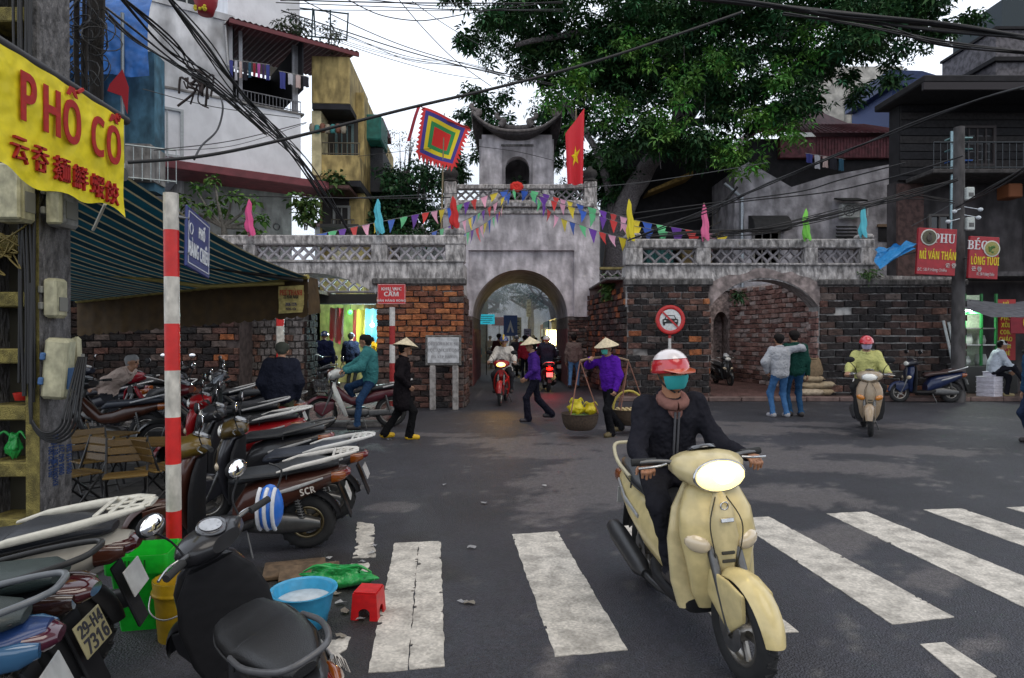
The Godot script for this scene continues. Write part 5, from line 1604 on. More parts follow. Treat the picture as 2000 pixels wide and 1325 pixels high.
	q.ball(P(1009, 366, 20.5), V(0.12, 0.1, 0.1), 8)
	solo("rosette", q, M(L(0.65, 0.02, 0.01), 0.7, {"back": 0.3}), "red cloth rosette where the pennant strings meet over the arch", "rosette")
	# folded banners on short poles along the parapets
	for e in [["hot pink", 486, 390, 460, 14.6, L(0.8, 0.10, 0.30), "by the forked tree on the left parapet"], ["cyan", 738, 389, 457, 14.6, L(0.10, 0.55, 0.68), "on the middle of the left parapet"], ["red", 885, 384, 446, 14.7, L(0.6, 0.015, 0.015), "at the left parapet's end post"], ["yellow", 1229, 390, 470, 16.6, L(0.75, 0.62, 0.02), "at the right parapet's first post"], ["pink", 1375, 398, 470, 16.6, L(0.8, 0.16, 0.34), "on the right parapet before the dim balconies"], ["lime green", 1573, 408, 470, 16.6, L(0.25, 0.75, 0.10), "on the right parapet before the grey wall"], ["sky blue", 1684, 400, 464, 16.6, L(0.12, 0.6, 0.72), "at the right parapet's last post"]]:
		var a := P(e[1], e[3], e[4]); var b := P(e[1], e[2], e[4])
		var o := thing("folded_flag", "%s folded flag standing %s" % [e[0], e[6]], "flag", a, Basis(), "folded flags along the parapets")
		q = MB.new(); q.tube([a, b + V(0, 0.02, 0)], 0.012, 5)
		partw("pole", q, plain(L(0.3, 0.25, 0.15)), o)
		q = MB.new()
		var rows := []
		var h := b.y - a.y
		for r in 9:
			var t := r / 8.0
			var row := []
			var rad := 0.012 + 0.10 * pow(t, 0.6) * (1.0 - 0.35 * pow(t, 4.0)) * (1.0 + 0.12 * sin(t * 9))
			for i in 20:
				var an := TAU * i / 20
				var rr := rad * (0.5 + 0.75 * absf(sin(an * 2.5 + t * 2.5 + e[1]))) * (1.0 + 0.2 * sin(t * 14 + an))
				row.append(b + V(cos(an) * rr + 0.035 * t + 0.012 * sin(t * 5 + e[1]), -t * h * (0.97 + 0.06 * sin(an * 2)), sin(an) * rr * 0.6))
			rows.append(row)
		q.grid(rows, true)
		partw("cloth", q, M(e[5], 0.65, {"back": 0.35}), o)
	# five colour festival flag
	var f := thing("festival_flag", "square five colour festival flag with red toothed fringe on a bamboo pole", "flag", P(862, 455, 19.0))
	var c4 := [P(828, 210, 19.0), P(915, 248, 18.8), P(887, 328, 18.9), P(816, 303, 19.2)]
	var fc := [L(0.72, 0.03, 0.03), L(0.045, 0.04, 0.27), L(0.8, 0.62, 0.01), L(0.02, 0.27, 0.07), L(0.72, 0.015, 0.01)]
	var fn := ["fringe_border", "blue_band", "yellow_band", "green_band", "red_centre"]
	var ins := [0.0, 0.055, 0.14, 0.225, 0.31, 0.5]
	for k in 5:
		q = MB.new()
		var at := func(u: float, w: float) -> Vector3:
			var p: Vector3 = c4[0].lerp(c4[1], u).lerp(c4[3].lerp(c4[2], u), w)
			return p + V(0, 0, 0.10 * sin(u * 6.0 + w * 2.0))
		var i0: float = ins[k]; var i1: float = ins[k + 1]
		if k == 4:
			var rows := []
			for r in 5:
				var row := []
				for j in 7: row.append(at.call(i0 + (1 - 2 * i0) * j / 6.0, i0 + (1 - 2 * i0) * r / 4.0))
				rows.append(row)
			q.grid(rows)
		else:
			var ra := []; var rb := []
			for s in 4:
				for j in 10:
					var u := j / 10.0
					for z in 2:
						var ii := i0 if z == 0 else i1
						var l := 1 - 2 * ii
						var uv: Vector2 = [Vector2(ii + u * l, ii), Vector2(1 - ii, ii + u * l), Vector2(1 - ii - u * l, 1 - ii), Vector2(ii, 1 - ii - u * l)][s]
						(ra if z == 0 else rb).append(at.call(uv.x, uv.y))
			q.grid([ra, rb], true)
			if k == 0:
				for s in [2, 1, 3]:
					for j in 10:
						var u0 := j / 10.0; var u1 := (j + 0.9) / 10.0
						var A: Vector2 = [Vector2.ZERO, Vector2(1, u0), Vector2(1 - u0, 1), Vector2(0, u0)][s]
						var B: Vector2 = [Vector2.ZERO, Vector2(1, u1), Vector2(1 - u1, 1), Vector2(0, u1)][s]
						var C2: Vector2 = (A + B) / 2 + [Vector2.ZERO, Vector2(0.09, 0.04), Vector2(0.02, 0.13), Vector2(-0.06, 0.03)][s]
						q.tri(at.call(A.x, A.y), at.call(B.x, B.y), at.call(C2.x, C2.y))
		partw(fn[k], q, M(fc[k], 0.75, {"back": 0.2}), f)
	q = MB.new()
	q.tube([P(862, 458, 19.0), P(865, 340, 19.05), P(868, 222, 19.05)], [0.03, 0.025, 0.015], 7)
	partw("pole", q, M(L(0.25, 0.2, 0.12), 0.8), f)
	q = MB.new()
	q.tube([P(820, 208, 19.0), P(868, 235, 18.95), P(917, 251, 18.8)], 0.018, 6)
	partw("spreader", q, M(L(0.2, 0.01, 0.01), 0.8), f)
	q = MB.new()
	var sr := []
	for i in 8:
		var t := i / 7.0
		var c := P(lerpf(820, 797, t), lerpf(206, 276, t), 19.0) + V(0, 0, 0.06 * sin(t * 5))
		sr.append([c - V(0.05, 0, 0), c + V(0.05, 0.01, 0)])
	q.grid(sr)
	partw("streamer", q, M(L(0.35, 0.01, 0.03), 0.8, {"back": 0.3}), f)
	# red flag with a yellow star
	var n := thing("red_flag", "tall red flag with a yellow star hanging beside the pavilion", "flag", P(1123, 362, 20.4))
	q = MB.new()
	var sheet := func(u: float, w: float) -> Vector3:
		var tp := P(lerpf(1104, 1141, u), lerpf(262, 213, u), 20.4)
		var bt := P(lerpf(1108, 1138, u), 361, 20.4)
		return tp.lerp(bt, w) + V(0, 0, 0.09 * sin(u * 9.0) * (0.4 + w))
	var rws := []
	for r in 10:
		var row := []
		for j in 13: row.append(sheet.call(j / 12.0, r / 9.0))
		rws.append(row)
	q.grid(rws)
	partw("cloth", q, M(L(0.68, 0.015, 0.03), 0.75, {"back": 0.4}), n)
	q = MB.new()
	var ctr := Vector2(0.54, 0.56)
	for i in 5:
		var a0 := -PI / 2 + TAU * i / 5
		var pA := ctr + Vector2(cos(a0) * 0.27, sin(a0) * 0.17)
		for sg in [-1.0, 1.0]:
			var a1: float = a0 + sg * PI / 5
			var pB := ctr + Vector2(cos(a1) * 0.105, sin(a1) * 0.065)
			q.tri(sheet.call(ctr.x, ctr.y) + V(0, 0, 0.015), sheet.call(pA.x, pA.y) + V(0, 0, 0.015), sheet.call(pB.x, pB.y) + V(0, 0, 0.015))
	partw("star", q, M(L(0.8, 0.6, 0.01), 0.7), n)
	q = MB.new(); q.tube([P(1123, 362, 20.55), P(1125, 214, 20.55)], 0.022, 6)
	partw("pole", q, M(L(0.25, 0.2, 0.12), 0.8), n)

# ---------- street furniture and small things ----------
func striped_pole(lab: String, at: Vector3, h: float, r: float, band: float, first_red: bool, lean := 0.0) -> Node3D:
	var o := thing("striped_pole", lab, "pole", at, Basis(Vector3.BACK, lean))
	var y := 0.0
	var k := 0
	var white := M(L(0.74, 0.70, 0.62), 0.4, {"tex": "dust", "scale": 1.2, "tex2": "blotch", "scale2": Vector3(2.0, 0.9, 2.0)})
	var red := M(L(0.62, 0.015, 0.012), 0.4, {"tex": "dust", "scale": 1.2})
	while y < h - 0.001:
		var y1 := minf(y + band, h)
		if h - y1 < band * 0.3: y1 = h
		var q := MB.new()
		q.lathe([[0.001, y], [r, y], [r, y1], [0.001, y1]], 20)
		for i in q.n.size():
			if absf(q.v[i].y - y) < 0.001 or absf(q.v[i].y - y1) < 0.001: q.n[i] = V(q.v[i].x, 0, q.v[i].z).normalized() if V(q.v[i].x, 0, q.v[i].z).length() > r * 0.5 else Vector3.UP
		part("band", q, red if (k % 2 == 0) == first_red else white, o)
		y = y1
		k += 1
	return o
func face(o: Vector3, right: Vector3, s := 1.0) -> Transform3D:
	return Transform3D(Basis(right, Vector3.UP, right.cross(Vector3.UP)).scaled_local(V(s, s, s)), o)
# strokes of one written character in a unit square, on the plane xf
func glyph(par: Node3D, st: Array, xf: Transform3D, w: float, m: Material, nm := "character"):
	var q := MB.new()
	q.t = xf
	for s in st:
		for i in s.size() - 1:
			var a := V(s[i][0], s[i][1], 0); var b := V(s[i + 1][0], s[i + 1][1], 0)
			var d := (b - a)
			q.box((a + b) / 2, V(d.length() + w * 0.7, w * R(0.85, 1.15), 0.02), Basis(Vector3.BACK, atan2(d.y, d.x)))
	part(nm, q, m, par)

func left_foreground():
	var yc := M(L(0.30, 0.25, 0.07), 0.9, {"tex": "stain", "scale": 0.7, "tex2": "fine", "scale2": 1.5, "bump": "grit", "bscale": 0.8})  # concrete with the warm light from the left put into its yellow
	var gc := M(L(0.19, 0.18, 0.18), 0.92, {"tex": "stain", "scale": Vector3(1.2, 0.5, 1.2), "tex2": "fine", "scale2": 1.2, "bump": "bump", "bscale": 1.5})
	var blk := M(L(0.014, 0.014, 0.015), 0.55)
	var cream := M(L(0.60, 0.57, 0.38), 0.5, {"tex": "dust", "scale": 1.0, "tex2": "blotch", "scale2": Vector3(1.5, 1.0, 1.5)})  # warm light from the left is put into the cream of the boxes
	# pierced concrete pole
	var up := thing("utility_pole", "square concrete utility pole with ladder holes, stencilled blue phone adverts and cable loops", "utility pole", V(-4.1, 0, -5.4))
	for x in [[-4.44, -4.32], [-3.955, -3.84]]: one("pole_side", up, gc, x[0], x[1], 0, 7.2, -5.58, -5.2, 0.012)
	for i in 15:
		var y := 0.11 + 0.463 * i
		one("rung", up, yc, -4.321, -3.954, y - 0.05, y + 0.07, -5.56, -5.205, 0.01)
		one("back_web", up, M(L(0.05, 0.045, 0.03), 0.95), -4.32, -3.956, y + 0.071, y + 0.41, -5.57, -5.5, 0.0)
	for x in [[-4.438, -4.322], [-3.953, -3.842]]: one("warm_light_front", up, yc, x[0], x[1], 0.0, 3.3, -5.199, -5.194, 0.0)  # yellow strips carry the warm side light on the front as colour
	var inkm := M(L(0.02, 0.05, 0.16), 0.9, {"tex": "stain", "scale": 3.0})
	for e in [["0913 282 001", 0.26, 0.085], ["KHOAN CẮT BÊ TÔNG", 0.28, 0.13], ["0988 640 217", 0.24, 0.20], ["0904 115 338", 0.2, 0.29]]:
		var t := text("stencil_lettering", e[0], 0.062, inkm, up, Transform3D(Basis(V(0, 1, 0), V(0, 0, 1), V(1, 0, 0)), V(0.262, 0.45 + e[1], 0.2 - e[2])), "Droid Sans", true, 0.5, 0.004)
		t.position = V(0.2625, 0.55 + e[1] * 0.3, 0.165 - e[2] * 1.05)
	# meter boxes
	var bs := [["grey meter box with a hinged front, highest on the concrete pole", P(120, 398, 5.3), V(0.16, 0.4, 0.26)], ["small pale junction box in the middle of the concrete pole", P(106, 583, 5.3), V(0.13, 0.33, 0.2)], ["big rounded cream meter box with blue label, lowest on the pole", P(106, 720, 5.25), V(0.2, 0.5, 0.2)], ["narrow yellowish fuse box beside the big cream one on the pole", P(150, 694, 5.5), V(0.09, 0.32, 0.1)], ["large stained cream cabinet at the top left edge", P(25, 378, 5.05), V(0.26, 0.46, 0.2)]]
	for i in bs.size():
		var b = bs[i]
		var o := thing("meter_box", b[0], "meter box", b[1] - V(0, b[2].y / 2, 0), Basis(Vector3.BACK, [0.0, 0.0, -0.09, 0.05, 0.0][i]) * yaw([0.0, 0.05, 0.2, 0.0, 0.0][i]))
		var q := MB.new(); q.box(V(0, b[2].y / 2, -0.02), b[2] - V(0.02, 0, 0.04), Basis(), 0.025)
		part("case", q, cream if i != 0 else M(L(0.3, 0.3, 0.29), 0.5, {"tex": "stain", "scale": 1.0}), o)
		q = MB.new(); q.box(V(0.015, b[2].y * 0.5, b[2].z * 0.5 - 0.03), V(b[2].x * 0.8, b[2].y * 0.94, 0.04), Basis(), 0.015)
		part("lid", q, cream, o)
		q = MB.new()
		for y in [0.3, 0.7]: q.box(V(-b[2].x * 0.36, b[2].y * y, b[2].z * 0.5 - 0.01), V(0.035, 0.06, 0.04), Basis(), 0.008)
		q.box(V(b[2].x * 0.5 - 0.005, b[2].y * 0.35, -0.02), V(0.008, b[2].y * 0.35, b[2].z * 0.5))
		part("latch", q, M(L(0.05, 0.13, 0.3), 0.5) if i == 2 else M(L(0.2, 0.2, 0.18), 0.6), o)
	# black cables on the pole
	for k in 7:
		var q := MB.new()
		var x := -3.97 + 0.02 * k + R(-0.01, 0.01)
		q.tube(curve([V(x, 7.0, -5.14), V(x + R(-0.02, 0.02), 4.4, -5.13), V(x + R(-0.02, 0.02), 3.0, -5.14), V(x + R(-0.02, 0.02), 2.0, -5.15), V(x, R(1.0, 1.4), -5.16)]), R(0.009, 0.015), 6)
		solo("pole_cable", q, blk, "black cable tied down the edge of the concrete pole", "cable", "black cables tied to the concrete pole")
	for k in 5:
		var q := MB.new()
		var r := 0.13 + 0.018 * k
		var pts := [V(-3.86 - 0.01 * k, 2.1, -5.15)]
		for i in 9:
			var a := PI + PI * i / 8
			pts.append(V(-3.72 + cos(a) * r, 1.06 + sin(a) * r * 1.25, -5.12 - 0.02 * k))
		pts.append(V(-3.59 + 0.015 * k, 1.5, -5.3))
		q.tube(curve(pts, 3), 0.0095, 6)
		solo("cable_loop", q, blk, "black cable loop hanging under the cream box on the pole", "cable", "cable loops under the cream meter box")
	var q0 := MB.new()
	for i in 24:
		var c := V(R(-4.4, -3.98), R(2.2, 2.5), -5.17)
		q0.tube(curve([c, c + V(R(-0.12, 0.12), R(-0.14, 0.1), 0.03), c + V(R(-0.25, 0.25), R(-0.2, 0.12), 0.04), c + V(R(-0.2, 0.2), R(-0.1, 0.15), 0.0)], 4), 0.007, 5)
	solo("wire_coil", q0, M(L(0.16, 0.12, 0.03), 0.7), "yellowish tangle of thin wires under the large cream cabinet", "wire coil")
	for e in [["thick twisted bundle of dark cables dropping behind the banner's top edge", 188, 6.3, 0.05, 9], ["dark cable bundle hanging just left of the coiled wires", 158, 6.1, 0.03, 5], ["dark cable mass above the utility pole at the top left", 95, 5.6, 0.08, 10]]:
		var q := MB.new()
		for k in e[4]:
			var x := R(-18, 18)
			q.tube(curve([P(e[1] + x, -60, e[2]), P(e[1] + x * 0.9, 40, e[2]), P(e[1] + x * 0.8 - 2, 110, e[2]), P(e[1] + x * 0.7, 200, e[2]), P(e[1] + x * 0.6 - 3, 360, e[2])], 4), e[3] * R(0.3, 0.7), 6)
		solo("cable_bundle", q, M(L(0.02, 0.015, 0.012), 0.8, {"tex": "stain", "scale": 2.0}), e[0], "cable bundle")
	var qc := MB.new()
	for i in 34:
		var c := P(R(130, 205), R(15, 160), R(5.9, 6.6))
		qc.torus(c, Basis.from_euler(V(R(-0.6, 0.6), R(-0.8, 0.8), 0)), R(0.07, 0.2), 0.006, 14, 4)
	solo("wire_coil", qc, blk, "mass of looped black wires hanging at the top left of the street", "wire coil")
	# things pushed into the pole's holes
	_bag(V(-4.13, 0.665, -5.3), 0.15, 0.2, L(0.02, 0.32, 0.06), "green plastic bag stuffed into a hole of the concrete pole")
	var rd := MB.new(); rd.lathe([[0.001, 0], [0.05, 0], [0.065, 0.06], [0.06, 0.062], [0.045, 0.01], [0.001, 0.01]], 12, V(-4.03, 1.146, -5.26))
	solo("plastic_cup", rd, plastic(L(0.5, 0.02, 0.01)), "red plastic cup standing in a hole of the concrete pole", "cup")
	# yellow banner along the kerb side
	var bn := thing("shop_banner", "crumpled yellow cloth noodle shop banner with red lettering", "banner", V(-2.98, 2.6, -4.1))
	var q := MB.new()
	var rows := []
	for r in 15:
		var row := []
		for k in 41:
			var z := 3.2 + 1.72 * k / 40.0
			var t := r / 14.0
			var top := lerpf(3.40, 3.335, (z - 3.2) / 1.7)
			var bot := lerpf(2.69, 2.585, (z - 3.2) / 1.7) - 0.03 * sin(z * 5.0) - 0.02 * sin(z * 13)
			row.append(V(-2.98 + 0.009 * sin(z * 11 + t * 4) * t + 0.006 * sin(z * 23 - t * 9) + 0.008 * sin(t * 7), lerpf(top, bot, t), -z))
		rows.append(row)
	q.grid(rows)
	partw("cloth", q, M(L(0.84, 0.69, 0.010), 0.6, {"tex": "dust", "scale": 0.8, "bump": "fold", "bscale": 1.2, "back": 0.3}), bn)
	q = MB.new(); q.tube([V(-3.02, 3.44, -3.0), V(-3.01, 3.35, -5.0)], 0.035, 8)
	partw("rod", q, M(L(0.03, 0.028, 0.03), 0.7), bn)
	var red := M(L(0.42, 0.012, 0.008), 0.65, {"tex": "dust", "scale": 2.0})
	var lx := -2.98 + 0.020
	var bx_ := Basis(V(0, 0, -1), V(0, 1, 0), V(1, 0, 0))
	for e in [["P", 3.92, 2.985, 0.30], ["H", 4.125, 2.975, 0.30], ["Ô", 4.315, 2.965, 0.29], ["C", 4.58, 2.955, 0.28], ["Ô", 4.765, 2.945, 0.28]]:
		var t := text("lettering", e[0], e[3], red, bn, Transform3D(bx_, V(lx + 2.98, e[2] - 2.6 + e[3] * 0.36, 4.1 - e[1])), "Droid Sans", true, 0.66, 0.006)
		t.position.y = e[2] - 2.6 + 0.14
	glyph(bn, [[[0.0, 0.0], [0.5, 0.4]]], Transform3D(bx_ * Basis.from_scale(V(0.09, 0.09, 1)), V(lx + 2.98, 0.735, -0.27)), 0.22, red, "accent")
	glyph(bn, [[[0.0, 0.1], [0.1, 0.45], [0.4, 0.4], [0.25, 0.1], [0.2, -0.05]]], Transform3D(bx_ * Basis.from_scale(V(0.09, 0.09, 1)), V(lx + 2.98, 0.695, -0.70)), 0.15, red, "accent")
	var gl := [
		[[[0.2, 0.9], [0.8, 0.9]], [[0.05, 0.6], [0.95, 0.6]], [[0.45, 0.6], [0.2, 0.12], [0.85, 0.18]], [[0.65, 0.4], [0.9, 0.02]]],
		[[[0.2, 0.95], [0.8, 0.95]], [[0.05, 0.72], [0.95, 0.72]], [[0.5, 0.95], [0.45, 0.72], [0.1, 0.42]], [[0.5, 0.72], [0.92, 0.42]], [[0.3, 0.36], [0.3, 0.03], [0.72, 0.03], [0.72, 0.36], [0.3, 0.36]]],
		[[[0.02, 0.85], [0.45, 0.85]], [[0.23, 0.98], [0.23, 0.6]], [[0.02, 0.6], [0.45, 0.6]], [[0.2, 0.5], [0.02, 0.3]], [[0.15, 0.4], [0.42, 0.4], [0.05, 0.02]], [[0.15, 0.25], [0.45, 0.02]], [[0.5, 0.92], [1, 0.92]], [[0.75, 0.92], [0.7, 0.75]], [[0.54, 0.72], [0.54, 0.05], [0.98, 0.05], [0.98, 0.72], [0.54, 0.72]], [[0.69, 0.7], [0.69, 0.05]], [[0.84, 0.7], [0.84, 0.05]]],
		[[[0.2, 0.98], [0.05, 0.8]], [[0.15, 0.92], [0.4, 0.92], [0.3, 0.76]], [[0.08, 0.72], [0.08, 0.3], [0.45, 0.3], [0.45, 0.72], [0.08, 0.72]], [[0.08, 0.5], [0.45, 0.5]], [[0.27, 0.72], [0.27, 0.3]], [[0.03, 0.18], [0.06, 0.05]], [[0.18, 0.18], [0.2, 0.05]], [[0.32, 0.18], [0.34, 0.05]], [[0.44, 0.18], [0.48, 0.05]], [[0.62, 0.97], [0.68, 0.84]], [[0.92, 0.97], [0.85, 0.84]], [[0.55, 0.8], [1, 0.8]], [[0.58, 0.58], [0.97, 0.58]], [[0.52, 0.36], [1.02, 0.36]], [[0.77, 0.8], [0.77, 0.02]]],
		[[[0.1, 0.8], [0.1, 0.5], [0.4, 0.5], [0.4, 0.8], [0.1, 0.8]], [[0.25, 0.98], [0.25, 0.2]], [[0.02, 0.18], [0.45, 0.24]], [[0.55, 0.95], [0.55, 0.02]], [[0.55, 0.92], [0.72, 0.92], [0.72, 0.7], [0.55, 0.7]], [[0.8, 0.92], [0.98, 0.92], [0.98, 0.68], [0.8, 0.68]], [[0.78, 0.5], [0.98, 0.5], [0.68, 0.05]], [[0.72, 0.36], [1.0, 0.03]]],
		[[[0.25, 0.98], [0.02, 0.7]], [[0.25, 0.98], [0.45, 0.75]], [[0.1, 0.65], [0.4, 0.65], [0.4, 0.35], [0.1, 0.35]], [[0.1, 0.65], [0.1, 0.05], [0.3, 0.15]], [[0.75, 0.98], [0.78, 0.85]], [[0.52, 0.78], [1, 0.78]], [[0.65, 0.72], [0.52, 0.5]], [[0.86, 0.72], [1, 0.5]], [[0.62, 0.45], [1, 0.03]], [[0.92, 0.48], [0.5, 0.03]]]]
	for i in 6:
		var z: float = [3.86, 4.03, 4.22, 4.4, 4.575, 4.745][i]
		var s := 0.135
		glyph(bn, gl[i], Transform3D(bx_ * Basis.from_scale(V(s, s * 1.15, 1)), V(lx + 2.975, lerpf(0.125, 0.055, i / 5.0), 4.1 - z + s / 2)), 0.1, red)
	# striped awning of the corner cafe
	var aw := thing("striped_awning", "teal and cream striped cafe awning with a brown scalloped valance", "awning", V(-5.0, 2.2, -8.0))
	var nl := V(-7.3, 2.72, -6.0); var nr := V(-3.04, 2.94, -5.0); var fl := P(150, 589, 10.6); var fr := P(602, 541, 9.2)
	var cols := [L(0.004, 0.10, 0.15), L(0.50, 0.45, 0.28), L(0.003, 0.04, 0.07), L(0.50, 0.45, 0.28)]
	q = MB.new()
	var ns := 30
	for s in ns:
		for half in 2:
			var u0 := (s + (0.0 if half == 0 else 0.80)) / ns
			var u1 := (s + (0.80 if half == 0 else 1.0)) / ns
			q.col = cols[(s % 2) * 2 + half]
			var rws := []
			for r in 9:
				var t := r / 8.0
				var sag := -0.10 * sin(t * PI)
				rws.append([nl.lerp(nr, u0).lerp(fl.lerp(fr, u0), t) + V(0, sag, 0), nl.lerp(nr, u1).lerp(fl.lerp(fr, u1), t) + V(0, sag, 0)])
			q.grid(rws)
	partw("canopy", q, M(Color.WHITE, 0.75, {"vc": true, "back": 0.55, "tex": "dust", "scale": 1.0}), aw)
	var vb := M(L(0.075, 0.042, 0.012), 0.85, {"tex": "blotch", "scale": 0.6, "bump": "fold", "bscale": 1.5})
	q = MB.new()
	rows = []
	for r in 5:
		var row := []
		for k in 97:
			var u := k / 96.0
			var h := 0.55 + (0.035 * absf(sin(u * 24.0 * PI)))
			row.append(fl.lerp(fr, u) + V(0, -h * r / 4.0, 0.02 * sin(u * 40.0) * r / 4.0 + 0.012 * sin(u * 95)))
		rows.append(row)
	q.grid(rows)
	partw("valance", q, vb, aw)
	q = MB.new()
	q.grid([[fr, fr + V(0.03, 0, -0.35)], [fr + V(0, -0.55, 0), fr + V(0.06, -0.5, -0.4)]])
	partw("valance_return", q, vb, aw)
	q = MB.new(); q.tube([fl, fr], 0.035, 8)
	partw("front_bar", q, M(L(0.36, 0.29, 0.07), 0.5, {"tex": "stain", "scale": 1.0}), aw)
	q = MB.new(); q.tube([nl, nr], 0.06, 8)
	partw("roller", q, M(L(0.05, 0.05, 0.05), 0.6), aw)
	q = MB.new()
	q.tube([nr + V(-0.2, -0.03, 0.2), P(258, 395, 6.6), P(312, 505, 7.6)], 0.05, 8)
	partw("folding_arm", q, M(L(0.02, 0.018, 0.016), 0.6), aw)
	q = MB.new()
	q.tube([P(312, 508, 7.6), P(590, 548, 9.1)], 0.03, 8)
	partw("folding_arm", q, M(L(0.02, 0.018, 0.016), 0.6), aw)
	q = MB.new()
	q.tube([P(170, 530, 8.2), P(400, 560, 8.9), P(555, 553, 9.15)], 0.03, 8)
	partw("folding_arm", q, M(L(0.3, 0.24, 0.07), 0.6), aw)
	q = MB.new(); q.tube([P(182, 450, 5.2), P(206, 399, 4.95)], 0.012, 6)
	partw("stay", q, plain(L(0.6, 0.58, 0.5)), aw)
	# poster pinned on the valance
	var po := thing("poster", "crumpled cream poster with red and black print pinned on the brown valance", "poster", P(568, 613, 9.2))
	var pr := V(1, 0.05, 0.1).normalized()
	q = MB.new()
	rows = []
	for r in 6:
		var row := []
		for k in 6: row.append(P(544 + 50 * k / 5.0, 560 - 3.0 * k / 5.0 + 53 * r / 5.0, 9.22) + V(0, 0, 0.012 * sin(k * 2.1 + r * 1.3)))
		rows.append(row)
	q.grid(rows)
	partw("paper", q, M(L(0.56, 0.46, 0.16), 0.8, {"tex": "blotch", "scale": 1.5}), po)
	for e in [["PHỦ THÀNH".replace("Ủ", "Ú"), 572, 0.075, L(0.4, 0.01, 0.01), "Droid Serif"], ["22 HÀM NAM", 580, 0.05, L(0.02, 0.02, 0.02), "Droid Sans"], ["3926 7279", 595, 0.05, L(0.02, 0.02, 0.1), "Droid Sans"], ["PHÓNG VIÊN", 604, 0.035, L(0.03, 0.02, 0.05), "Droid Sans"]]:
		text("print", e[0], e[2], M(e[3], 0.8), po, Transform3D(Basis(), P(568, e[1], 9.17) - po.position), e[4], true, 0.5, 0.004)
	# leaning red and white pole with the street name
	striped_pole("tall red and white striped pole carrying the blue street name sign", V(-2.115, 0, -4.0), 2.565, 0.0445, 0.292, false, 0.006)
	var sn := thing("street_sign", "dark blue enamel street name sign on the nearest striped pole", "sign", V(-2.12, 2.12, -4.3))
	var so := V(-2.055, 2.31, -4.03); var sd := V(-0.10, -0.035, -0.5).normalized()
	var sb := Basis(sd, sd.cross(V(0, 0, 1)).normalized() * 0 + V(0, 1, 0), V(1, 0, -0.19).normalized()).orthonormalized()
	var sx := Transform3D(sb, so + sd * 0.27)
	q = MB.new(); q.t = sx; q.box(V(0, 0, 0), V(0.54, 0.39, 0.018), Basis(), 0.006)
	partw("plate", q, plain(L(0.008, 0.025, 0.17), 0.3), sn)
	q = MB.new(); q.t = sx
	for e in [[0, 0.165, 0.48, 0.007], [0, -0.165, 0.48, 0.007], [-0.24, 0, 0.007, 0.33], [0.24, 0, 0.007, 0.33]]: q.box(V(e[0], e[1], 0.0095), V(e[2], e[3], 0.004))
	partw("border", q, plain(L(0.6, 0.62, 0.66)), sn)
	var wl := plain(L(0.7, 0.72, 0.75))
	for e in [["PHÔ", 0.07, 0.075, 0.05], ["HÀNG CHIÊU", -0.07, 0.095, 0.0]]:
		text("lettering", e[0], e[2], wl, sn, sn.global_transform.affine_inverse() * (sx * Transform3D(Basis(), V(e[3], e[1], 0.012))), "Droid Sans", true, 0.72 if e[1] > 0 else 0.6, 0.003)
	for e in [[0.113, 0.125], [0.152, 0.0]]:
		q = MB.new(); q.t = sx; q.box(V(e[0], e[1], 0.012), V(0.035, 0.01, 0.004), Basis(Vector3.BACK, 0.8))
		partw("accent", q, wl, sn)
	q = MB.new(); q.t = sx; q.torus(V(-0.19, 0.06, 0.011), Basis(), 0.035, 0.004, 16, 4)
	partw("emblem", q, wl, sn)
	q = MB.new(); q.tube([V(-2.1, 2.42, -4.0), V(-2.05, 2.42, -4.06)], 0.012, 6); q.tube([V(-2.1, 2.2, -4.0), V(-2.05, 2.2, -4.06)], 0.012, 6)
	partw("bracket", q, metal(L(0.2, 0.2, 0.2)), sn)
	striped_pole("short red and white pole behind the man in a dark jacket", V(-4.62, 0.06, -12.75), 2.2, 0.075, 0.36, false)
	# chairs and tables of the cafe
	var ch0: Node3D = null
	var cp := [[245, 1005, 0.5, "brown slatted cafe chair nearest the striped pole, its back toward the road"], [185, 968, 0.9, "brown slatted cafe chair at the left end of the low table"], [150, 1000, -0.4, "brown slatted cafe chair beside the concrete pole"], [315, 985, 2.6, "brown slatted cafe chair partly hidden behind the striped pole"], [215, 930, 2.2, "brown slatted cafe chair behind the low table under the awning"]]
	for e in cp:
		var at := G(e[0], e[1]) + V(0, 0.03, 0)
		if ch0 == null:
			ch0 = _chair(e[3], at, e[2])
		else: dup(ch0, e[3], at, yaw(e[2]), "folding slatted cafe chairs")
	ch0.set_meta("group", "folding slatted cafe chairs")
	for e in [[280, 960, 0.15, "low slatted brown cafe table behind the striped pole"], [165, 940, -0.2, "second low brown cafe table deeper under the awning"]]:
		var t := thing("cafe_table", e[3], "table", G(e[0], e[1]) + V(0, 0.03, 0), yaw(e[2]), "low cafe tables")
		for k in 6:
			q = MB.new(); q.box(V(0, 0.50, -0.25 + 0.1 * k), V(0.95, 0.022, 0.088), Basis(), 0.005)
			part("slat", q, _wood(), t)
		for k in 4:
			var sx_ := -1.0 if k % 2 else 1.0
			var sz := -1.0 if k < 2 else 1.0
			q = MB.new(); q.tube([V(0.38 * sx_, 0.485, 0.22 * sz), V(0.30 * sx_, 0, 0.24 * sz)], 0.013, 6)
			part("leg", q, blk, t)
	# bucket, bin, basin, stool, bag, litter
	var bu := thing("bucket", "dented yellow plastic bucket behind the striped pole's foot", "bucket", G(348, 1245))
	q = MB.new(); q.lathe([[0.001, 0], [0.105, 0], [0.125, 0.25], [0.14, 0.255], [0.14, 0.27], [0.13, 0.28], [0.135, 0.33], [0.125, 0.33], [0.1, 0.02], [0.001, 0.015]], 22)
	part("pail", q, plastic(L(0.48, 0.30, 0.01), 0.4), bu)
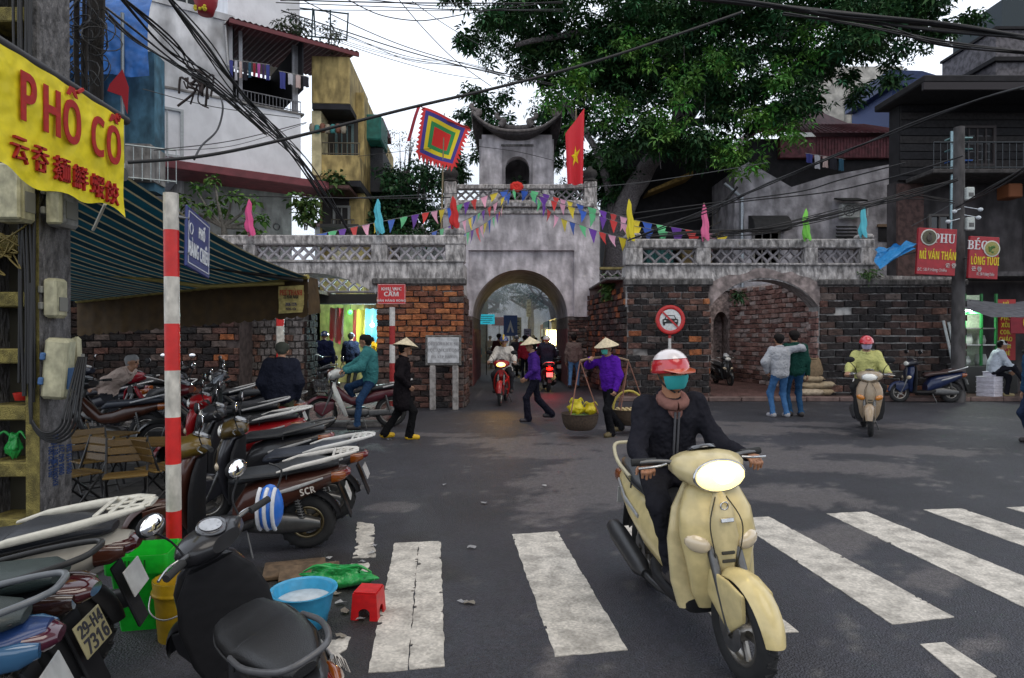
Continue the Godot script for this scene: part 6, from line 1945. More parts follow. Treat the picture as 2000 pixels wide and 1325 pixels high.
	q = MB.new(); q.tube(curve([V(-0.135, 0.3, 0), V(-0.1, 0.2, 0.12), V(0, 0.16, 0.16), V(0.1, 0.2, 0.12), V(0.135, 0.3, 0)], 5), 0.005, 5)
	part("handle", q, metal(L(0.5, 0.5, 0.5)), bu)
	var gb := thing("waste_bin", "bright green plastic bin with slotted rim beside the striped pole", "bin", V(-2.14, 0, -3.72), yaw(0.2))
	q = MB.new()
	var rg := []
	for e in [[0.0, 0.10], [0.33, 0.14], [0.34, 0.165], [0.44, 0.17], [0.44, 0.155], [0.02, 0.09]]:
		var ring := []
		for c in [[-1, -0.75], [-0.85, -0.9], [0.85, -0.9], [1, -0.75], [1, 0.75], [0.85, 0.9], [-0.85, 0.9], [-1, 0.75]]: ring.append(V(c[0] * e[1], e[0], c[1] * e[1]))
		rg.append(ring)
	q.loft(rg)
	part("bin_body", q, plastic(L(0.01, 0.5, 0.03), 0.35), gb)
	for k in 6:
		q = MB.new(); q.box(V(-0.05 + 0.02 * k, 0.39, 0.152), V(0.008, 0.06, 0.006))
		part("slot", q, plain(L(0.005, 0.12, 0.01)), gb)
	var ba := thing("basin", "sky blue plastic wash basin with soapy water at the roadside", "basin", G(592, 1222), Basis.from_scale(V(0.86, 0.9, 0.86)))
	q = MB.new(); q.lathe([[0.001, 0], [0.15, 0], [0.165, 0.08], [0.172, 0.085], [0.2, 0.215], [0.222, 0.225], [0.222, 0.235], [0.19, 0.225], [0.15, 0.02], [0.001, 0.015]], 28)
	part("tub", q, plastic(L(0.05, 0.36, 0.62), 0.3), ba)
	q = MB.new(); q.lathe([[0.001, 0.165], [0.178, 0.165], [0.178, 0.155]], 24)
	part("suds", q, plain(L(0.6, 0.64, 0.66), 0.3), ba)
	q = MB.new(); q.lathe([[0.001, 0], [0.03, 0], [0.036, 0.08], [0.03, 0.078], [0.001, 0.01]], 14, V(0, 0, 0), Basis(Vector3.BACK, 1.2))
	var cup := thing("plastic_cup", "small yellow plastic cup tipped over beside the blue basin", "cup", G(640, 1172) + V(0, 0.035, 0))
	part("cup_body", q, plastic(L(0.65, 0.5, 0.02)), cup)
	q = MB.new(); q.lathe([[0.031, 0], [0.038, 0.004], [0.031, 0.008]], 14, V(-0.07, 0.026, 0), Basis(Vector3.BACK, 1.2))
	part("rim", q, plastic(L(0.6, 0.45, 0.02)), cup)
	_bag(G(660, 1146), 0.30, 0.13, L(0.015, 0.34, 0.07), "crumpled translucent green plastic bag lying on the road edge", 1.9)
	var rs := thing("plastic_stool", "little red plastic stool with ribbed top beside the first crossing stripe", "stool", G(719, 1203), yaw(-0.12).scaled(V(0.88, 0.92, 0.88)))
	var rp := plastic(L(0.62, 0.012, 0.015), 0.35)
	for k in 8:
		q = MB.new(); q.box(V(0, 0.172, -0.07 + 0.02 * k), V(0.155, 0.012, 0.013), Basis(), 0.003)
		part("slat", q, rp, rs)
	for s4 in 4:
		q = MB.new()
		q.t = Transform3D(yaw(PI / 2 * s4), Vector3.ZERO) * Transform3D(Basis(Vector3.RIGHT, -0.07), V(0, 0, 0.09))
		var o2 := PackedVector2Array([Vector2(-0.09, 0), Vector2(-0.04, 0)])
		o2.append_array(PackedVector2Array(arc(-0.04, 0.04, 0.05, 0.075, 8)))
		o2.append_array(PackedVector2Array([Vector2(0.04, 0), Vector2(0.09, 0), Vector2(0.082, 0.166), Vector2(-0.082, 0.166)]))
		q.prism(o2, -0.006, 0.004)
		part("side", q, rp, rs)
	var cb := thing("cardboard_sheet", "flattened brown cardboard box on the ground under the parked scooters", "cardboard", G(575, 1118), yaw(0.3))
	q = MB.new(); q.box(V(0, 0.02, 0), V(0.42, 0.03, 0.3), Basis(), 0.006)
	part("sheet", q, M(L(0.13, 0.085, 0.05), 0.95, {"tex": "stain", "scale": 1.0}), cb)
	q = MB.new(); q.box(V(0.1, 0.05, 0.17), V(0.4, 0.015, 0.16), Basis(Vector3.RIGHT, 0.3), 0.004)
	part("flap", q, M(L(0.15, 0.1, 0.06), 0.95, {"tex": "stain", "scale": 1.2}), cb)
	var lm := [L(0.6, 0.6, 0.6), L(0.4, 0.36, 0.3), L(0.5, 0.5, 0.52), L(0.35, 0.2, 0.06)]
	for e in [[640, 1095], [655, 1165], [665, 1183], [700, 1140], [672, 1200], [612, 1205], [690, 1128], [725, 1085], [708, 1102], [705, 1215], [622, 1280], [640, 1300], [655, 1105], [730, 1070], [920, 1073], [905, 1180], [918, 1182], [700, 1340], [580, 1240], [868, 950], [945, 986], [760, 860], [1062, 952], [665, 1250], [1330, 1150]]:
		var g := G(e[0], e[1])
		q = MB.new()
		var n := 7
		var ring := []
		for i in n:
			var a := TAU * i / n
			ring.append(g + V(cos(a) * R(0.015, 0.05), 0.008 + R(0, 0.02), sin(a) * R(0.01, 0.035)))
		q.cap(ring, true)
		q.cap(ring)
		solo("litter_scrap", q, M(lm[rng.randi() % 4], 0.9), "small scrap of paper litter on the road", "litter", "scraps of litter on the road")
func _wood() -> Material: return M([L(0.20, 0.115, 0.025), L(0.16, 0.09, 0.02), L(0.24, 0.145, 0.035)][rng.randi() % 3], 0.5, {"tex": "grain", "scale": Vector3(2.0, 2.0, 0.6), "bump": "bump", "bscale": 0.3})
func _chair(lab: String, at: Vector3, a: float) -> Node3D:
	var o := thing("cafe_chair", lab, "chair", at, yaw(a))
	for k in 4:
		var q := MB.new(); q.box(V(0.0, 0.345 - 0.004 * k, 0.12 - 0.085 * k), V(0.36, 0.018, 0.075), Basis(), 0.004)
		part("seat_slat", q, _wood(), o)
	for k in 3:
		var q := MB.new(); q.box(V(0, 0.46 + 0.075 * k, -0.19 - 0.02 * k), V(0.36, 0.066, 0.016), Basis(Vector3.RIGHT, -0.25), 0.004)
		part("back_slat", q, _wood(), o)
	var blk := M(L(0.014, 0.014, 0.015), 0.45)
	for s in [-1.0, 1.0]:
		var q := MB.new(); q.tube([V(0.17 * s, 0.66, -0.245), V(0.17 * s, 0.34, -0.13), V(0.17 * s, 0, 0.16)], 0.011, 6)
		part("leg", q, blk, o)
		q = MB.new(); q.tube([V(0.155 * s, 0.335, 0.15), V(0.155 * s, 0.0, -0.2)], 0.011, 6)
		part("leg", q, blk, o)
	var q2 := MB.new(); q2.tube([V(-0.17, 0.07, 0.11), V(0.17, 0.07, 0.11)], 0.008, 5); q2.tube([V(-0.155, 0.09, -0.14), V(0.155, 0.09, -0.14)], 0.008, 5)
	part("stretcher", q2, blk, o)
	return o
func _bag(at: Vector3, w: float, h: float, c: Color, lab: String, lon := 1.0):
	var o := thing("plastic_bag", lab, "plastic bag", at)
	var q := MB.new()
	var rings := []
	for r in 10:
		var t := r / 9.0
		var ring := []
		for i in 22:
			var a := TAU * i / 22
			var rr := w * 0.5 * (sin(minf(t * 1.25 + 0.12, 1.0) * PI * 0.8) + 0.05) * (1 + 0.18 * sin(a * 5 + t * 6) + 0.10 * sin(a * 11 - t * 9))
			ring.append(V(cos(a) * rr * lon * 0.8, t * h + 0.05 * h * sin(a * 3 + r), sin(a) * rr * 0.6))
		rings.append(ring)
	q.loft(rings)
	part("film", q, M(c, 0.22, {"back": 0.5, "bump": "bump", "bscale": 3.0}), o)
	q = MB.new()
	for s in [-1.0, 1.0]: q.tube(curve([V(0.02 * s, h * 0.85, 0), V(0.07 * s * lon, h * 1.1, 0.02), V(0.12 * s * lon, h * 0.8, 0.03)], 4), [0.012, 0.012, 0.012, 0.012, 0.01, 0.01, 0.008, 0.006, 0.004], 6)
	part("handle", q, M(c, 0.22, {"back": 0.5}), o)

func signs_and_right():
	# no-vehicle round sign
	var o := thing("traffic_sign", "round red ringed sign with a struck out black car on a striped post", "sign", V(4.03, 0.10, -16.35))
	var y := 0.0
	for i in 4:
		var q := MB.new(); q.lathe([[0.04, y], [0.04, y + 0.5]], 14)
		part("post_band", q, plain(L(0.6, 0.58, 0.56)) if i % 2 == 0 else plain(L(0.42, 0.03, 0.03)), o)
		y += 0.5
	var q := MB.new(); q.lathe([[0.001, 0.0], [0.375, 0.0], [0.375, 0.02], [0.001, 0.02]], 40, V(0, 1.97, 0.05), Basis(Vector3.RIGHT, PI / 2))
	part("disc", q, plain(L(0.66, 0.68, 0.68), 0.35), o)
	q = MB.new(); q.torus(V(0, 1.97, 0.075), Basis(), 0.325, 0.052, 48, 8, 0.25)
	part("ring", q, plain(L(0.52, 0.02, 0.02), 0.35), o)
	q = MB.new()
	q.prism(PackedVector2Array([Vector2(-0.2, 1.88), Vector2(-0.2, 1.98), Vector2(-0.15, 2.0), Vector2(-0.1, 2.09), Vector2(0.1, 2.09), Vector2(0.15, 2.0), Vector2(0.2, 1.98), Vector2(0.2, 1.88)]), 0.072, 0.078)
	for x in [-0.16, 0.16]: q.box(V(x, 1.86, 0.075), V(0.05, 0.06, 0.006))
	part("car_symbol", q, plain(L(0.015, 0.015, 0.015)), o)
	q = MB.new()
	q.prism(PackedVector2Array([Vector2(-0.085, 2.07), Vector2(0.085, 2.07), Vector2(0.12, 2.0), Vector2(-0.12, 2.0)]), 0.0785, 0.081)
	for x in [-0.14, 0.14]: q.box(V(x, 1.94, 0.08), V(0.06, 0.03, 0.004))
	part("car_window", q, plain(L(0.6, 0.62, 0.62)), o)
	q = MB.new(); q.box(V(0, 1.97, 0.084), V(0.64, 0.045, 0.006), Basis(Vector3.BACK, -PI / 4))
	part("bar", q, plain(L(0.52, 0.02, 0.02), 0.35), o)
	# notice against street vendors
	var z := 12.4
	var n := thing("notice_sign", "red notice board with white words on a striped post behind the woman in black", "sign", V((766 - 1000) * z / F, 0, -z))
	y = 0.06
	for i in 6:
		q = MB.new(); q.lathe([[0.055, y], [0.055, y + 0.36]], 14)
		part("post_band", q, plain(L(0.62, 0.6, 0.58)) if i % 2 == 1 else plain(L(0.36, 0.02, 0.02)), n)
		y += 0.36
	q = MB.new(); q.box(V(0, 2.47, 0.07), V(0.54, 0.385, 0.025), Basis(), 0.006)
	part("board", q, plain(L(0.55, 0.02, 0.025), 0.4), n)
	q = MB.new()
	for e in [[0, 0.183, 0.52, 0.006], [0, -0.183, 0.52, 0.006], [-0.26, 0, 0.006, 0.36], [0.26, 0, 0.006, 0.36]]: q.box(V(e[0], 2.47 + e[1], 0.083), V(e[2], e[3], 0.004))
	part("border", q, plain(L(0.65, 0.6, 0.6)), n)
	for e in [["KHU VUC", 0.10, 0.058], ["CÂM", -0.0, 0.085], ["BÁN HÀNG RONG", -0.125, 0.042]]: text("lettering", e[0], e[2], plain(L(0.72, 0.68, 0.68)), n, Transform3D(Basis(), V(0, 2.47 + e[1], 0.086)), "Droid Sans", true, 1.15, 0.004)
	q = MB.new(); q.box(V(0.055, 2.54, 0.087), V(0.03, 0.008, 0.004), Basis(Vector3.BACK, 0.8)); q.box(V(0.02, 2.515, 0.087), V(0.03, 0.008, 0.004), Basis(Vector3.BACK, 0.8)); q.box(V(0.075, 2.575, 0.087), V(0.012, 0.02, 0.004))
	part("accent", q, plain(L(0.72, 0.68, 0.68)), n)
	# monument plaque
	z = 14.35
	var p := thing("plaque", "white stone plaque in a grey frame on two concrete legs before the orange pier", "plaque", V((866 - 1000) * z / F, 0, -z))
	for x in [-0.24, 0.27]:
		q = MB.new(); q.box(V(x, 0.5, 0), V(0.13, 1.0, 0.12), Basis(), 0.015)
		part("leg", q, M(L(0.34, 0.32, 0.31), 0.9, {"tex": "stain", "scale": 0.6}), p)
	q = MB.new(); q.box(V(0, 1.34, 0), V(0.8, 0.68, 0.1), Basis(), 0.015)
	part("frame", q, M(L(0.16, 0.155, 0.15), 0.9, {"tex": "stain", "scale": 1.0}), p)
	q = MB.new(); q.box(V(0, 1.345, 0.05), V(0.70, 0.57, 0.02), Basis(), 0.005)
	part("slab", q, M(L(0.55, 0.56, 0.58), 0.6, {"tex": "mottle", "scale": 1.0}), p)
	for e in [["DI TÍCH LICH SU", 0.14, 0.065], ["Ô QUAN CHUONG", 0.0, 0.07], ["DÃ XÊP HANG", -0.15, 0.06]]: text("lettering", e[0], e[2], plain(L(0.25, 0.25, 0.26)), p, Transform3D(Basis(), V(0, 1.345 + e[1], 0.062)), "Droid Serif", true, 0.9, 0.004)
	# concrete post on the right with boxes
	z = 16.1
	var cp := thing("utility_pole", "round tapering concrete pole between the two red noodle signs at right", "utility pole", V(872 * z / F, 0, -z))
	q = MB.new(); q.lathe([[0.165, 0], [0.12, 6.9], [0.001, 6.9]], 16)
	part("shaft", q, M(L(0.085, 0.08, 0.082), 0.92, {"tex": "stain", "scale": Vector3(0.6, 0.2, 0.6)}), cp)
	for e in [[0.16, 5.2, 0.2], [0.17, 4.45, 0.19]]:
		q = MB.new(); q.box(V(e[0], e[1], 0.12), V(0.2, 0.32, 0.18), Basis(), 0.02)
		part("meter_box", q, plastic(L(0.5, 0.54, 0.52)), cp)
		q = MB.new(); q.box(V(e[0], e[1] - 0.03, 0.215), V(0.12, 0.1, 0.008))
		part("meter_window", q, plastic(L(0.1, 0.1, 0.1)), cp)
	for e in [[-0.25, 4.75], [-0.4, 4.5], [0.4, 4.8], [0.35, 4.6]]:
		q = MB.new(); q.ball(V(e[0], e[1], 0.2), V(0.07, 0.05, 0.05), 8); q.tube([V(e[0], e[1], 0.2), V(0, e[1] + 0.1, 0.1)], 0.012, 5)
		part("insulator", q, plastic(L(0.6, 0.65, 0.7), 0.2), cp)
	# red noodle signs on both sides of the post
	z = 15.7
	var rr := M(L(0.36, 0.012, 0.022), 0.45, {"tex": "dust", "scale": 0.8})
	for e in [[1788, 1863, 447, 538, "PHU", "MÌ VÁN THÁN", "red noodle shop sign left of the round pole with a rooster medallion", 1808, 462, "white"], [1889, 1946, 463, 545, "BÉO", "LÒNG TUOI", "red noodle shop sign right of the round pole with a bowl medallion", 1931, 486, "cream"]]:
		var a := P(e[0], e[3], z); var b := P(e[1], e[2], z)
		var w := b.x - a.x; var h := b.y - a.y
		var s := thing("shop_sign", e[6], "sign", V((a.x + b.x) / 2, a.y, -z), Basis(Vector3.BACK, -0.05))
		q = MB.new(); q.box(V(0, h / 2, 0), V(w, h, 0.08), Basis(), 0.01)
		part("board", q, rr, s)
		text("lettering", e[4], 0.22, plain(L(0.66, 0.66, 0.68)), s, Transform3D(Basis(), V(0.16 if e[0] < 1800 else -0.17, h * 0.79, 0.045)), "Droid Serif", true, 0.8, 0.01)
		text("lettering", e[5], 0.2, plain(L(0.68, 0.55, 0.02)), s, Transform3D(Basis(), V(0.02, h * 0.42, 0.045)), "Droid Sans", true, 0.5 if e[0] < 1800 else 0.46, 0.01)
		text("lettering", "ĐC: 58 P.Hàng Chiêu", 0.075, plain(L(0.6, 0.55, 0.55)), s, Transform3D(Basis(), V(-0.1 if e[0] < 1800 else 0.05, h * 0.11, 0.045)), "Droid Sans", false, 0.75 if e[0] < 1800 else 0.45, 0.006)
		var c := V((e[7] - (e[0] + e[1]) / 2.0) * z / F, (e[3] - e[8]) * z / F - (0.04 if e[0] < 1800 else 0.0), 0.045)
		q = MB.new(); q.lathe([[0.001, 0.012], [0.2, 0.012], [0.2, 0]], 28, c, Basis(Vector3.RIGHT, PI / 2))
		var md := part("medallion", q, plain(L(0.6, 0.6, 0.55)), s)
		q = MB.new(); q.lathe([[0.001, 0.02], [0.17, 0.02], [0.17, 0.012]], 28, c, Basis(Vector3.RIGHT, PI / 2))
		part("picture", q, M(L(0.14, 0.13, 0.08) if e[0] < 1800 else L(0.45, 0.42, 0.12), 0.6, {"tex": "blotch", "scale": 4.0, "tex2": "stain", "scale2": 7.0}), md)
		if e[0] < 1800:
			q = MB.new(); q.ball(c + V(0, -0.02, 0.03), V(0.07, 0.1, 0.02), 10); q.ball(c + V(0.02, 0.09, 0.03), V(0.035, 0.04, 0.02), 8)
			part("rooster", q, plain(L(0.06, 0.05, 0.04)), md)
		else:
			q = MB.new()
			for i in 9: q.ball(c + V(R(-0.09, 0.09), R(-0.09, 0.09), 0.022), V(0.035, 0.03, 0.012), 6)
			part("garnish", q, plain(L(0.06, 0.16, 0.03)), md)
		for i in 2:
			glyph(s, gl_small()[i], Transform3D(Basis.from_scale(V(0.11, 0.11, 1)), V((0.22 + 0.15 * i) if e[0] < 1800 else (-0.3 + 0.14 * i), h * 0.17, 0.044)), 0.13, plain(L(0.6, 0.58, 0.55)))
		q = MB.new(); q.tube([V(-w * 0.4, h * 0.5, -0.03), V(-w * 0.4, h * 0.5, -0.9)], 0.02, 5); q.tube([V(w * 0.4, h * 0.5, -0.03), V(w * 0.4, h * 0.5, -0.9)], 0.02, 5)
		part("bracket", q, metal(L(0.2, 0.2, 0.2), 0.5), s)
	# blue tarpaulin sheet at the end of the parapet
	q = MB.new()
	var rows := []
	for r in 9:
		var t := r / 8.0
		var row := []
		for k in 13:
			var u := k / 12.0
			var top := P(lerpf(1708, 1787, u), lerpf(488, 470, u), lerpf(16.4, 15.9, u)); var bot := P(lerpf(1714, 1786, u), lerpf(527, 486, u), lerpf(15.9, 15.6, u))
			row.append(top.lerp(bot, t) + V(0, 0.05 * sin(u * 17 + t * 3) * (1 - t), 0.10 * sin(t * 8.0 + u * 5)))
		rows.append(row)
	q.grid(rows)
	solo("tarpaulin", q, M(L(0.02, 0.24, 0.58), 0.5, {"back": 0.3, "tex": "dust", "scale": 1.0, "bump": "fold", "bscale": 3.0}), "bright blue tarpaulin stretched from the right parapet end to the red sign", "tarpaulin")
	# ground floor shop at the right edge
	var sx := thing("food_stall", "lit glass food stall with green frames under a grey awning at the right edge", "food stall", V(12.0, 0.1, -17.4))
	hb(sx, "counter", M(L(0.05, 0.05, 0.05), 0.6), -0.2, 1.7, 0, 0.75, -0.5, 0.1, 0.02)
	hb(sx, "shelf", metal(L(0.6, 0.6, 0.6), 0.4), -0.2, 1.1, 1.3, 1.33, -0.45, 0.08)
	hb(sx, "shelf", metal(L(0.6, 0.6, 0.6), 0.4), -0.2, 1.1, 1.75, 1.78, -0.45, 0.08)
	for x in [-0.2, 0.25, 0.7, 1.1]: hb(sx, "green_post", plain(L(0.015, 0.16, 0.04)), x, x + 0.05, 0.751, 2.7, 0.02, 0.08)
	hb(sx, "back_panel", plain(L(0.5, 0.6, 0.45)), -0.2, 1.15, 0.751, 2.7, -0.55, -0.5)
	q = MB.new()
	for e in [[0.0, 1.33, 0.14, 0.22], [0.5, 1.33, 0.16, 0.3], [0.9, 1.33, 0.12, 0.25], [0.4, 0.76, 0.2, 0.25], [0.9, 0.76, 0.16, 0.3]]: q.lathe([[0.001, 0], [e[2] * 0.8, 0], [e[2], e[3] * 0.4], [e[2] * 0.7, e[3]], [0.001, e[3]]], 12, V(e[0], e[1], -0.2))
	part("pots", q, M(L(0.5, 0.52, 0.5), 0.3), sx).set_meta("kind", "stuff")
	q = MB.new(); q.lathe([[0.001, 0.25], [0.1, 0.2], [0.28, 0.02], [0.27, 0.0], [0.001, 0.16]], 16, V(0.55, 2.15, 0.0))
	part("lamp_shade", q, plain(L(0.02, 0.22, 0.05)), sx)
	hb(sx, "menu_board", M(L(0.33, 0.02, 0.02), 0.6), 1.12, 1.65, 0.9, 2.55, 0.0, 0.06)
	for i in 8:
		text("menu_lettering", ["MÌ", "BÚN", "PHÔ", "XÔI", "COM", "CHÁO", "NEM", "CHÈ"][i], 0.12, plain(L(0.62, 0.5, 0.05)), sx, Transform3D(Basis(), V(1.38, 2.42 - 0.19 * i, 0.064)), "Droid Sans", true, 0.8, 0.004)
	lamp_panel(V(12.35, 2.35, -17.25), V(1.0, 0.05, 0.05), Color(0.95, 1.0, 0.95), 6.0, "white fluorescent tube at the top of the right food stall", V(0, -0.1, 0.12), 1.2)
	var ra := thing("stall_awning", "sagging slate grey awning over the right food stall", "awning", V(13.3, 2.3, -16.6))
	q = MB.new()
	rows = []
	for r in 6:
		var row := []
		for k in 11:
			var t := r / 5.0; var u := k / 10.0
			row.append(V(11.7 + 3.4 * u, lerpf(2.62, 2.12, t) + 0.05 * sin(u * 9) * (1 - t), lerpf(-17.5, -15.6, t)))
		rows.append(row)
	q.grid(rows)
	partw("canopy", q, M(L(0.12, 0.125, 0.15), 0.7, {"tex": "blotch", "scale": 0.6, "bump": "fold", "bscale": 2.0, "back": 0.2}), ra)
	var vs := one("valance", ra, M(L(0.20, 0.008, 0.02), 0.7, {"tex": "dust", "scale": 0.6}), 12.15, 15.1, 1.72, 2.11, -15.62, -15.58, 0.005)
	text("lettering", "COM BÌNH DÂN", 0.24, plain(L(0.6, 0.5, 0.03)), ra, Transform3D(Basis(), V(13.33 - 13.3, 1.98 - 2.3, 1.03)), "Droid Sans", true, 0.72, 0.008)
	text("lettering", "ĐC: 29 Hàng Chiêu", 0.1, plain(L(0.5, 0.05, 0.2)), ra, Transform3D(Basis(), V(13.3 - 13.3, 1.79 - 2.3, 1.03)), "Droid Sans", true, 0.8, 0.006)
	# sacks
	var sk := [[0, 0.0, 0.0, "bottom sack of the pile beside the couple, lying nearest the road"], [0.33, 0.0, -0.12, "bottom sack on the right of the small pile beside the couple"], [0.1, 0.17, -0.1, "second sack up in the small pile beside the couple"], [0.42, 0.19, -0.15, "short sack on the right of the pile's second layer"], [0.12, 0.34, -0.12, "third sack up in the pile, thick and flat"]]
	var s0 := P(1592, 772, 16.6); s0.y = 0.1
	for i in sk.size():
		var e = sk[i]
		var so := thing("sack", e[3], "sack", s0 + V(e[0] - 0.1, e[1], e[2]), yaw(R(-0.15, 0.15)), "burlap sacks piled by the courtyard arch")
		_sack(so, 0.62 if i < 3 else 0.5, 0.19)
	var st := thing("sack", "open upright sack with a slumped dark mouth on top of the pile", "sack", s0 + V(0.05, 0.51, -0.15), Basis(), "burlap sacks piled by the courtyard arch")
	q = MB.new()
	var rings := []
	for e in [[0.0, 0.19], [0.12, 0.22], [0.28, 0.2], [0.4, 0.16], [0.46, 0.11], [0.44, 0.08], [0.36, 0.07]]:
		var ring := []
		for i in 18:
			var a := TAU * i / 18
			ring.append(V(cos(a) * e[1] * (1 + 0.08 * sin(a * 4 + e[0] * 9)), e[0] + 0.03 * sin(a * 2), sin(a) * e[1] * 0.8))
		rings.append(ring)
	q.loft(rings)
	part("burlap", q, M(L(0.24, 0.17, 0.10), 0.95, {"tex": "mottle", "scale": 1.5, "bump": "grit", "bscale": 0.6}), st)
	q = MB.new(); q.torus(V(0, 0.45, 0), Basis(Vector3.RIGHT, PI / 2), 0.1, 0.02, 16, 6)
	part("rolled_mouth", q, M(L(0.2, 0.14, 0.08), 0.95), st)
	# leaning tubes
	for e in [[1843, 627, 1876, 771, "white pipe leaning on the blackened wall, left one of the pair"], [1853, 630, 1882, 768, "thin white pipe leaning on the wall beside the foam boxes"]]:
		q = MB.new()
		var a := P(e[0], e[1], 16.7); var b := P(e[2], e[3], 16.15)
		q.tube([a, b], 0.035, 8)
		solo("pipe", q, plain(L(0.55, 0.6, 0.6), 0.4), e[4], "pipe")
	# foam boxes
	for i in 5:
		var fb := thing("foam_box", ["bottom white foam box of the stack the man in a cap sits on", "second foam box from the ground under the man in a cap", "third foam box from the ground under the man in a cap", "fourth foam box from the ground under the man in a cap", "small top foam box of the stack, behind the sitting man"][i], "foam box", V(12.32, 0.1 + 0.13 * i, -16.5), yaw(0.5), "white foam boxes stacked as a seat")
		q = MB.new(); q.box(V(0, 0.05, 0), V(0.42, 0.1, 0.42) if i < 4 else V(0.25, 0.1, 0.2), Basis(), 0.012)
		part("tray", q, plain(L(0.66, 0.64, 0.72)), fb)
		q = MB.new(); q.box(V(0, 0.114, 0), V(0.44, 0.026, 0.44) if i < 4 else V(0.27, 0.026, 0.22), Basis(), 0.008)
		part("lid", q, plain(L(0.7, 0.68, 0.76)), fb)
func gl_small() -> Array:
	return [[[[0.2, 0.9], [0.8, 0.9]], [[0.05, 0.6], [0.95, 0.6]], [[0.45, 0.6], [0.2, 0.12], [0.85, 0.18]]], [[[0.2, 0.95], [0.8, 0.95]], [[0.05, 0.7], [0.95, 0.7]], [[0.5, 0.95], [0.1, 0.42]], [[0.5, 0.7], [0.9, 0.42]], [[0.3, 0.33], [0.3, 0.03], [0.72, 0.03], [0.72, 0.33], [0.3, 0.33]]]]
func _sack(o: Node3D, ln: float, h: float):
	var q := MB.new()
	var rings := []
	for r in 13:
		var t := -1.0 + r / 6.0
		var k := pow(maxf(0.0, 1.0 - pow(absf(t), 3.2)), 0.5) * 0.9 + 0.1
		var ring := []
		for i in 16:
			var a := TAU * i / 16
			var b := 1.0 + 0.06 * sin(a * 3 + t * 7)
			ring.append(V(t * ln / 2 + 0.02 * sin(a * 2), h * 0.5 + sin(a) * h * 0.5 * k * b, cos(a) * 0.17 * k * b))
		rings.append(ring)
	q.loft(rings)
	part("burlap", q, M([L(0.42, 0.34, 0.23), L(0.36, 0.28, 0.18), L(0.46, 0.38, 0.28)][rng.randi() % 3], 0.95, {"tex": "mottle", "scale": 1.5, "bump": "grit", "bscale": 0.6}), o)
	q = MB.new()
	for s in [-1.0, 1.0]: q.box(V(s * ln * 0.49, h * 0.5, 0), V(0.05, 0.02, 0.2), Basis(), 0.006)
	part("seam", q, M(L(0.3, 0.24, 0.16), 0.95), o)

# ---------- motorbikes: own axes +x forward, +z right ----------
func bike_wheel(o: Node3D, nm: String, x: float, r: float, tw: float, spoked: bool, steer := 0.0, rimc := L(0.35, 0.33, 0.3)):
	var w := Node3D.new()
	w.name = nm
	o.add_child(w)
	w.position = V(x, r, 0)
	w.rotation.y = steer
	var q := MB.new()
	q.torus(V(0, 0, 0), Basis(), r - tw, tw, 36, 10, 0.95)
	for i in 44:
		var a := TAU * i / 44
		q.box(V(cos(a), sin(a), 0) * (r - 0.004), V(0.012, 0.012, tw * 1.1), Basis(Vector3.BACK, a) * Basis(Vector3.RIGHT, 0.5 if i % 2 else -0.5))
	part("tyre", q, M(L(0.02, 0.02, 0.021), 0.85, {"tex": "dust", "scale": 2.0}), w)
	q = MB.new()
	q.torus(V(0, 0, 0), Basis(), r - tw * 1.9, tw * 0.42, 32, 8, 1.6)
	if spoked:
		for i in 28:
			var a := TAU * i / 28
			var b := a + (0.35 if i % 2 else -0.35)
			q.tube([V(cos(b) * 0.03, sin(b) * 0.03, 0.03 if i % 4 < 2 else -0.03), V(cos(a), sin(a), 0) * (r - tw * 2)], 0.0022, 4, false)
		q.tube([V(0, 0, -0.05), V(0, 0, 0.05)], 0.04, 12)
	else:
		for i in 5:
			var a := TAU * i / 5
			q.box(V(cos(a), sin(a), 0) * (r - tw) * 0.5, V(r - tw * 1.6, 0.034, 0.03), Basis(Vector3.BACK, a), 0.008)
		q.tube([V(0, 0, -0.055), V(0, 0, 0.055)], 0.05, 14)
	q.tube([V(0, 0, -0.08), V(0, 0, 0.08)], 0.012, 8)
	part("rim", q, metal(rimc, 0.35), w)
	q = MB.new()
	q.lathe([[0.03, 0.0], [0.09, 0.0], [0.09, 0.004], [0.03, 0.004]], 24, V(0, 0, 0.062), Basis(Vector3.RIGHT, PI / 2))
	part("brake_disc", q, metal(L(0.3, 0.3, 0.3), 0.3), w)
func fender(q: MB, c: Vector3, r: float, w: float, a0: float, a1: float):
	var rows := []
	for i in 15:
		var a := lerpf(a0, a1, i / 14.0)
		var k := 1.0 - 0.25 * pow(absf(i / 7.0 - 1.0), 3.0)
		var row := []
		for j in 9:
			var s := -1.0 + j / 4.0
			row.append(c + V(cos(a), sin(a), 0) * (r - 0.035 * s * s) + V(0, 0, s * w * k))
		rows.append(row)
	var back := []
	for row in rows:
		var b := []
		for p in row: b.append(p - (p - c).normalized() * 0.006)
		back.append(b)
	q.grid(rows)
	back.reverse()
	q.grid(back)
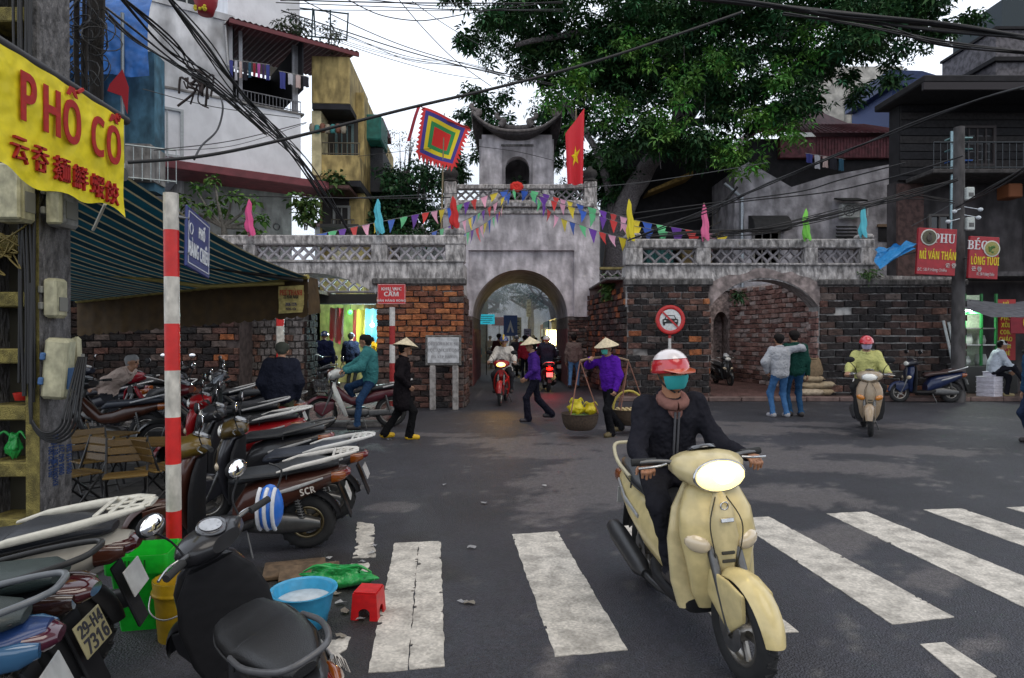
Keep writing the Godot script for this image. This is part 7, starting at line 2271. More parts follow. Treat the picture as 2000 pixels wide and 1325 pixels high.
# o: body, body2, seat, rack, light (0 off / energy), lens, plate, scale, lean, steer, under (underbone), basket, windscreen, logo, mirror
func bike(lab: String, at: Vector3, yw: float, o := {}) -> Node3D:
	var sc: float = o.get("scale", 1.0)
	var b := thing("motorbike" if o.get("under", false) else "scooter", lab, "motorbike" if o.get("under", false) else "scooter", at, (yaw(yw) * Basis(Vector3.RIGHT, o.get("lean", 0.0))).scaled(V(sc, sc, sc)))
	var c1: Color = o.get("body", L(0.02, 0.02, 0.025))
	var body := paint(c1)
	var body2 := paint(o.get("body2", c1))
	var dark := plastic(L(0.018, 0.018, 0.02), 0.55)
	var chrome := metal(L(0.55, 0.55, 0.55), 0.22)
	var steelm := metal(L(0.16, 0.16, 0.16), 0.45)
	var seatm := M(o.get("seat", L(0.022, 0.024, 0.028)), 0.42, {"bump": "grit", "bscale": 0.15, "tex": "dust", "scale": 1.5})
	var rackm := plastic(o.get("rack", L(0.5, 0.5, 0.5)), 0.35)
	var st: float = o.get("steer", 0.0)
	var under: bool = o.get("under", false)
	var r := 0.285 if under else 0.25
	var tw := 0.038 if under else 0.05
	var fx := 0.62 if under else 0.64
	var rx := -0.60 if under else -0.60
	bike_wheel(b, "front_wheel", fx, r, tw, under, st, o.get("rim", L(0.35, 0.33, 0.3)))
	bike_wheel(b, "rear_wheel", rx, r, tw * 1.15, under, 0.0, o.get("rim", L(0.35, 0.33, 0.3)))
	# steering assembly
	var hd := Node3D.new()
	hd.name = "steering"
	b.add_child(hd)
	hd.position = V(0.42, 0, 0)
	hd.rotation.y = st
	var q := MB.new()
	for s in [-1.0, 1.0]: q.tube([V(fx - 0.42, r, 0.075 * s), V(0.0, 0.72, 0.07 * s)], [0.022, 0.026], 8)
	q.tube([V(0.0, 0.7, 0), V(-0.09, 0.95, 0)], 0.03, 8)
	part("fork", q, steelm, hd)
	q = MB.new()
	fender(q, V(fx - 0.42, r, 0), r + 0.04, 0.066, 0.12, 2.45)
	for s in [-1.0, 1.0]: q.hull([[fx - 0.62, 0.36, 0.50, 0.012, 3.0, 0.078 * s], [fx - 0.42, 0.24, 0.5, 0.014, 3.0, 0.08 * s], [fx - 0.3, 0.34, 0.47, 0.01, 3.0, 0.074 * s]])
	part("front_fender", q, body2 if under else body, hd)
	q = MB.new()
	q.tube(curve([V(-0.17, 1.02, -0.34), V(-0.13, 1.02, -0.2), V(-0.1, 0.97, 0), V(-0.13, 1.02, 0.2), V(-0.17, 1.02, 0.34)], 4), 0.013, 8)
	part("handlebar", q, steelm, hd)
	for s in [-1.0, 1.0]:
		q = MB.new(); q.tube([V(-0.16, 1.02, 0.25 * s), V(-0.185, 1.02, 0.38 * s)], 0.02, 10)
		part("grip", q, M(L(0.015, 0.015, 0.015), 0.8), hd)
		q = MB.new(); q.tube(curve([V(-0.1, 1.015, 0.22 * s), V(-0.085, 1.01, 0.28 * s), V(-0.115, 1.0, 0.37 * s)], 3), 0.007, 6)
		part("lever", q, chrome, hd)
		if o.get("mirror", true):
			q = MB.new()
			var mh := V(-0.12, 1.26, 0.30 * s)
			q.tube(curve([V(-0.12, 1.03, 0.2 * s), V(-0.1, 1.12, 0.22 * s), mh - V(0, 0.04, 0)], 4), 0.006, 6)
			q.ball(mh + V(0.014, 0, 0), V(0.022, 0.052, 0.08), 12)
			var mr := part("mirror", q, dark, hd)
			q = MB.new(); q.ball(mh - V(0.004, 0, 0), V(0.012, 0.046, 0.072), 14)
			part("mirror_glass", q, M(L(0.9, 0.9, 0.92), 0.02, {"metal": 1.0}), mr)
	q = MB.new()
	q.hull([[-0.2, 0.95, 1.03, 0.10, 2.4], [-0.15, 0.92, 1.07, 0.19, 2.4], [-0.05, 0.9, 1.08, 0.2, 2.3], [0.03, 0.88, 1.045, 0.14, 2.3], [0.075, 0.9, 0.99, 0.07, 2.2]])
	part("handlebar_cowl", q, body2 if o.has("body2") and not under else (body if not o.get("darkcowl", false) else dark), hd)
	q = MB.new()
	var db := Basis(Vector3.BACK, 0.35)
	q.lathe([[0.001, 0.012], [0.062, 0.012], [0.072, 0.018], [0.078, 0.0]], 24, V(-0.13, 1.068, 0), db)
	var dash := part("speedometer", q, M(L(0.04, 0.04, 0.045), 0.2, {"clear": 1.0}), hd)
	q = MB.new(); q.lathe([[0.001, 0.003], [0.055, 0.003], [0.055, 0.0]], 20, V(-0.13, 1.083, 0), db)
	for i in 7: q.box(V(-0.13, 1.088, 0) + db * V(cos(i * 0.75) * 0.042, 0, sin(i * 0.75) * 0.042), V(0.012, 0.002, 0.003), db * yaw(-i * 0.75))
	part("dial", q, plain(L(0.45, 0.47, 0.5), 0.3), dash)
	var lens: Color = o.get("lens", L(0.7, 0.7, 0.66))
	var en: float = o.get("light", 0.0)
	q = MB.new()
	q.ball(V(0.055, 0.965, 0), V(0.035, 0.062, 0.11) * o.get("big", 1.0), 14)
	part("headlight", q, M(L(0.8, 0.8, 0.75), 0.15, {"emit": o.get("glow", Color(1, 0.9, 0.6)), "energy": minf(en * 0.3, o.get("lensglow", 9.0))} if en > 0 else {"clear": 1.0}), hd)
	if en > 0:
		q = MB.new()
		q.ball(V(0.085, 0.965, 0), V(0.014, 0.03, 0.055) * o.get("big", 1.0), 12)
		part("bulb", q, M(L(0.8, 0.8, 0.75), 0.15, {"emit": o.get("glow", Color(1, 0.9, 0.6)), "energy": en}), hd)
	q = MB.new()
	q.torus(V(0.048, 0.965, 0), Basis(V(0, 0, 1), V(0, 1, 0), V(-1, 0, 0)) * Basis.from_scale(V(1.0, 0.57, 1.0)), 0.112 * o.get("big", 1.0), 0.01, 26, 6)
	part("headlight_rim", q, chrome, hd)
	if en > 0:
		var sl := SpotLight3D.new()
		sl.name = "headlamp_beam"
		sl.light_color = o.get("glow", Color(1, 0.9, 0.6))
		sl.light_energy = o.get("beam", 3.0)
		sl.light_size = 0.06
		sl.spot_angle = 50.0
		sl.spot_range = 20.0
		sl.spot_attenuation = 2.0
		sl.shadow_enabled = true
		hd.add_child(sl)
		sl.position = V(0.12, 0.965, 0)
		sl.rotation.y = -PI / 2
	# body
	if under:
		for s in [-1.0, 1.0]:
			q = MB.new()
			q.hull([[0.24, 0.16, 0.23, 0.02, 3.0, 0.13 * s], [0.42, 0.22, 0.32, 0.02, 3.0, 0.18 * s], [0.62, 0.30, 0.40, 0.022, 3.0, 0.17 * s], [0.76, 0.36, 0.44, 0.02, 3.0, 0.11 * s], [0.84, 0.37, 0.42, 0.015, 3.0, 0.05 * s]], 1)
			part("leg_shield", q, body, b)
		q = MB.new()
		q.hull([[0.44, 0.68, 0.86, 0.055, 2.5], [0.3, 0.52, 0.74, 0.06, 2.5], [0.1, 0.42, 0.56, 0.055, 2.5], [-0.1, 0.42, 0.60, 0.07, 2.5], [-0.3, 0.46, 0.68, 0.1, 2.5], [-0.6, 0.56, 0.71, 0.11, 2.5], [-0.85, 0.66, 0.74, 0.06, 2.5], [-0.93, 0.69, 0.73, 0.03, 2.5]])
		part("side_cover", q, body2, b)
		q = MB.new()
		q.hull([[0.06, 0.62, 0.68, 0.06, 2.6], [-0.05, 0.64, 0.755, 0.11, 2.6], [-0.3, 0.67, 0.77, 0.125, 2.8], [-0.6, 0.71, 0.8, 0.12, 2.8], [-0.8, 0.73, 0.82, 0.1, 2.8], [-0.86, 0.75, 0.80, 0.07, 2.6]])
		part("seat", q, seatm, b)
		q = MB.new()
		q.hull([[0.2, 0.24, 0.38, 0.1, 3.0], [0.05, 0.2, 0.4, 0.13, 3.0], [-0.15, 0.2, 0.38, 0.12, 3.0], [-0.24, 0.25, 0.34, 0.08, 3.0]])
		for k in 5: q.box(V(0.24 + 0.025 * k, 0.31, 0), V(0.01, 0.13, 0.14), Basis(Vector3.BACK, -0.2))
		part("engine", q, steelm, b)
		q = MB.new()
		q.hull([[-0.2, 0.22, 0.34, 0.016, 3.0, -0.11], [-0.45, 0.24, 0.34, 0.018, 3.0, -0.11], [-0.7, 0.23, 0.35, 0.014, 3.0, -0.11]])
		part("chain_case", q, steelm, b)
	else:
		q = MB.new()
		q.hull([[0.27, 0.36, 0.42, 0.11, 2.6], [0.36, 0.36, 0.46, 0.15, 2.5], [0.5, 0.36, 0.49, 0.175, 2.3], [0.66, 0.34, 0.505, 0.205, 2.2], [0.78, 0.32, 0.485, 0.195, 2.1], [0.88, 0.30, 0.45, 0.15, 2.1], [0.94, 0.29, 0.41, 0.08, 2.0]], 1)
		var sh := part("front_shield", q, body, b)
		for s in [-1.0, 1.0]:
			q = MB.new()
			q.t = Transform3D(yaw(-0.38 * s), V(0.475, 0.63, 0.135 * s)) * Transform3D(Basis(Vector3.RIGHT, -0.35 * s), Vector3.ZERO)
			q.ball(Vector3.ZERO, V(0.035, 0.045, 0.07), 12)
			part("turn_signal", q, M(L(0.6, 0.5, 0.35) if not o.has("amber") else L(0.5, 0.17, 0.01), 0.15, {"clear": 1.0}), sh)
		q = MB.new()
		for s in [-1.0, 1.0]: q.tube(curve([V(0.475, 0.86, 0.03 * s), V(0.522, 0.74, 0.085 * s), V(0.525, 0.6, 0.07 * s), V(0.49, 0.42, 0.03 * s)], 5), 0.0035, 5)
		for k in 2: q.box(V(0.536 - 0.004 * k, 0.55 + 0.04 * k, 0), V(0.012, 0.016, 0.07), Basis(Vector3.BACK, 0.1), 0.003)
		part("panel_seam", q, M(L(0.03, 0.028, 0.02), 0.7), sh)
		q = MB.new()
		q.hull([[0.38, 0.42, 0.485, 0.03, 2.2], [0.5, 0.44, 0.52, 0.055, 2.0], [0.66, 0.44, 0.535, 0.08, 2.0], [0.8, 0.42, 0.515, 0.065, 2.0], [0.9, 0.4, 0.47, 0.02, 2.0]], 1)
		part("centre_panel", q, body2, sh)
		if o.has("logo"):
			q = MB.new()
			q.box(V(0.535, 0.755, 0), V(0.012, 0.022, 0.07), Basis(Vector3.BACK, 0.2), 0.003)
			q.torus(V(0.51, 0.82, 0), Basis(V(0, 0, 1), V(0, 1, 0), V(-1, 0, 0)), 0.02, 0.005, 16, 5)
			part("badge", q, chrome, sh)
		q = MB.new()
		q.hull([[0.26, 0.30, 0.38, 0.2, 3.4], [0.4, 0.31, 0.37, 0.235, 3.2], [0.62, 0.30, 0.36, 0.24, 3.0], [0.78, 0.28, 0.34, 0.2, 2.8], [0.9, 0.26, 0.31, 0.12, 2.6]], 1)
		part("leg_shield", q, dark if not o.get("pale", false) else body2, b)
		q = MB.new()
		q.hull([[0.38, 0.23, 0.31, 0.17, 3.5], [0.2, 0.22, 0.30, 0.19, 3.5], [-0.05, 0.23, 0.31, 0.19, 3.5], [-0.16, 0.25, 0.36, 0.16, 3.5]])
		part("floorboard", q, dark, b)
		q = MB.new()
		q.hull([[0.02, 0.26, 0.46, 0.12, 2.8], [-0.08, 0.27, 0.62, 0.15, 2.6], [-0.25, 0.32, 0.69, 0.18, 2.4], [-0.45, 0.42, 0.72, 0.19, 2.2], [-0.66, 0.52, 0.745, 0.165, 2.1], [-0.85, 0.62, 0.765, 0.11, 2.1], [-0.95, 0.68, 0.76, 0.05, 2.1]])
		var sp := part("side_panel", q, body, b)
		q = MB.new()
		for s in [-1.0, 1.0]: q.hull([[-0.28, 0.55, 0.575, 0.008, 2.0, 0.183 * s], [-0.5, 0.60, 0.64, 0.008, 2.0, 0.188 * s], [-0.75, 0.68, 0.70, 0.008, 2.0, 0.145 * s]])
		part("trim", q, plastic(L(0.4, 0.4, 0.4), 0.3), sp)
		q = MB.new()
		q.hull([[0.06, 0.64, 0.69, 0.08, 2.4], [-0.03, 0.63, 0.755, 0.14, 2.5], [-0.2, 0.68, 0.765, 0.165, 2.7], [-0.4, 0.7, 0.785, 0.165, 2.7], [-0.5, 0.72, 0.83, 0.16, 2.7], [-0.7, 0.74, 0.845, 0.135, 2.7], [-0.84, 0.76, 0.83, 0.09, 2.5], [-0.88, 0.77, 0.81, 0.05, 2.5]])
		var seat_ := part("seat", q, seatm, b)
		q = MB.new()
		q.tube(curve([V(-0.44, 0.7, -0.168), V(-0.45, 0.79, -0.13), V(-0.46, 0.803, 0), V(-0.45, 0.79, 0.13), V(-0.44, 0.7, 0.168)], 5), 0.006, 5)
		for s in [-1.0, 1.0]: q.tube(curve([V(0.0, 0.70, 0.125 * s), V(-0.2, 0.725, 0.168 * s), V(-0.45, 0.745, 0.168 * s), V(-0.7, 0.785, 0.137 * s), V(-0.86, 0.79, 0.07 * s)], 4), 0.005, 5)
		part("seat_piping", q, M(o.get("piping", L(0.012, 0.012, 0.013)), 0.6), seat_)
		q = MB.new()
		q.hull([[-0.1, 0.2, 0.36, 0.08, 3.0, -0.04], [-0.35, 0.18, 0.38, 0.09, 3.0, -0.06], [-0.6, 0.19, 0.34, 0.06, 3.0, -0.09], [-0.72, 0.22, 0.3, 0.04, 3.0, -0.1]])
		part("engine", q, steelm, b)
	# exhaust, shock, stand, rack, lights, plate
	q = MB.new()
	q.tube(curve([V(0.15, 0.2, 0.06), V(-0.1, 0.17, 0.12), V(-0.3, 0.2, 0.15)], 4), 0.02, 8)
	q.tube([V(-0.28, 0.2, 0.15), V(-0.36, 0.215, 0.155), V(-0.75, 0.31, 0.165), V(-0.86, 0.335, 0.167), V(-0.88, 0.34, 0.167)], [0.03, 0.06, 0.064, 0.05, 0.02], 14)
	part("exhaust", q, M(L(0.03, 0.03, 0.032), 0.4, {"tex": "dust", "scale": 2.0}) if not under else metal(L(0.4, 0.38, 0.36), 0.3), b)
	q = MB.new()
	for s in ([-1.0, 1.0] if under else [-1.0]):
		q.tube([V(rx + 0.02, 0.28, 0.12 * s), V(rx + 0.1, 0.6, 0.12 * s)], 0.014, 8)
		for k in 9: q.torus(V(rx + 0.035 + 0.007 * k, 0.34 + 0.025 * k, 0.12 * s), Basis(Vector3.RIGHT, PI / 2), 0.028, 0.006, 12, 5)
	part("shock_absorber", q, steelm, b)
	q = MB.new()
	q.tube([V(-0.1, 0.22, -0.12), V(-0.16, 0.01, -0.2)], 0.01, 6)
	part("kick_stand", q, steelm, b)
	var ty := 0.86 if not under else 0.83
	q = MB.new()
	if o.get("bigrack", false):
		for s in [-1.0, 1.0]: q.hull([[-0.36, ty - 0.1, ty - 0.085, 0.012, 2.4, 0.18 * s], [-0.5, ty - 0.075, ty - 0.035, 0.018, 2.4, 0.185 * s], [-0.75, ty - 0.03, ty + 0.015, 0.022, 2.4, 0.16 * s], [-0.95, ty + 0.015, ty + 0.05, 0.026, 2.4, 0.11 * s], [-1.04, ty + 0.035, ty + 0.055, 0.02, 2.4, 0.07 * s]])
		for k in 4: q.box(V(-0.84 - 0.06 * k, ty + 0.03 + 0.006 * k, 0), V(0.022, 0.014, 0.26 - 0.04 * k), Basis(Vector3.BACK, -0.2), 0.004)
		for s in [-1.0, 1.0]: q.box(V(-0.95, ty + 0.04, 0.035 * s), V(0.2, 0.012, 0.02), Basis(Vector3.BACK, -0.16) * yaw(0.15 * s), 0.004)
		q.hull([[-1.02, ty + 0.03, ty + 0.055, 0.08, 2.4], [-1.06, ty + 0.036, ty + 0.056, 0.06, 2.4]])
	else:
		q.tube(curve([V(-0.45, ty - 0.09, 0.165), V(-0.7, ty - 0.03, 0.165), V(-0.95, ty + 0.03, 0.10), V(-0.99, ty + 0.035, 0), V(-0.95, ty + 0.03, -0.10), V(-0.7, ty - 0.03, -0.165), V(-0.45, ty - 0.09, -0.165)], 4), 0.013, 8)
	part("grab_rack", q, rackm, b)
	q = MB.new()
	q.hull([[-0.88, 0.66, 0.75, 0.09, 2.4], [-0.95, 0.655, 0.745, 0.075, 2.3], [-0.985, 0.68, 0.725, 0.045, 2.2]])
	var tl: float = o.get("tail", 0.0)
	part("tail_light", q, M(o.get("tlc", L(0.14, 0.006, 0.006)), 0.12, {"emit": Color(1, 0.05, 0.03), "energy": tl} if tl > 0 else {"clear": 1.0}), b)
	if tl > 0:
		var ol := OmniLight3D.new()
		ol.name = "tail_glow"
		ol.light_color = Color(1, 0.08, 0.06)
		ol.light_energy = 0.3
		ol.light_size = 0.06
		ol.omni_range = 12.0
		ol.omni_attenuation = 2.0
		ol.shadow_enabled = true
		b.add_child(ol)
		ol.position = V(-1.06, 0.7, 0)
	for s in [-1.0, 1.0]:
		q = MB.new()
		q.hull([[-0.82, 0.63, 0.73, 0.018, 2.3, 0.105 * s], [-0.89, 0.64, 0.735, 0.03, 2.2, 0.10 * s], [-0.945, 0.665, 0.72, 0.016, 2.2, 0.085 * s]])
		part("rear_indicator", q, M(o.get("ind", L(0.22, 0.05, 0.004)), 0.12, {"clear": 1.0}), b)
	q = MB.new()
	fender(q, V(rx, r, 0), r + 0.06, 0.065, 1.75, 2.95)
	q.box(V(-0.93, 0.44, 0), V(0.016, 0.34, 0.12), Basis(Vector3.BACK, -0.36), 0.006)
	part("rear_fender", q, dark, b)
	q = MB.new()
	var pb := Basis(Vector3.BACK, -0.36)
	q.t = Transform3D(pb, V(-0.955, 0.52, 0))
	q.box(V(-0.008, 0, 0), V(0.008, 0.14, 0.19), Basis(), 0.003)
	var pl := part("number_plate", q, plain(o.get("plate", L(0.5, 0.5, 0.48)), 0.4), b)
	if o.get("plate_text", false):
		text("plate_lettering", "29-H4", 0.05, plain(L(0.03, 0.03, 0.04)), pl, Transform3D(pb * Basis(V(0, 0, 1), V(0, 1, 0), V(-1, 0, 0)), V(-0.955, 0.52, 0)) * Transform3D(Basis(), V(0, 0.035, 0.014)), "Droid Sans", true, 0.9, 0.002)
		text("plate_lettering", "7316", 0.06, plain(L(0.03, 0.03, 0.04)), pl, Transform3D(pb * Basis(V(0, 0, 1), V(0, 1, 0), V(-1, 0, 0)), V(-0.955, 0.52, 0)) * Transform3D(Basis(), V(0, -0.032, 0.014)), "Droid Sans", true, 0.9, 0.002)
	if o.has("side_text"):
		for s in [1.0, -1.0]:
			text("side_lettering", o.side_text, 0.06, plain(L(0.6, 0.55, 0.5), 0.3), b, Transform3D(Basis(V(s, 0, 0), V(0, 1, 0), V(0, 0, s)) * Basis(Vector3.BACK, -0.25 * s), V(-0.62, 0.59, 0.183 * s)), "Droid Sans", true, 0.9, 0.003)
	if o.get("basket", false):
		q = MB.new()
		for k in 5:
			var y := 0.68 + 0.05 * k
			var w := 0.12 + 0.012 * k
			q.tube([V(0.50, y, -w), V(0.72 + 0.01 * k, y, -w), V(0.72 + 0.01 * k, y, w), V(0.50, y, w), V(0.50, y, -w)], 0.005, 4)
		for k in 7:
			for e in [[V(0.72, 0.68, -0.12 + 0.04 * k), V(0.76, 0.88, -0.168 + 0.056 * k)], [V(0.5 + 0.035 * k, 0.68, -0.12), V(0.5 + 0.04 * k, 0.88, -0.168)], [V(0.5 + 0.035 * k, 0.68, 0.12), V(0.5 + 0.04 * k, 0.88, 0.168)]]: q.tube(e, 0.004, 4)
		q.box(V(0.61, 0.68, 0), V(0.22, 0.01, 0.24))
		part("basket", q, M(L(0.05, 0.05, 0.055), 0.5), b)
	if o.has("windscreen"):
		q = MB.new()
		q.hull([[0.9, 0.30, 0.50, 0.13, 2.0], [1.0, 0.27, 0.47, 0.15, 2.0], [1.12, 0.22, 0.36, 0.10, 2.0], [1.18, 0.2, 0.27, 0.05, 2.0]], 1)
		part("windscreen", q, M(o.windscreen, 0.2, {"clear": 1.0}), b)
	return b
func all_bikes():
	var PIh := PI / 2
	var blk := L(0.018, 0.018, 0.021)
	# front left cluster
	bike("black scooter nearest the camera, seen from its seat and amber tail light", V(-0.97, 0, -2.70), PIh + 0.70, {"body": blk, "seat": L(0.011, 0.011, 0.012), "rack": L(0.09, 0.09, 0.095), "scale": 0.82, "lean": -0.31, "steer": 0.55, "plate_text": true, "logo": true, "amber": true, "side_text": "MONDIAL"})
	bike("black motorbike with long green sheened seat at the lower left edge", V(-2.60, 0, -2.46), PI + 0.12, {"under": true, "body": L(0.02, 0.02, 0.022), "body2": L(0.018, 0.018, 0.02), "seat": L(0.03, 0.045, 0.042), "rack": L(0.03, 0.03, 0.03), "plate": L(0.34, 0.3, 0.16), "plate_text": true, "ind": L(0.03, 0.014, 0.01), "tlc": L(0.05, 0.006, 0.008), "lean": -0.1, "mirror": false, "scale": 0.98})
	bike("motorbike with tall cream grab rail behind the green seated one", V(-2.76, 0, -2.98), PI + 0.2, {"body": L(0.45, 0.42, 0.36), "body2": L(0.06, 0.02, 0.02), "seat": L(0.02, 0.022, 0.028), "rack": L(0.60, 0.58, 0.5), "ind": L(0.06, 0.02, 0.012), "tlc": L(0.05, 0.006, 0.008), "bigrack": true, "lean": -0.1, "mirror": false, "scale": 0.97})
	bike("dark blue scooter of which only the tail shows in the bottom left corner", V(-2.45, 0, -1.98), PI + 0.3, {"body": L(0.02, 0.05, 0.16), "seat": L(0.03, 0.04, 0.038), "rack": L(0.12, 0.13, 0.14), "mirror": false, "ind": L(0.03, 0.10, 0.2), "tlc": L(0.06, 0.006, 0.02), "lean": -0.1, "scale": 0.94})
	bike("wine brown scooter with white tail rack parked just beyond the striped pole", V(-2.12, 0, -4.95), PI + 0.2, {"body": L(0.055, 0.018, 0.012), "body2": L(0.12, 0.075, 0.01), "rack": L(0.62, 0.6, 0.56), "bigrack": true, "scale": 0.86, "lean": -0.08, "steer": 0.3, "side_text": "SCR", "rim": L(0.3, 0.24, 0.14)})
	bike("dark scooter with ribbed seat behind the wine brown one", V(-2.16, 0, -5.75), PI + 0.1, {"body": L(0.02, 0.02, 0.026), "body2": L(0.07, 0.045, 0.01), "seat": L(0.03, 0.035, 0.05), "rack": L(0.62, 0.62, 0.6), "bigrack": true, "scale": 0.87, "lean": -0.08, "steer": 0.2})
	bike("bright red scooter with white rack in the middle of the parked row", V(-3.35, 0.0, -7.6), PI + 0.05, {"body": L(0.30, 0.006, 0.01), "rack": L(0.64, 0.64, 0.62), "bigrack": true, "scale": 0.92, "lean": -0.08, "steer": 0.35, "side_text": "AIR"})
	bike("grey black scooter with pointed smoky windscreen near the pavement end", V(-3.95, 0.0, -9.3), PI + 0.15, {"body": L(0.04, 0.038, 0.04), "windscreen": L(0.25, 0.27, 0.3), "rack": L(0.2, 0.2, 0.2), "scale": 0.95, "lean": -0.08})
	bike("dark motorbike with upright mirrors before the shaded brick wall", V(-5.2, 0.0, -10.6), PI * 0.5 + 2.2, {"under": true, "body": L(0.03, 0.03, 0.05), "body2": L(0.02, 0.02, 0.03), "scale": 0.97})
	bike("long seated black motorbike with orange flank stripe under the awning", V(-5.75, 0.0, -9.1), PI - 0.08, {"under": true, "body": L(0.02, 0.02, 0.022), "body2": L(0.05, 0.016, 0.008), "seat": L(0.03, 0.035, 0.05), "mirror": false})
	bike("red motorbike facing the road with a white number board by the brick wall", V(-6.15, 0.0, -10.9), -PIh - 0.25, {"under": true, "body": L(0.30, 0.008, 0.02), "body2": L(0.02, 0.02, 0.02), "steer": -0.3})
	bike("black motorbike beside the stooping elder in the beige jacket", V(-7.3, 0.0, -11.0), PI + 0.3, {"under": true, "body": L(0.025, 0.025, 0.035), "seat": L(0.03, 0.03, 0.04)})
	bike("dark scooter at the back of the cafe under the awning's left side", V(-7.9, 0.0, -12.4), PI + 0.1, {"body": L(0.02, 0.025, 0.04)})
	bike("black motorbike standing in the lane mouth by the rough pier", V(-5.2, 0.06, -17.4), PI * 0.7, {"under": true, "body": L(0.02, 0.02, 0.03), "mirror": false})
	bike("charcoal scooter squeezed between the ribbed seat one and the red one", V(-2.75, 0.0, -6.65), PI + 0.12, {"body": L(0.015, 0.015, 0.018), "body2": L(0.03, 0.03, 0.035), "rack": L(0.08, 0.08, 0.08), "scale": 0.9, "lean": -0.08, "steer": 0.25})
	bike("dark red motorbike behind the bright red scooter", V(-3.9, 0.0, -8.3), PI + 0.1, {"under": true, "body": L(0.09, 0.008, 0.012), "body2": L(0.02, 0.02, 0.02), "lean": -0.08})
	bike("black motorbike at the kerb end before the rough pier", V(-4.6, 0.0, -10.9), PI + 0.2, {"under": true, "body": L(0.012, 0.012, 0.015), "lean": -0.08, "steer": 0.3})
	bike("dim scooter nose to the brick wall deep under the awning", V(-6.9, 0.0, -12.9), PI * 0.5, {"body": L(0.02, 0.02, 0.022)})
	# ridden ones
	bike("white legshielded motorbike ridden by the man in a teal puffer jacket", V(-2.80, 0.0, -11.55), PI + 0.28, {"under": true, "body": L(0.55, 0.56, 0.54), "body2": L(0.10, 0.02, 0.03), "basket": true, "steer": 0.15})
	bike("red scooter with headlight burning coming out of the gate arch", V(-0.22, 0, -15.85), -PIh - 0.1, {"body": L(0.40, 0.02, 0.015), "light": 9.0, "beam": 0.8, "glow": Color(1.0, 0.75, 0.3), "under": true, "body2": L(0.35, 0.02, 0.02)})
	bike("scooter with glowing red tail light riding away through the arch", V(1.05, 0, -19.6), PIh + 0.05, {"body": L(0.25, 0.01, 0.015), "tail": 7.0})
	bike("beige scooter ridden by the person in a yellow coat and red helmet", V(6.22, 0, -11.2), -PIh - 0.42, {"body": L(0.36, 0.27, 0.18), "body2": L(0.33, 0.26, 0.18), "lens": L(0.8, 0.8, 0.8), "amber": true, "steer": -0.1})
	bike("cream gold scooter with blazing headlight in front, its rider in a teal mask", V(1.034, 0, -3.73), -1.42, {"body": L(0.66, 0.54, 0.26), "body2": L(0.62, 0.52, 0.28), "light": 14.0, "beam": 5.0, "glow": Color(1.0, 0.88, 0.5), "logo": true, "lean": 0.05, "steer": 0.06, "mirror": false, "big": 1.25, "lensglow": 1.5, "pale": true, "rack": L(0.5, 0.45, 0.3)})
	# right side
	bike("blue striped dark scooter parked before the blackened wall", V(10.35, 0.0, -16.0), PI - 0.05, {"body": L(0.012, 0.022, 0.07), "body2": L(0.02, 0.02, 0.03), "seat": L(0.06, 0.035, 0.035), "rack": L(0.4, 0.42, 0.45)})
	bike("black motorbike parked before the lit food stall at the right edge", V(13.5, 0.0, -16.2), PI + 0.5, {"under": true, "body": L(0.02, 0.02, 0.02)})
	bike("small black scooter standing in the courtyard behind the right arch", V(6.72, 0.1, -20.4), -PIh + 0.1, {"body": L(0.02, 0.02, 0.022), "windscreen": L(0.4, 0.42, 0.45), "scale": 0.86})
	for e in [[-1.05, 33.0, "dark scooter ridden away in the crowd left of the street beyond the arch"], [0.2, 27.0, "grey scooter ridden away down the middle of the street beyond the arch"], [1.75, 24.5, "dark scooter waiting at the right inside the street beyond the arch"]]:
		bike(e[2], V(e[0], 0, -e[1]), PIh, {"body": L(0.05, 0.05, 0.06), "mirror": false})
	# helmet that hangs on a handlebar
	var h := thing("helmet", "blue and white vented cycling helmet hanging between the black and brown scooters", "helmet", P(527, 1035, 3.45))
	var q := MB.new()
	var rows := []
	for r in 8:
		var ring := []
		for i in 20:
			var a := TAU * i / 20
			var t := r / 7.0 * PI * 0.5
			ring.append(V(0.072 * cos(t + 0.0) * cos(a) + 0.0, 0.12 + 0.125 * cos(t) * sin(a), 0.09 * sin(t)))
		rows.append(ring)
	q.grid(rows, true)
	part("shell", q, plastic(L(0.02, 0.14, 0.55), 0.3), h)
	for k in 3:
		q = MB.new()
		var pts := []
		for i in 9:
			var a := -1.2 + 2.4 * i / 8
			pts.append(V(-0.04 + 0.04 * k, 0.12 + 0.118 * sin(a), 0.086 * cos(a) * (0.98 if k == 1 else 0.9) + 0.008))
		q.tube(pts, 0.011, 6)
		part("white_rib", q, plastic(L(0.62, 0.63, 0.66), 0.3), h)
	q = MB.new(); q.tube(curve([V(0.03, 0.2, 0.0), V(0.06, 0.32, 0.0), V(0.0, 0.36, 0.02)], 4), 0.006, 5)
	part("strap", q, plain(L(0.03, 0.03, 0.03)), h)

# ---------- people: a field of tapered capsules, meshed as surface nets; own axes +x forward, +y up, +z right ----------
var wrinkle: FastNoiseLite
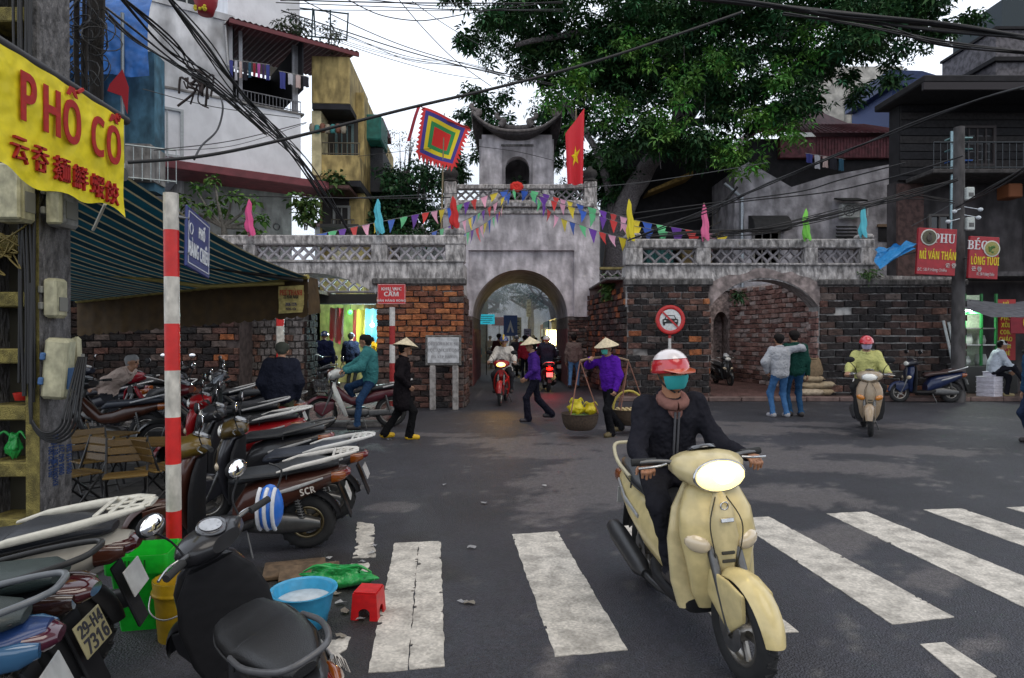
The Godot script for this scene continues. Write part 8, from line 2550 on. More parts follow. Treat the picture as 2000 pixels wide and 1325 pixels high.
# bones: [a, b, ra, rb, tag]; adds quads to out[tag]
func blob(bones: Array, cell: float, k: float, out: Dictionary, amp := 0.0):
	var lo := Vector3(1e9, 1e9, 1e9); var hi := -lo
	for b in bones:
		var r := maxf(b[2], b[3]) + cell * 2.0 + amp
		lo = lo.min(b[0] - Vector3(r, r, r)).min(b[1] - Vector3(r, r, r))
		hi = hi.max(b[0] + Vector3(r, r, r)).max(b[1] + Vector3(r, r, r))
	var n := Vector3i(((hi - lo) / cell).ceil()) + Vector3i.ONE
	var nx := n.x; var ny := n.y; var nz := n.z
	var sy := nx; var sz := nx * ny
	var f := PackedFloat32Array(); f.resize(nx * ny * nz); f.fill(9.0)
	var best := PackedFloat32Array(); best.resize(nx * ny * nz); best.fill(9.0)
	var tg := PackedByteArray(); tg.resize(nx * ny * nz)
	for b in bones:
		var a: Vector3 = b[0]; var ba: Vector3 = b[1] - b[0]
		var ra: float = b[2]; var dr: float = b[3] - b[2]; var t: int = b[4]
		var inv := 1.0 / maxf(ba.length_squared(), 1e-9)
		var pad := maxf(b[2], b[3]) + k + cell * 1.5
		var m0 := (((b[0] as Vector3).min(b[1]) - Vector3(pad, pad, pad) - lo) / cell).floor()
		var m1 := (((b[0] as Vector3).max(b[1]) + Vector3(pad, pad, pad) - lo) / cell).ceil()
		for z in range(maxi(0, int(m0.z)), mini(nz, int(m1.z) + 1)):
			for y in range(maxi(0, int(m0.y)), mini(ny, int(m1.y) + 1)):
				var i := z * sz + y * sy + maxi(0, int(m0.x))
				var p := lo + Vector3(maxi(0, int(m0.x)), y, z) * cell - a
				for x in range(maxi(0, int(m0.x)), mini(nx, int(m1.x) + 1)):
					var h := clampf(p.dot(ba) * inv, 0.0, 1.0)
					var d := (p - ba * h).length() - ra - dr * h
					var d0 := f[i]
					if d < d0 + k:
						var hh := maxf(k - absf(d0 - d), 0.0) / k
						f[i] = minf(d0, d) - hh * hh * k * 0.25
					if d < best[i]:
						best[i] = d
						tg[i] = t
					i += 1
					p.x += cell
	if amp > 0.0:
		for i in f.size():
			if absf(f[i]) < cell * 5.0 and (tg[i] == 1 or tg[i] == 2):
				var p := lo + Vector3(i % nx, (i / nx) % ny, i / sz) * cell
				f[i] += wrinkle.get_noise_3d(p.x, p.y * 0.7, p.z) * amp
	var vid := {}
	var vp := PackedVector3Array(); var vn := PackedVector3Array()
	var offs := [0, 1, sy, sy + 1, sz, sz + 1, sz + sy, sz + sy + 1]
	for z in nz - 1:
		for y in ny - 1:
			var i := z * sz + y * sy
			for x in nx - 1:
				var a0 := f[i]
				if a0 < 8.0 and absf(a0) < cell * 3.5 + amp:
					var s := 0
					for o in offs:
						if f[i + o] < 0.0: s += 1
					if s > 0 and s < 8:
						var c := [f[i], f[i + 1], f[i + sy], f[i + sy + 1], f[i + sz], f[i + sz + 1], f[i + sz + sy], f[i + sz + sy + 1]]
						var acc := Vector3.ZERO; var cnt := 0
						for e in [[0, 1], [2, 3], [4, 5], [6, 7], [0, 2], [1, 3], [4, 6], [5, 7], [0, 4], [1, 5], [2, 6], [3, 7]]:
							var u: float = c[e[0]]; var w: float = c[e[1]]
							if (u < 0.0) != (w < 0.0):
								var q := u / (u - w)
								var pa := Vector3(e[0] & 1, (e[0] >> 1) & 1, e[0] >> 2); var pb := Vector3(e[1] & 1, (e[1] >> 1) & 1, e[1] >> 2)
								acc += pa.lerp(pb, q); cnt += 1
						vid[i] = vp.size()
						vp.append(lo + (Vector3(x, y, z) + acc / cnt) * cell)
						vn.append(Vector3(c[1] + c[3] + c[5] + c[7] - c[0] - c[2] - c[4] - c[6], c[2] + c[3] + c[6] + c[7] - c[0] - c[1] - c[4] - c[5], c[4] + c[5] + c[6] + c[7] - c[0] - c[1] - c[2] - c[3]).normalized())
				i += 1
	var maps := {}
	for i in vid:
		for ax in 3:
			var st: int = [1, sy, sz][ax]
			var o1: int = [sy, sz, 1][ax]; var o2: int = [sz, 1, sy][ax]
			var u := f[i]; var w := f[i + st]
			if (u < 0.0) == (w < 0.0): continue
			if not (vid.has(i - o1) and vid.has(i - o2) and vid.has(i - o1 - o2)): continue
			var t: int = tg[i] if u < 0.0 else tg[i + st]
			if not out.has(t): out[t] = MB.new()
			if not maps.has(t): maps[t] = {}
			var mp: Dictionary = maps[t]; var mb: MB = out[t]
			var q := []
			for cidx in [i, i - o1, i - o1 - o2, i - o2]:
				var vi: int = vid[cidx]
				if not mp.has(vi):
					mp[vi] = mb.v.size()
					mb.v.append(vp[vi]); mb.n.append(vn[vi]); mb.c.append(Color.WHITE)
				q.append(mp[vi])
			if u < 0.0: mb.ix.append_array(PackedInt32Array([q[0], q[2], q[1], q[0], q[3], q[2]]))
			else: mb.ix.append_array(PackedInt32Array([q[0], q[1], q[2], q[0], q[2], q[3]]))
func ik(a: Vector3, b: Vector3, l1: float, l2: float, hint: Vector3) -> Array:
	var d := b - a
	var L_ := minf(d.length(), (l1 + l2) * 0.995)
	var dir := d.normalized()
	var x := (l1 * l1 - l2 * l2 + L_ * L_) / (2 * L_)
	var y := sqrt(maxf(l1 * l1 - x * x, 0.0))
	var hh := (hint - dir * hint.dot(dir)).normalized()
	return [a + dir * x + hh * y, a + dir * L_]
func hand(w: Vector3, dir: Vector3, palm: Vector3, curl: float, sc: float, side: float, out: Dictionary, cell: float):
	dir = dir.normalized()
	palm = (palm - dir * palm.dot(dir)).normalized()
	var sd := dir.cross(palm) * side
	var b := []
	var kn := w + dir * 0.085 * sc
	for e in [-1.0, 0.0, 1.0]: b.append([w + dir * 0.015 * sc, kn + sd * 0.026 * e * sc, 0.019 * sc, 0.0155 * sc, 0])
	for i in 4:
		var s := -0.033 + 0.022 * i
		var ln: float = [0.058, 0.074, 0.08, 0.07][3 - i] * sc
		var p0 := kn + sd * s * sc
		var d1 := dir.rotated(sd, -curl * 0.55 * side * -1.0 if false else 0.0)
		d1 = (dir * cos(curl * 0.6) + palm * sin(curl * 0.6)).normalized()
		var d2 := (dir * cos(curl * 1.5) + palm * sin(curl * 1.5)).normalized()
		b.append([p0, p0 + d1 * ln * 0.55, 0.0098 * sc, 0.009 * sc, 0])
		b.append([p0 + d1 * ln * 0.55, p0 + d1 * ln * 0.55 + d2 * ln * 0.5, 0.009 * sc, 0.0078 * sc, 0])
	var t0 := w + dir * 0.028 * sc - sd * 0.022 * sc
	var td := (dir * 0.6 - sd * 0.75 + palm * (0.25 + 0.5 * curl)).normalized()
	b.append([t0, t0 + td * 0.04 * sc, 0.013 * sc, 0.0105 * sc, 0])
	b.append([t0 + td * 0.04 * sc, t0 + td * 0.04 * sc + (td + dir * 0.6 + palm * 0.3 * curl).normalized() * 0.03 * sc, 0.0105 * sc, 0.0085 * sc, 0])
	blob(b, cell, 0.008, out)
# o: h, pel, lean, turn (chest), lh, rh, lf, rf (targets in metres for h = 1.68), head (yaw), nod, top, legs, skin, shoe, hair, bulk, long (coat), hat, hatc, mask, far, grip, toe
func person(lab: String, xf: Transform3D, o := {}) -> Node3D:
	var p := Node3D.new()
	p.name = numbered("person")
	add_child(p)
	tag(p, lab, "person", o.get("group", ""))
	var s: float = o.get("h", 1.66) / 1.68
	p.transform = xf * Transform3D(Basis.from_scale(V(s, s, s)), Vector3.ZERO)
	var far: bool = o.get("far", false)
	var pel: Vector3 = o.get("pel", V(0, 0.91, 0))
	var tb := Basis(Vector3.UP, o.get("turn", 0.0)) * Basis(Vector3.BACK, -o.get("lean", 0.03))
	var ub := Basis(Vector3.BACK, -o.get("lean", 0.03) * 0.5) * Basis(Vector3.UP, o.get("turn", 0.0) * 0.3)
	var bulk: float = o.get("bulk", 0.018)
	var ch := pel + tb * V(0.0, 0.36, 0); var nk := pel + tb * V(0.01, 0.52, 0)
	var out := {}
	var bn := []
	for z in [-1.0, 1.0]:
		bn.append([pel + V(0, 0.0, 0.065 * z), pel + ub * V(0.01, 0.17, 0.06 * z), 0.105 + bulk * 0.4, 0.098 + bulk, 1])
		bn.append([pel + ub * V(0.01, 0.17, 0.06 * z), ch + tb * V(0, 0, 0.075 * z), 0.098 + bulk, 0.108 + bulk, 1])
		bn.append([ch + tb * V(-0.01, 0.06, 0.06 * z), pel + tb * V(-0.005, 0.455, 0.15 * z), 0.09 + bulk, 0.058 + bulk * 0.6, 1])
		if o.get("long", 0.0) > 0: bn.append([pel + V(0, -0.02, 0.06 * z), pel + V(-0.01, -o.long, 0.075 * z), 0.115 + bulk, 0.125 + bulk, 1])
	bn.append([nk - tb * V(0, 0.02, 0), nk + tb * V(0.012, 0.05, 0), 0.062, 0.054, 1 if o.get("collar", false) else 0])
	var hb_ := tb * Basis(Vector3.BACK, o.get("lean", 0.03) * 0.7) * Basis(Vector3.UP, o.get("head", 0.0)) * Basis(Vector3.BACK, -o.get("nod", 0.0))
	var hc := nk + tb * V(0.015, 0.04, 0) + hb_ * V(0.015, 0.105, 0)
	var hands := []
	for z in [-1.0, 1.0]:
		var sh := pel + tb * V(0, 0.46, 0.17 * z)
		var tgt: Vector3 = o.get("rh" if z > 0 else "lh", pel + tb * V(0.04, -0.07, 0.26 * z))
		var r := ik(sh, tgt, 0.285, 0.255, o.get("elbow", V(-0.7, -0.3, 0.55 * z) * V(1, 1, 1)) if not o.has("elbow") else V(o.elbow.x, o.elbow.y, o.elbow.z * z))
		bn.append([sh, r[0], 0.056 + bulk * 0.8, 0.046 + bulk * 0.8, 1])
		bn.append([r[0], r[1], 0.046 + bulk * 0.7, 0.033 + bulk * 0.6, 1])
		hands.append([r[1], (r[1] - r[0]).normalized(), z])
		var hp := pel + V(0, -0.03, 0.088 * z)
		var ft: Vector3 = o.get("rf" if z > 0 else "lf", V(0, 0.085, 0.095 * z))
		var lg := ik(hp, ft, 0.43, 0.42, o.get("knee", V(1, 0, 0)) + V(0, 0, o.get("splay", 0.12) * z))
		bn.append([hp, lg[0], 0.088, 0.062, 2])
		bn.append([lg[0], lg[1], 0.06 + o.get("flare", 0.0) * 0.3, 0.044 + o.get("flare", 0.008), 2])
		var td: Vector3 = o.get("rt" if z > 0 else "lt", V(1, -0.08, 0.15 * z)).normalized()
		bn.append([lg[1] + V(-0.025, -0.035, 0), lg[1] + td * 0.15 + V(0, -0.03, 0), 0.042, 0.032, 3])
		bn.append([lg[1] + V(-0.03, -0.045, 0), lg[1] + td * 0.14 + V(0, -0.042, 0), 0.036, 0.034, 3])
	blob(bn, 0.03 if far else o.get("cell", 0.02), 0.05, out, 0.0 if far else 0.015)
	var hd := []
	var H := func(x, y, z): return hc + hb_ * V(x, y, z)
	for z in [-1.0, 1.0]: hd.append([H.call(-0.03, 0.035, 0.012 * z), H.call(0.025, 0.035, 0.01 * z), 0.076, 0.07, 0])
	hd.append([H.call(0.03, -0.01, 0), H.call(0.05, -0.07, 0), 0.058, 0.038, 0])
	hd.append([H.call(-0.02, -0.04, 0), nk, 0.052, 0.052, 0])
	if not far:
		hd.append([H.call(0.09, 0.012, 0), H.call(0.103, -0.018, 0), 0.011, 0.015, 0])
		for z in [-1.0, 1.0]:
			hd.append([H.call(-0.008, 0.01, 0.082 * z), H.call(-0.012, -0.025, 0.078 * z), 0.018, 0.012, 0])
			hd.append([H.call(0.083, 0.014, 0.03 * z), H.call(0.081, 0.014, 0.036 * z), 0.0115, 0.0105, 5])
			hd.append([H.call(0.088, 0.034, 0.022 * z), H.call(0.08, 0.036, 0.046 * z), 0.008, 0.007, 4])
			hd.append([H.call(0.086, -0.052, 0), H.call(0.082, -0.052, 0.02 * z), 0.01, 0.007, 6])
	if o.get("hat", "") != "helmet":
		for z in [-1.0, 1.0]: hd.append([H.call(-0.04, 0.05, 0.015 * z), H.call(0.022, 0.066, 0.014 * z), 0.083, 0.072, 4])
		hd.append([H.call(-0.05, -0.01, 0), H.call(-0.045, 0.04, 0), 0.066, 0.08, 4])
		if o.get("longhair", false): hd.append([H.call(-0.06, 0, 0), H.call(-0.09, -0.18, 0), 0.06, 0.04, 4])
	blob(hd, 0.016 if far else 0.0085, 0.014, out)
	if not far:
		for h in hands:
			var gd: Vector3 = h[1]
			var palm := V(0.1, 0.0, -h[2]) if not o.get("grip", false) else V(0.15, -1, 0)
			if o.get("grip", false): gd = (gd + V(0.9, 0.1, 0)).normalized()
			hand(h[0] - h[1] * 0.01, gd, palm, 1.25 if o.get("grip", false) or o.get("fist", false) else 0.45, 1.0, h[2], out, 0.0075)
	else:
		for h in hands: blob([[h[0], h[0] + h[1] * 0.13, 0.034, 0.03, 0]], 0.02, 0.01, out)
	# one body mesh, a surface for each stuff it is made of
	var skin: Color = o.get("skin", L(0.36, 0.19, 0.115))
	var mm := {0: M(skin, 0.55, {"tex": "dust", "scale": 2.0}), 1: cloth(o.get("top", L(0.03, 0.03, 0.04)), 1.2), 2: cloth(o.get("legs", L(0.02, 0.02, 0.025)), 1.0), 3: M(o.get("shoe", L(0.03, 0.025, 0.025)), 0.6), 4: M(o.get("hair", L(0.012, 0.010, 0.010)), 0.6, {"bump": "grain", "bscale": 0.6, "spec": 0.2}), 5: M(L(0.012, 0.01, 0.01), 0.2), 6: M(L(0.26, 0.09, 0.07), 0.5)}
	var me := ArrayMesh.new()
	for t in out:
		var q: MB = out[t]
		if q.ix.is_empty(): continue
		var arr := []
		arr.resize(Mesh.ARRAY_MAX)
		arr[Mesh.ARRAY_VERTEX] = q.v; arr[Mesh.ARRAY_NORMAL] = q.n; arr[Mesh.ARRAY_INDEX] = q.ix
		me.add_surface_from_arrays(Mesh.PRIMITIVE_TRIANGLES, arr)
		me.surface_set_material(me.get_surface_count() - 1, mm[t])
	var body := MeshInstance3D.new()
	body.name = "body"
	body.mesh = me
	p.add_child(body)
	if not far:
		var cq := MB.new()
		var rg := []
		for i in 15:
			var an := TAU * i / 14
			rg.append(nk + tb * V(0.005 + cos(an) * 0.066, 0.0 - cos(an) * 0.02, sin(an) * 0.07))
		cq.tube(rg, 0.022 + bulk * 0.25, 7)
		part("collar", cq, mm[1], p)
		if o.has("scarf"):
			cq = MB.new()
			var r2 := []
			for q3 in rg: r2.append(q3 + tb * V(0.03, -0.012, 0))
			cq.tube(r2, 0.036, 8)
			cq.hull([[ch.x + 0.1, ch.y + 0.03, ch.y + 0.13, 0.05, 2.2], [ch.x + 0.13, ch.y + 0.02, ch.y + 0.12, 0.04, 2.2]])
			part("scarf", cq, cloth(o.scarf, 1.5), p)
		if o.get("zip", false):
			cq = MB.new()
			for z in [-1.0, 1.0]: cq.tube([ch + tb * V(0.125, 0.09, 0.012 * z), pel + tb * V(0.118, 0.2, 0.012 * z), pel + V(0.12, 0.02, 0.012 * z)], 0.008, 5)
			part("zip", cq, M(L(0.10, 0.10, 0.11), 0.4), p)
	# hats and masks
	var ht: String = o.get("hat", "")
	var hm: Color = o.get("hatc", L(0.5, 0.02, 0.02))
	var q2 := MB.new()
	q2.t = Transform3D(hb_, hc)
	if ht == "conical":
		var ab := Basis(Vector3.BACK, -o.get("tilt", 0.1)) * Basis(Vector3.RIGHT, o.get("tiltz", 0.0))
		var pr := []
		for i in 13: pr.append([0.225 - 0.018 * i + 0.0012 * (i % 2), 0.055 + 0.0125 * i + 0.004 * (i % 2)])
		pr.append([0.001, 0.222])
		q2.lathe(pr, 30, V(0, 0, 0), ab)
		q2.lathe([[0.001, 0.205], [0.22, 0.052], [0.226, 0.05], [0.226, 0.056]], 30, V(0, 0, 0), ab)
		part("conical_hat", q2, M(L(0.66, 0.56, 0.38), 0.7, {"tex": "mottle", "scale": 2.0, "back": 0.25}), p)
	elif ht == "helmet":
		var pr := []
		for i in 9: pr.append([0.118 * cos(i * PI / 16.0) + 0.001, 0.022 + 0.125 * sin(i * PI / 16.0)])
		q2.lathe([[0.11, 0.0], [0.122, 0.004], [0.121, 0.022]] + pr, 22, V(-0.008, 0.008, 0), Basis.from_scale(V(1.12, 1, 0.98)))
		var sh := part("helmet", q2, M(hm, 0.2, {"clear": 1.0, "tex": "dust", "scale": 2.0}), p)
		if o.has("topc"):
			q2 = MB.new(); q2.t = Transform3D(hb_, hc)
			var p2 := []
			for i in 6: p2.append([0.121 * cos(PI * 0.17 + i * PI / 15.0) + 0.001, 0.022 + 0.128 * sin(PI * 0.17 + i * PI / 15.0)])
			q2.lathe(p2, 22, V(-0.008, 0.008, 0), Basis.from_scale(V(1.12, 1, 0.98)))
			part("white_top", q2, M(o.topc, 0.2, {"clear": 1.0}), sh)
		q2 = MB.new(); q2.t = Transform3D(hb_, hc)
		q2.hull([[0.08, 0.018, 0.04, 0.1, 2.2], [0.14, 0.012, 0.03, 0.09, 2.2], [0.185, 0.004, 0.014, 0.06, 2.2]])
		part("visor", q2, M(o.get("visor", L(0.02, 0.02, 0.02)), 0.2, {"clear": 1.0}), sh)
		q2 = MB.new(); q2.t = Transform3D(hb_, hc)
		for z in [-1.0, 1.0]: q2.tube(curve([V(0.01, 0.01, 0.1 * z), V(0.03, -0.06, 0.075 * z), V(0.05, -0.115, 0.01 * z)], 4), 0.006, 5)
		if o.has("stripe"): q2.tube(curve([V(0.12, 0.05, 0), V(0.09, 0.13, 0), V(0, 0.162, 0), V(-0.1, 0.12, 0)], 5), 0.02, 8)
		part("strap", q2, M(o.get("stripe", L(0.02, 0.02, 0.02)), 0.5), sh)
	elif ht == "cap" or ht == "beanie":
		var pr := []
		for i in 8: pr.append([0.1 * cos(i * PI / 14.0) + 0.001, 0.035 + 0.1 * sin(i * PI / 14.0)])
		q2.lathe([[0.098, 0.01]] + pr, 18, V(-0.005, 0.01, 0), Basis.from_scale(V(1.1, 1, 0.95)))
		if ht == "cap": q2.hull([[0.08, 0.035, 0.055, 0.08, 2.2], [0.13, 0.03, 0.045, 0.075, 2.2], [0.175, 0.02, 0.03, 0.045, 2.2]])
		part("cap", q2, cloth(hm), p)
	if o.has("mask"):
		q2 = MB.new(); q2.t = Transform3D(hb_, hc)
		var rows := []
		for r in 7:
			var row := []
			for i in 11:
				var a := -1.25 + 2.5 * i / 10.0
				var y := -0.008 - 0.085 * r / 6.0
				var rad := 0.094 - 0.03 * pow(r / 6.0, 2.0) + 0.004 * (r % 2)
				row.append(V(0.022 + rad * cos(a) * (1.0 + 0.12 * exp(-a * a * 6.0) * (1.0 - r / 6.0)), y, rad * sin(a) * 0.92))
			rows.append(row)
		q2.grid(rows)
		part("face_mask", q2, M(o.mask, 0.9, {"back": 0.2}), p)
	return p
func W(px: float, py: float, a: float, y := 0.0) -> Transform3D:
	var g := G(px, py)
	return Transform3D(yaw(a), V(g.x, y, g.z))
func At(x: float, y: float, z: float, a: float) -> Transform3D: return Transform3D(yaw(a), V(x, y, z))
func rider(b: Node3D, lab: String, o := {}):
	var u := String(b.name).begins_with("motorbike")
	var d := {"pel": V(-0.22, 0.885, 0), "lh": V(0.20, 1.045, -0.315), "rh": V(0.20, 1.045, 0.315), "lf": V(0.10, 0.39, -0.13), "rf": V(0.10, 0.39, 0.13), "lean": 0.1, "grip": true, "splay": 0.35, "elbow": V(-0.5, -0.95, 0.32), "h": 1.66, "lt": V(1, 0, -0.1), "rt": V(1, 0, 0.1)}
	if u: d.merge({"pel": V(-0.24, 0.88, 0), "lf": V(-0.02, 0.33, -0.2), "rf": V(-0.02, 0.33, 0.2)}, true)
	d.merge(o, true)
	person(lab, b.transform, d)
func people():
	wrinkle = FastNoiseLite.new(); wrinkle.seed = 4; wrinkle.frequency = 9.0; wrinkle.fractal_octaves = 3
	var PIh := PI / 2
	var bikes := {}
	for c in get_children():
		if c.has_meta("category") and c.get_meta("category") in ["scooter", "motorbike"]: bikes[String(c.get_meta("label")).substr(0, 12)] = c
	rider(bikes["cream gold s"], "rider of the cream scooter in black jacket, red and white helmet, teal mask", {"hat": "helmet", "hatc": L(0.55, 0.02, 0.03), "topc": L(0.68, 0.62, 0.62), "scarf": L(0.24, 0.12, 0.10), "zip": true, "visor": L(0.5, 0.09, 0.03), "mask": L(0.03, 0.36, 0.36), "top": L(0.018, 0.018, 0.024), "legs": L(0.02, 0.02, 0.025), "cell": 0.016, "head": 0.12, "skin": L(0.42, 0.2, 0.11), "bulk": 0.012, "pel": V(-0.24, 0.875, 0), "lean": 0.2, "nod": -0.1, "h": 1.6, "elbow": V(-0.5, -1.0, 0.22)})
	rider(bikes["white legshi"], "man in a teal puffer jacket astride the white motorbike, looking left", {"top": L(0.04, 0.155, 0.16), "legs": L(0.02, 0.045, 0.10), "bulk": 0.045, "head": -0.15, "turn": -0.25, "hair": L(0.012, 0.011, 0.011), "lf": V(0.02, 0.10, -0.34), "collar": true, "h": 1.7})
	rider(bikes["red scooter "], "rider in a white jacket and blue gold helmet coming out of the arch", {"hat": "helmet", "hatc": L(0.05, 0.07, 0.2), "stripe": L(0.6, 0.4, 0.03), "top": L(0.55, 0.52, 0.48), "legs": L(0.035, 0.035, 0.04), "bulk": 0.03})
	rider(bikes["scooter with"], "rider in dark clothes and white helmet beyond the glowing red tail light", {"hat": "helmet", "hatc": L(0.6, 0.6, 0.6), "top": L(0.02, 0.02, 0.035), "legs": L(0.02, 0.02, 0.025), "bulk": 0.035})
	rider(bikes["beige scoote"], "rider in a pale yellow coat, red helmet and lilac face mask", {"hat": "helmet", "hatc": L(0.55, 0.015, 0.03), "mask": L(0.42, 0.38, 0.55), "top": L(0.46, 0.46, 0.18), "legs": L(0.03, 0.03, 0.03), "bulk": 0.03, "visor": L(0.4, 0.02, 0.03)})
	rider(bikes["dark scooter"], "rider in maroon on the scooter left in the far street", {"top": L(0.12, 0.02, 0.03), "far": true, "hat": "helmet", "hatc": L(0.1, 0.1, 0.12)}) if String(bikes["dark scooter"].get_meta("label")).contains("crowd") else null
	rider(bikes["grey scooter"], "rider in grey going away down the far street", {"top": L(0.08, 0.08, 0.1), "far": true, "hat": "helmet", "hatc": L(0.3, 0.3, 0.32)})
	# on foot, left to right
	person("stooping grey haired elder in a beige jacket between the parked motorbikes", At(-6.25, 0, -9.9, 0.0), {"lean": 0.75, "top": L(0.46, 0.36, 0.31), "legs": L(0.03, 0.03, 0.035), "hair": L(0.22, 0.22, 0.22), "h": 1.5, "lh": V(-0.22, 0.95, -0.16), "rh": V(-0.22, 0.95, 0.16), "nod": -0.2, "rf": V(0.15, 0.085, 0.09), "lf": V(-0.15, 0.085, -0.09)})
	person("man in a quilted black jacket and green trousers seen from behind near the parked scooters", At(-3.17, 0, -8.75, PIh + 0.15), {"top": L(0.015, 0.017, 0.028), "legs": L(0.07, 0.075, 0.045), "hair": L(0.05, 0.055, 0.045), "hat": "beanie", "hatc": L(0.05, 0.06, 0.045), "bulk": 0.05, "lean": 0.12, "nod": 0.35, "h": 1.57, "lh": V(0.12, 0.88, -0.2), "rh": V(0.12, 0.88, 0.2)})
	person("man in navy walking away into the left market lane with a dark blue helmet", At(-5.35, 0.06, -18.2, PIh), {"top": L(0.012, 0.016, 0.045), "legs": L(0.012, 0.02, 0.035), "hat": "helmet", "hatc": L(0.02, 0.04, 0.12), "lf": V(0.2, 0.085, -0.09), "rf": V(-0.25, 0.12, 0.09), "bulk": 0.035, "h": 1.7})
	person("shopper in a dark hooded coat and pale cap in the left lane", At(-5.0, 0.06, -19.8, PIh - 0.2), {"top": L(0.015, 0.02, 0.04), "hat": "cap", "hatc": L(0.35, 0.4, 0.5), "bulk": 0.04, "legs": L(0.02, 0.02, 0.02)})
	person("shopper in an orange yellow jacket in the left lane", At(-4.55, 0.06, -21.0, PIh), {"top": L(0.5, 0.23, 0.012), "bulk": 0.03, "hat": "beanie", "hatc": L(0.4, 0.15, 0.02), "h": 1.6})
	person("shopper in black at the right side of the left lane", At(-4.0, 0.06, -20.2, PIh + 0.6), {"top": L(0.012, 0.012, 0.014), "bulk": 0.03, "h": 1.65})
	person("woman in a black coat, conical hat and yellow slippers crossing before the notice sign", W(785, 858, 0.25), {"hat": "conical", "tilt": 0.12, "tiltz": -0.12, "top": L(0.012, 0.010, 0.012), "legs": L(0.010, 0.010, 0.011), "shoe": L(0.62, 0.38, 0.01), "long": 0.28, "bulk": 0.025, "h": 1.55, "lf": V(-0.30, 0.11, -0.08), "rf": V(0.12, 0.08, 0.06), "flare": 0.025, "rh": V(0.1, 0.95, 0.2), "lh": V(-0.08, 0.82, -0.24)})
	person("woman in a violet blouse and conical hat striding left before the arch", W(1045, 823, PI + 0.1), {"hat": "conical", "tilt": 0.1, "top": L(0.055, 0.02, 0.17), "legs": L(0.012, 0.012, 0.02), "shoe": L(0.03, 0.025, 0.03), "h": 1.56, "lf": V(0.16, 0.08, -0.08), "rf": V(-0.36, 0.15, 0.08), "lh": V(0.22, 0.93, -0.22), "rh": V(0.16, 0.92, 0.22), "flare": 0.03, "bulk": 0.012, "lean": 0.08})
	person("man in a brown jacket and jeans walking away beside the arch's right jamb", At(1.96, 0, -20.3, PIh - 0.25), {"top": L(0.16, 0.12, 0.11), "legs": L(0.10, 0.22, 0.42), "lf": V(-0.28, 0.12, -0.08), "rf": V(0.18, 0.085, 0.09), "bulk": 0.03, "h": 1.68})
	var bw := W(1192, 852, PI + 0.55)
	person("woman in a purple jacket and conical hat shouldering a carrying pole, teal mask", bw, {"hat": "conical", "tilt": 0.15, "top": L(0.085, 0.015, 0.30), "legs": L(0.010, 0.010, 0.012), "mask": L(0.08, 0.45, 0.38), "shoe": L(0.10, 0.075, 0.03), "h": 1.55, "lf": V(0.05, 0.085, -0.09), "rf": V(-0.32, 0.14, 0.09), "rh": V(0.36, 1.38, 0.14), "lh": V(0.1, 0.86, -0.26), "flare": 0.03, "bulk": 0.03, "fist": true, "lean": 0.06})
	carrying_pole(bw)
	person("youth in a grey hooded sweatshirt and jeans with an arm round his friend", W(1524, 815, PIh + 0.12), {"top": L(0.36, 0.37, 0.40), "legs": L(0.05, 0.13, 0.28), "shoe": L(0.35, 0.35, 0.37), "bulk": 0.03, "h": 1.68, "rh": V(-0.02, 1.38, 0.50), "elbow": V(-0.4, 0.1, 1.0), "lf": V(0, 0.085, -0.15), "rf": V(-0.05, 0.085, 0.12), "lh": V(0.12, 0.92, -0.22)})
	person("youth in a dark green jacket and jeans held by his friend's arm", W(1553, 813, PIh - 0.05), {"top": L(0.012, 0.05, 0.04), "legs": L(0.02, 0.06, 0.13), "bulk": 0.03, "h": 1.75, "rf": V(-0.08, 0.085, 0.09)})
	person("man in white cap and pale blue jacket sitting on the foam boxes", At(12.36, 0.1, -16.45, -0.35), {"pel": V(0, 0.70, 0), "lf": V(0.34, 0.09, -0.1), "rf": V(0.62, 0.42, 0.16), "top": L(0.5, 0.55, 0.62), "legs": L(0.015, 0.015, 0.02), "shoe": L(0.35, 0.28, 0.15), "hat": "cap", "hatc": L(0.62, 0.62, 0.64), "lean": 0.3, "lh": V(0.42, 0.68, -0.16), "rh": V(0.45, 0.72, 0.1), "knee": V(1, 0.8, 0), "bulk": 0.03})
	person("passer-by in a dark blue jacket cut off by the right picture edge", At(8.12, 0, -9.9, PI - 0.2), {"top": L(0.02, 0.06, 0.12), "legs": L(0.02, 0.03, 0.06), "bulk": 0.035, "h": 1.62, "lh": V(0.16, 0.82, -0.24)})
	var cr := [[-2.1, 26.5, L(0.03, 0.06, 0.14), "navy"], [-1.7, 30.0, L(0.05, 0.12, 0.22), "blue"], [-0.5, 24.5, L(0.05, 0.02, 0.02), "dark maroon"], [0.55, 29.0, L(0.22, 0.35, 0.03), "lime green"], [0.5, 23.6, L(0.42, 0.03, 0.05), "red"], [0.95, 26.0, L(0.40, 0.03, 0.08), "crimson"], [1.35, 28.0, L(0.02, 0.08, 0.26), "bright blue"], [1.7, 31.0, L(0.12, 0.12, 0.13), "grey"], [-1.2, 35.0, L(0.10, 0.09, 0.1), "charcoal"], [0.1, 37.0, L(0.2, 0.15, 0.12), "tan"], [1.2, 36.0, L(0.04, 0.05, 0.09), "slate"], [-0.8, 40.0, L(0.15, 0.03, 0.03), "rust"], [2.2, 27.0, L(0.03, 0.10, 0.12), "teal"]]
	for i in cr.size():
		var c = cr[i]
		person("passer-by in a %s top in the crowd beyond the arch" % c[3], At(c[0], 0, -c[1], PIh * (1 if i % 3 else -1)), {"top": c[2], "legs": L(0.02, 0.02, 0.03), "far": true, "h": R(1.55, 1.72), "lf": V(0.15, 0.085, -0.09), "rf": V(-0.18, 0.1, 0.09), "group": "crowd in the street beyond the arch"})
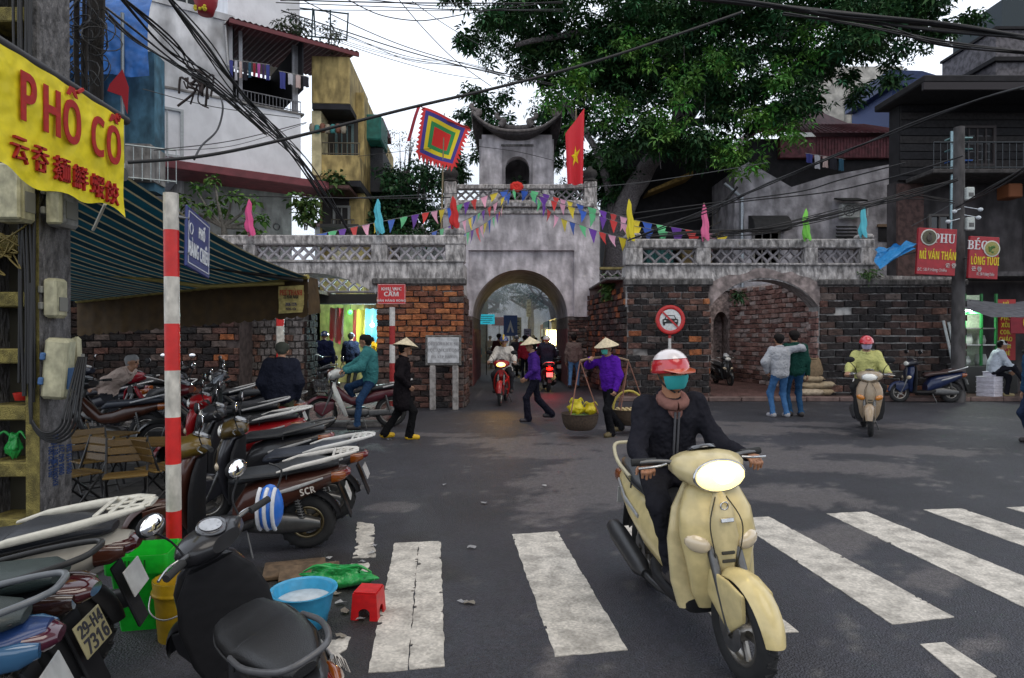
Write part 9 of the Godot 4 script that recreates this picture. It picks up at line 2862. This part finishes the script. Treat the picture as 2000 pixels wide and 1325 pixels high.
func carrying_pole(w: Transform3D):
	# the pole rests on the right shoulder and runs fore and aft, a basket hangs from each end
	var a := w * V(0.54, 1.26, 0.12); var b := w * V(-0.54, 1.24, 0.16)
	var q := MB.new()
	q.tube(curve([a, w * V(0.3, 1.295, 0.13), w * V(0, 1.31, 0.14), w * V(-0.3, 1.29, 0.15), b], 3), 0.02, 8)
	solo("carrying_pole", q, M(L(0.30, 0.20, 0.12), 0.6, {"tex": "grain", "scale": 2.0}), "bamboo carrying pole over the shoulder of the woman in purple", "carrying pole")
	var wick := M(L(0.085, 0.055, 0.035), 0.8, {"tex": "stain", "scale": 2.0, "bump": "grit", "bscale": 1.0})
	for k in 2:
		var e := a if k == 0 else b
		var o := thing("basket", "round wicker basket of cucumbers and yellow bags hanging from the pole's front end" if k == 0 else "round wicker basket with a yellow handled tray hanging from the pole's rear end", "basket", V(e.x, 0.13, e.z), yaw(0.3))
		q = MB.new()
		var pr := []
		for i in 9: pr.append([0.16 + 0.14 * sin(i / 8.0 * PI * 0.5) + 0.005 * (i % 2), 0.26 * (1.0 - cos(i / 8.0 * PI * 0.5))])
		q.lathe([[0.001, 0.0]] + pr + [[0.315, 0.27], [0.3, 0.275], [0.27, 0.2], [0.001, 0.17]], 26)
		part("bowl", q, wick, o)
		for i in 3:
			var an := TAU * i / 3 + 0.4
			q = MB.new()
			q.tube([V(cos(an) * 0.3, 0.26, sin(an) * 0.3), V(0, e.y - 0.13, 0)], 0.011, 6)
			part("cord", q, M(L(0.22, 0.10, 0.07), 0.8), o)
	var f0 := V(a.x, 0.34, a.z)
	for i in 14:
		q = MB.new()
		var an := R(0, TAU); var rr := R(0.05, 0.22)
		q.t = Transform3D(yaw(an), f0 + V(cos(an * 3) * rr, R(0, 0.05), sin(an * 3) * rr))
		q.hull([[-0.09, -0.012, 0.012, 0.012, 2.0], [-0.05, -0.024, 0.024, 0.024, 2.0], [0.04, -0.024, 0.024, 0.024, 2.0], [0.09, -0.01, 0.01, 0.01, 2.0]], 0, 10)
		solo("cucumber", q, M(L(0.10, 0.17, 0.04), 0.5, {"tex": "mottle", "scale": 4.0}), "green cucumber in the front carrying basket", "cucumber", "cucumbers in the front basket")
	_bag(f0 + V(-0.06, 0.03, 0.02), 0.32, 0.26, L(0.62, 0.52, 0.01), "bulging yellow plastic bag on the left of the front basket")
	_bag(f0 + V(0.17, 0.03, 0.0), 0.26, 0.2, L(0.58, 0.46, 0.01), "smaller yellow plastic bag on the right of the front basket")
	q = MB.new()
	for i in 5: q.box(V(b.x - 0.16 + 0.08 * i, 0.40, b.z), V(0.05, 0.03, 0.34), Basis(), 0.006)
	q.box(V(b.x, 0.375, b.z), V(0.42, 0.02, 0.36), Basis(), 0.006)
	solo("bamboo_tray", q, M(L(0.5, 0.40, 0.2), 0.6), "pale slatted tray laid over the rear carrying basket", "tray")
	q = MB.new()
	var hp := []
	for i in 13:
		var an := PI * i / 12
		hp.append(V(b.x + cos(an) * 0.27, 0.4 + sin(an) * 0.32, b.z + 0.05))
	q.tube(hp, 0.02, 8)
	solo("bamboo_hoop", q, M(L(0.45, 0.36, 0.06), 0.6), "yellow bamboo hoop standing on the rear carrying basket", "hoop")

func _ready():
	rng.seed = 20240
	view_and_light()
	ground()
	gate()
	left_houses()
	right_houses()
	back_street()
	trees()
	wires()
	signs_and_right()
	left_foreground()
	all_bikes()
	people()
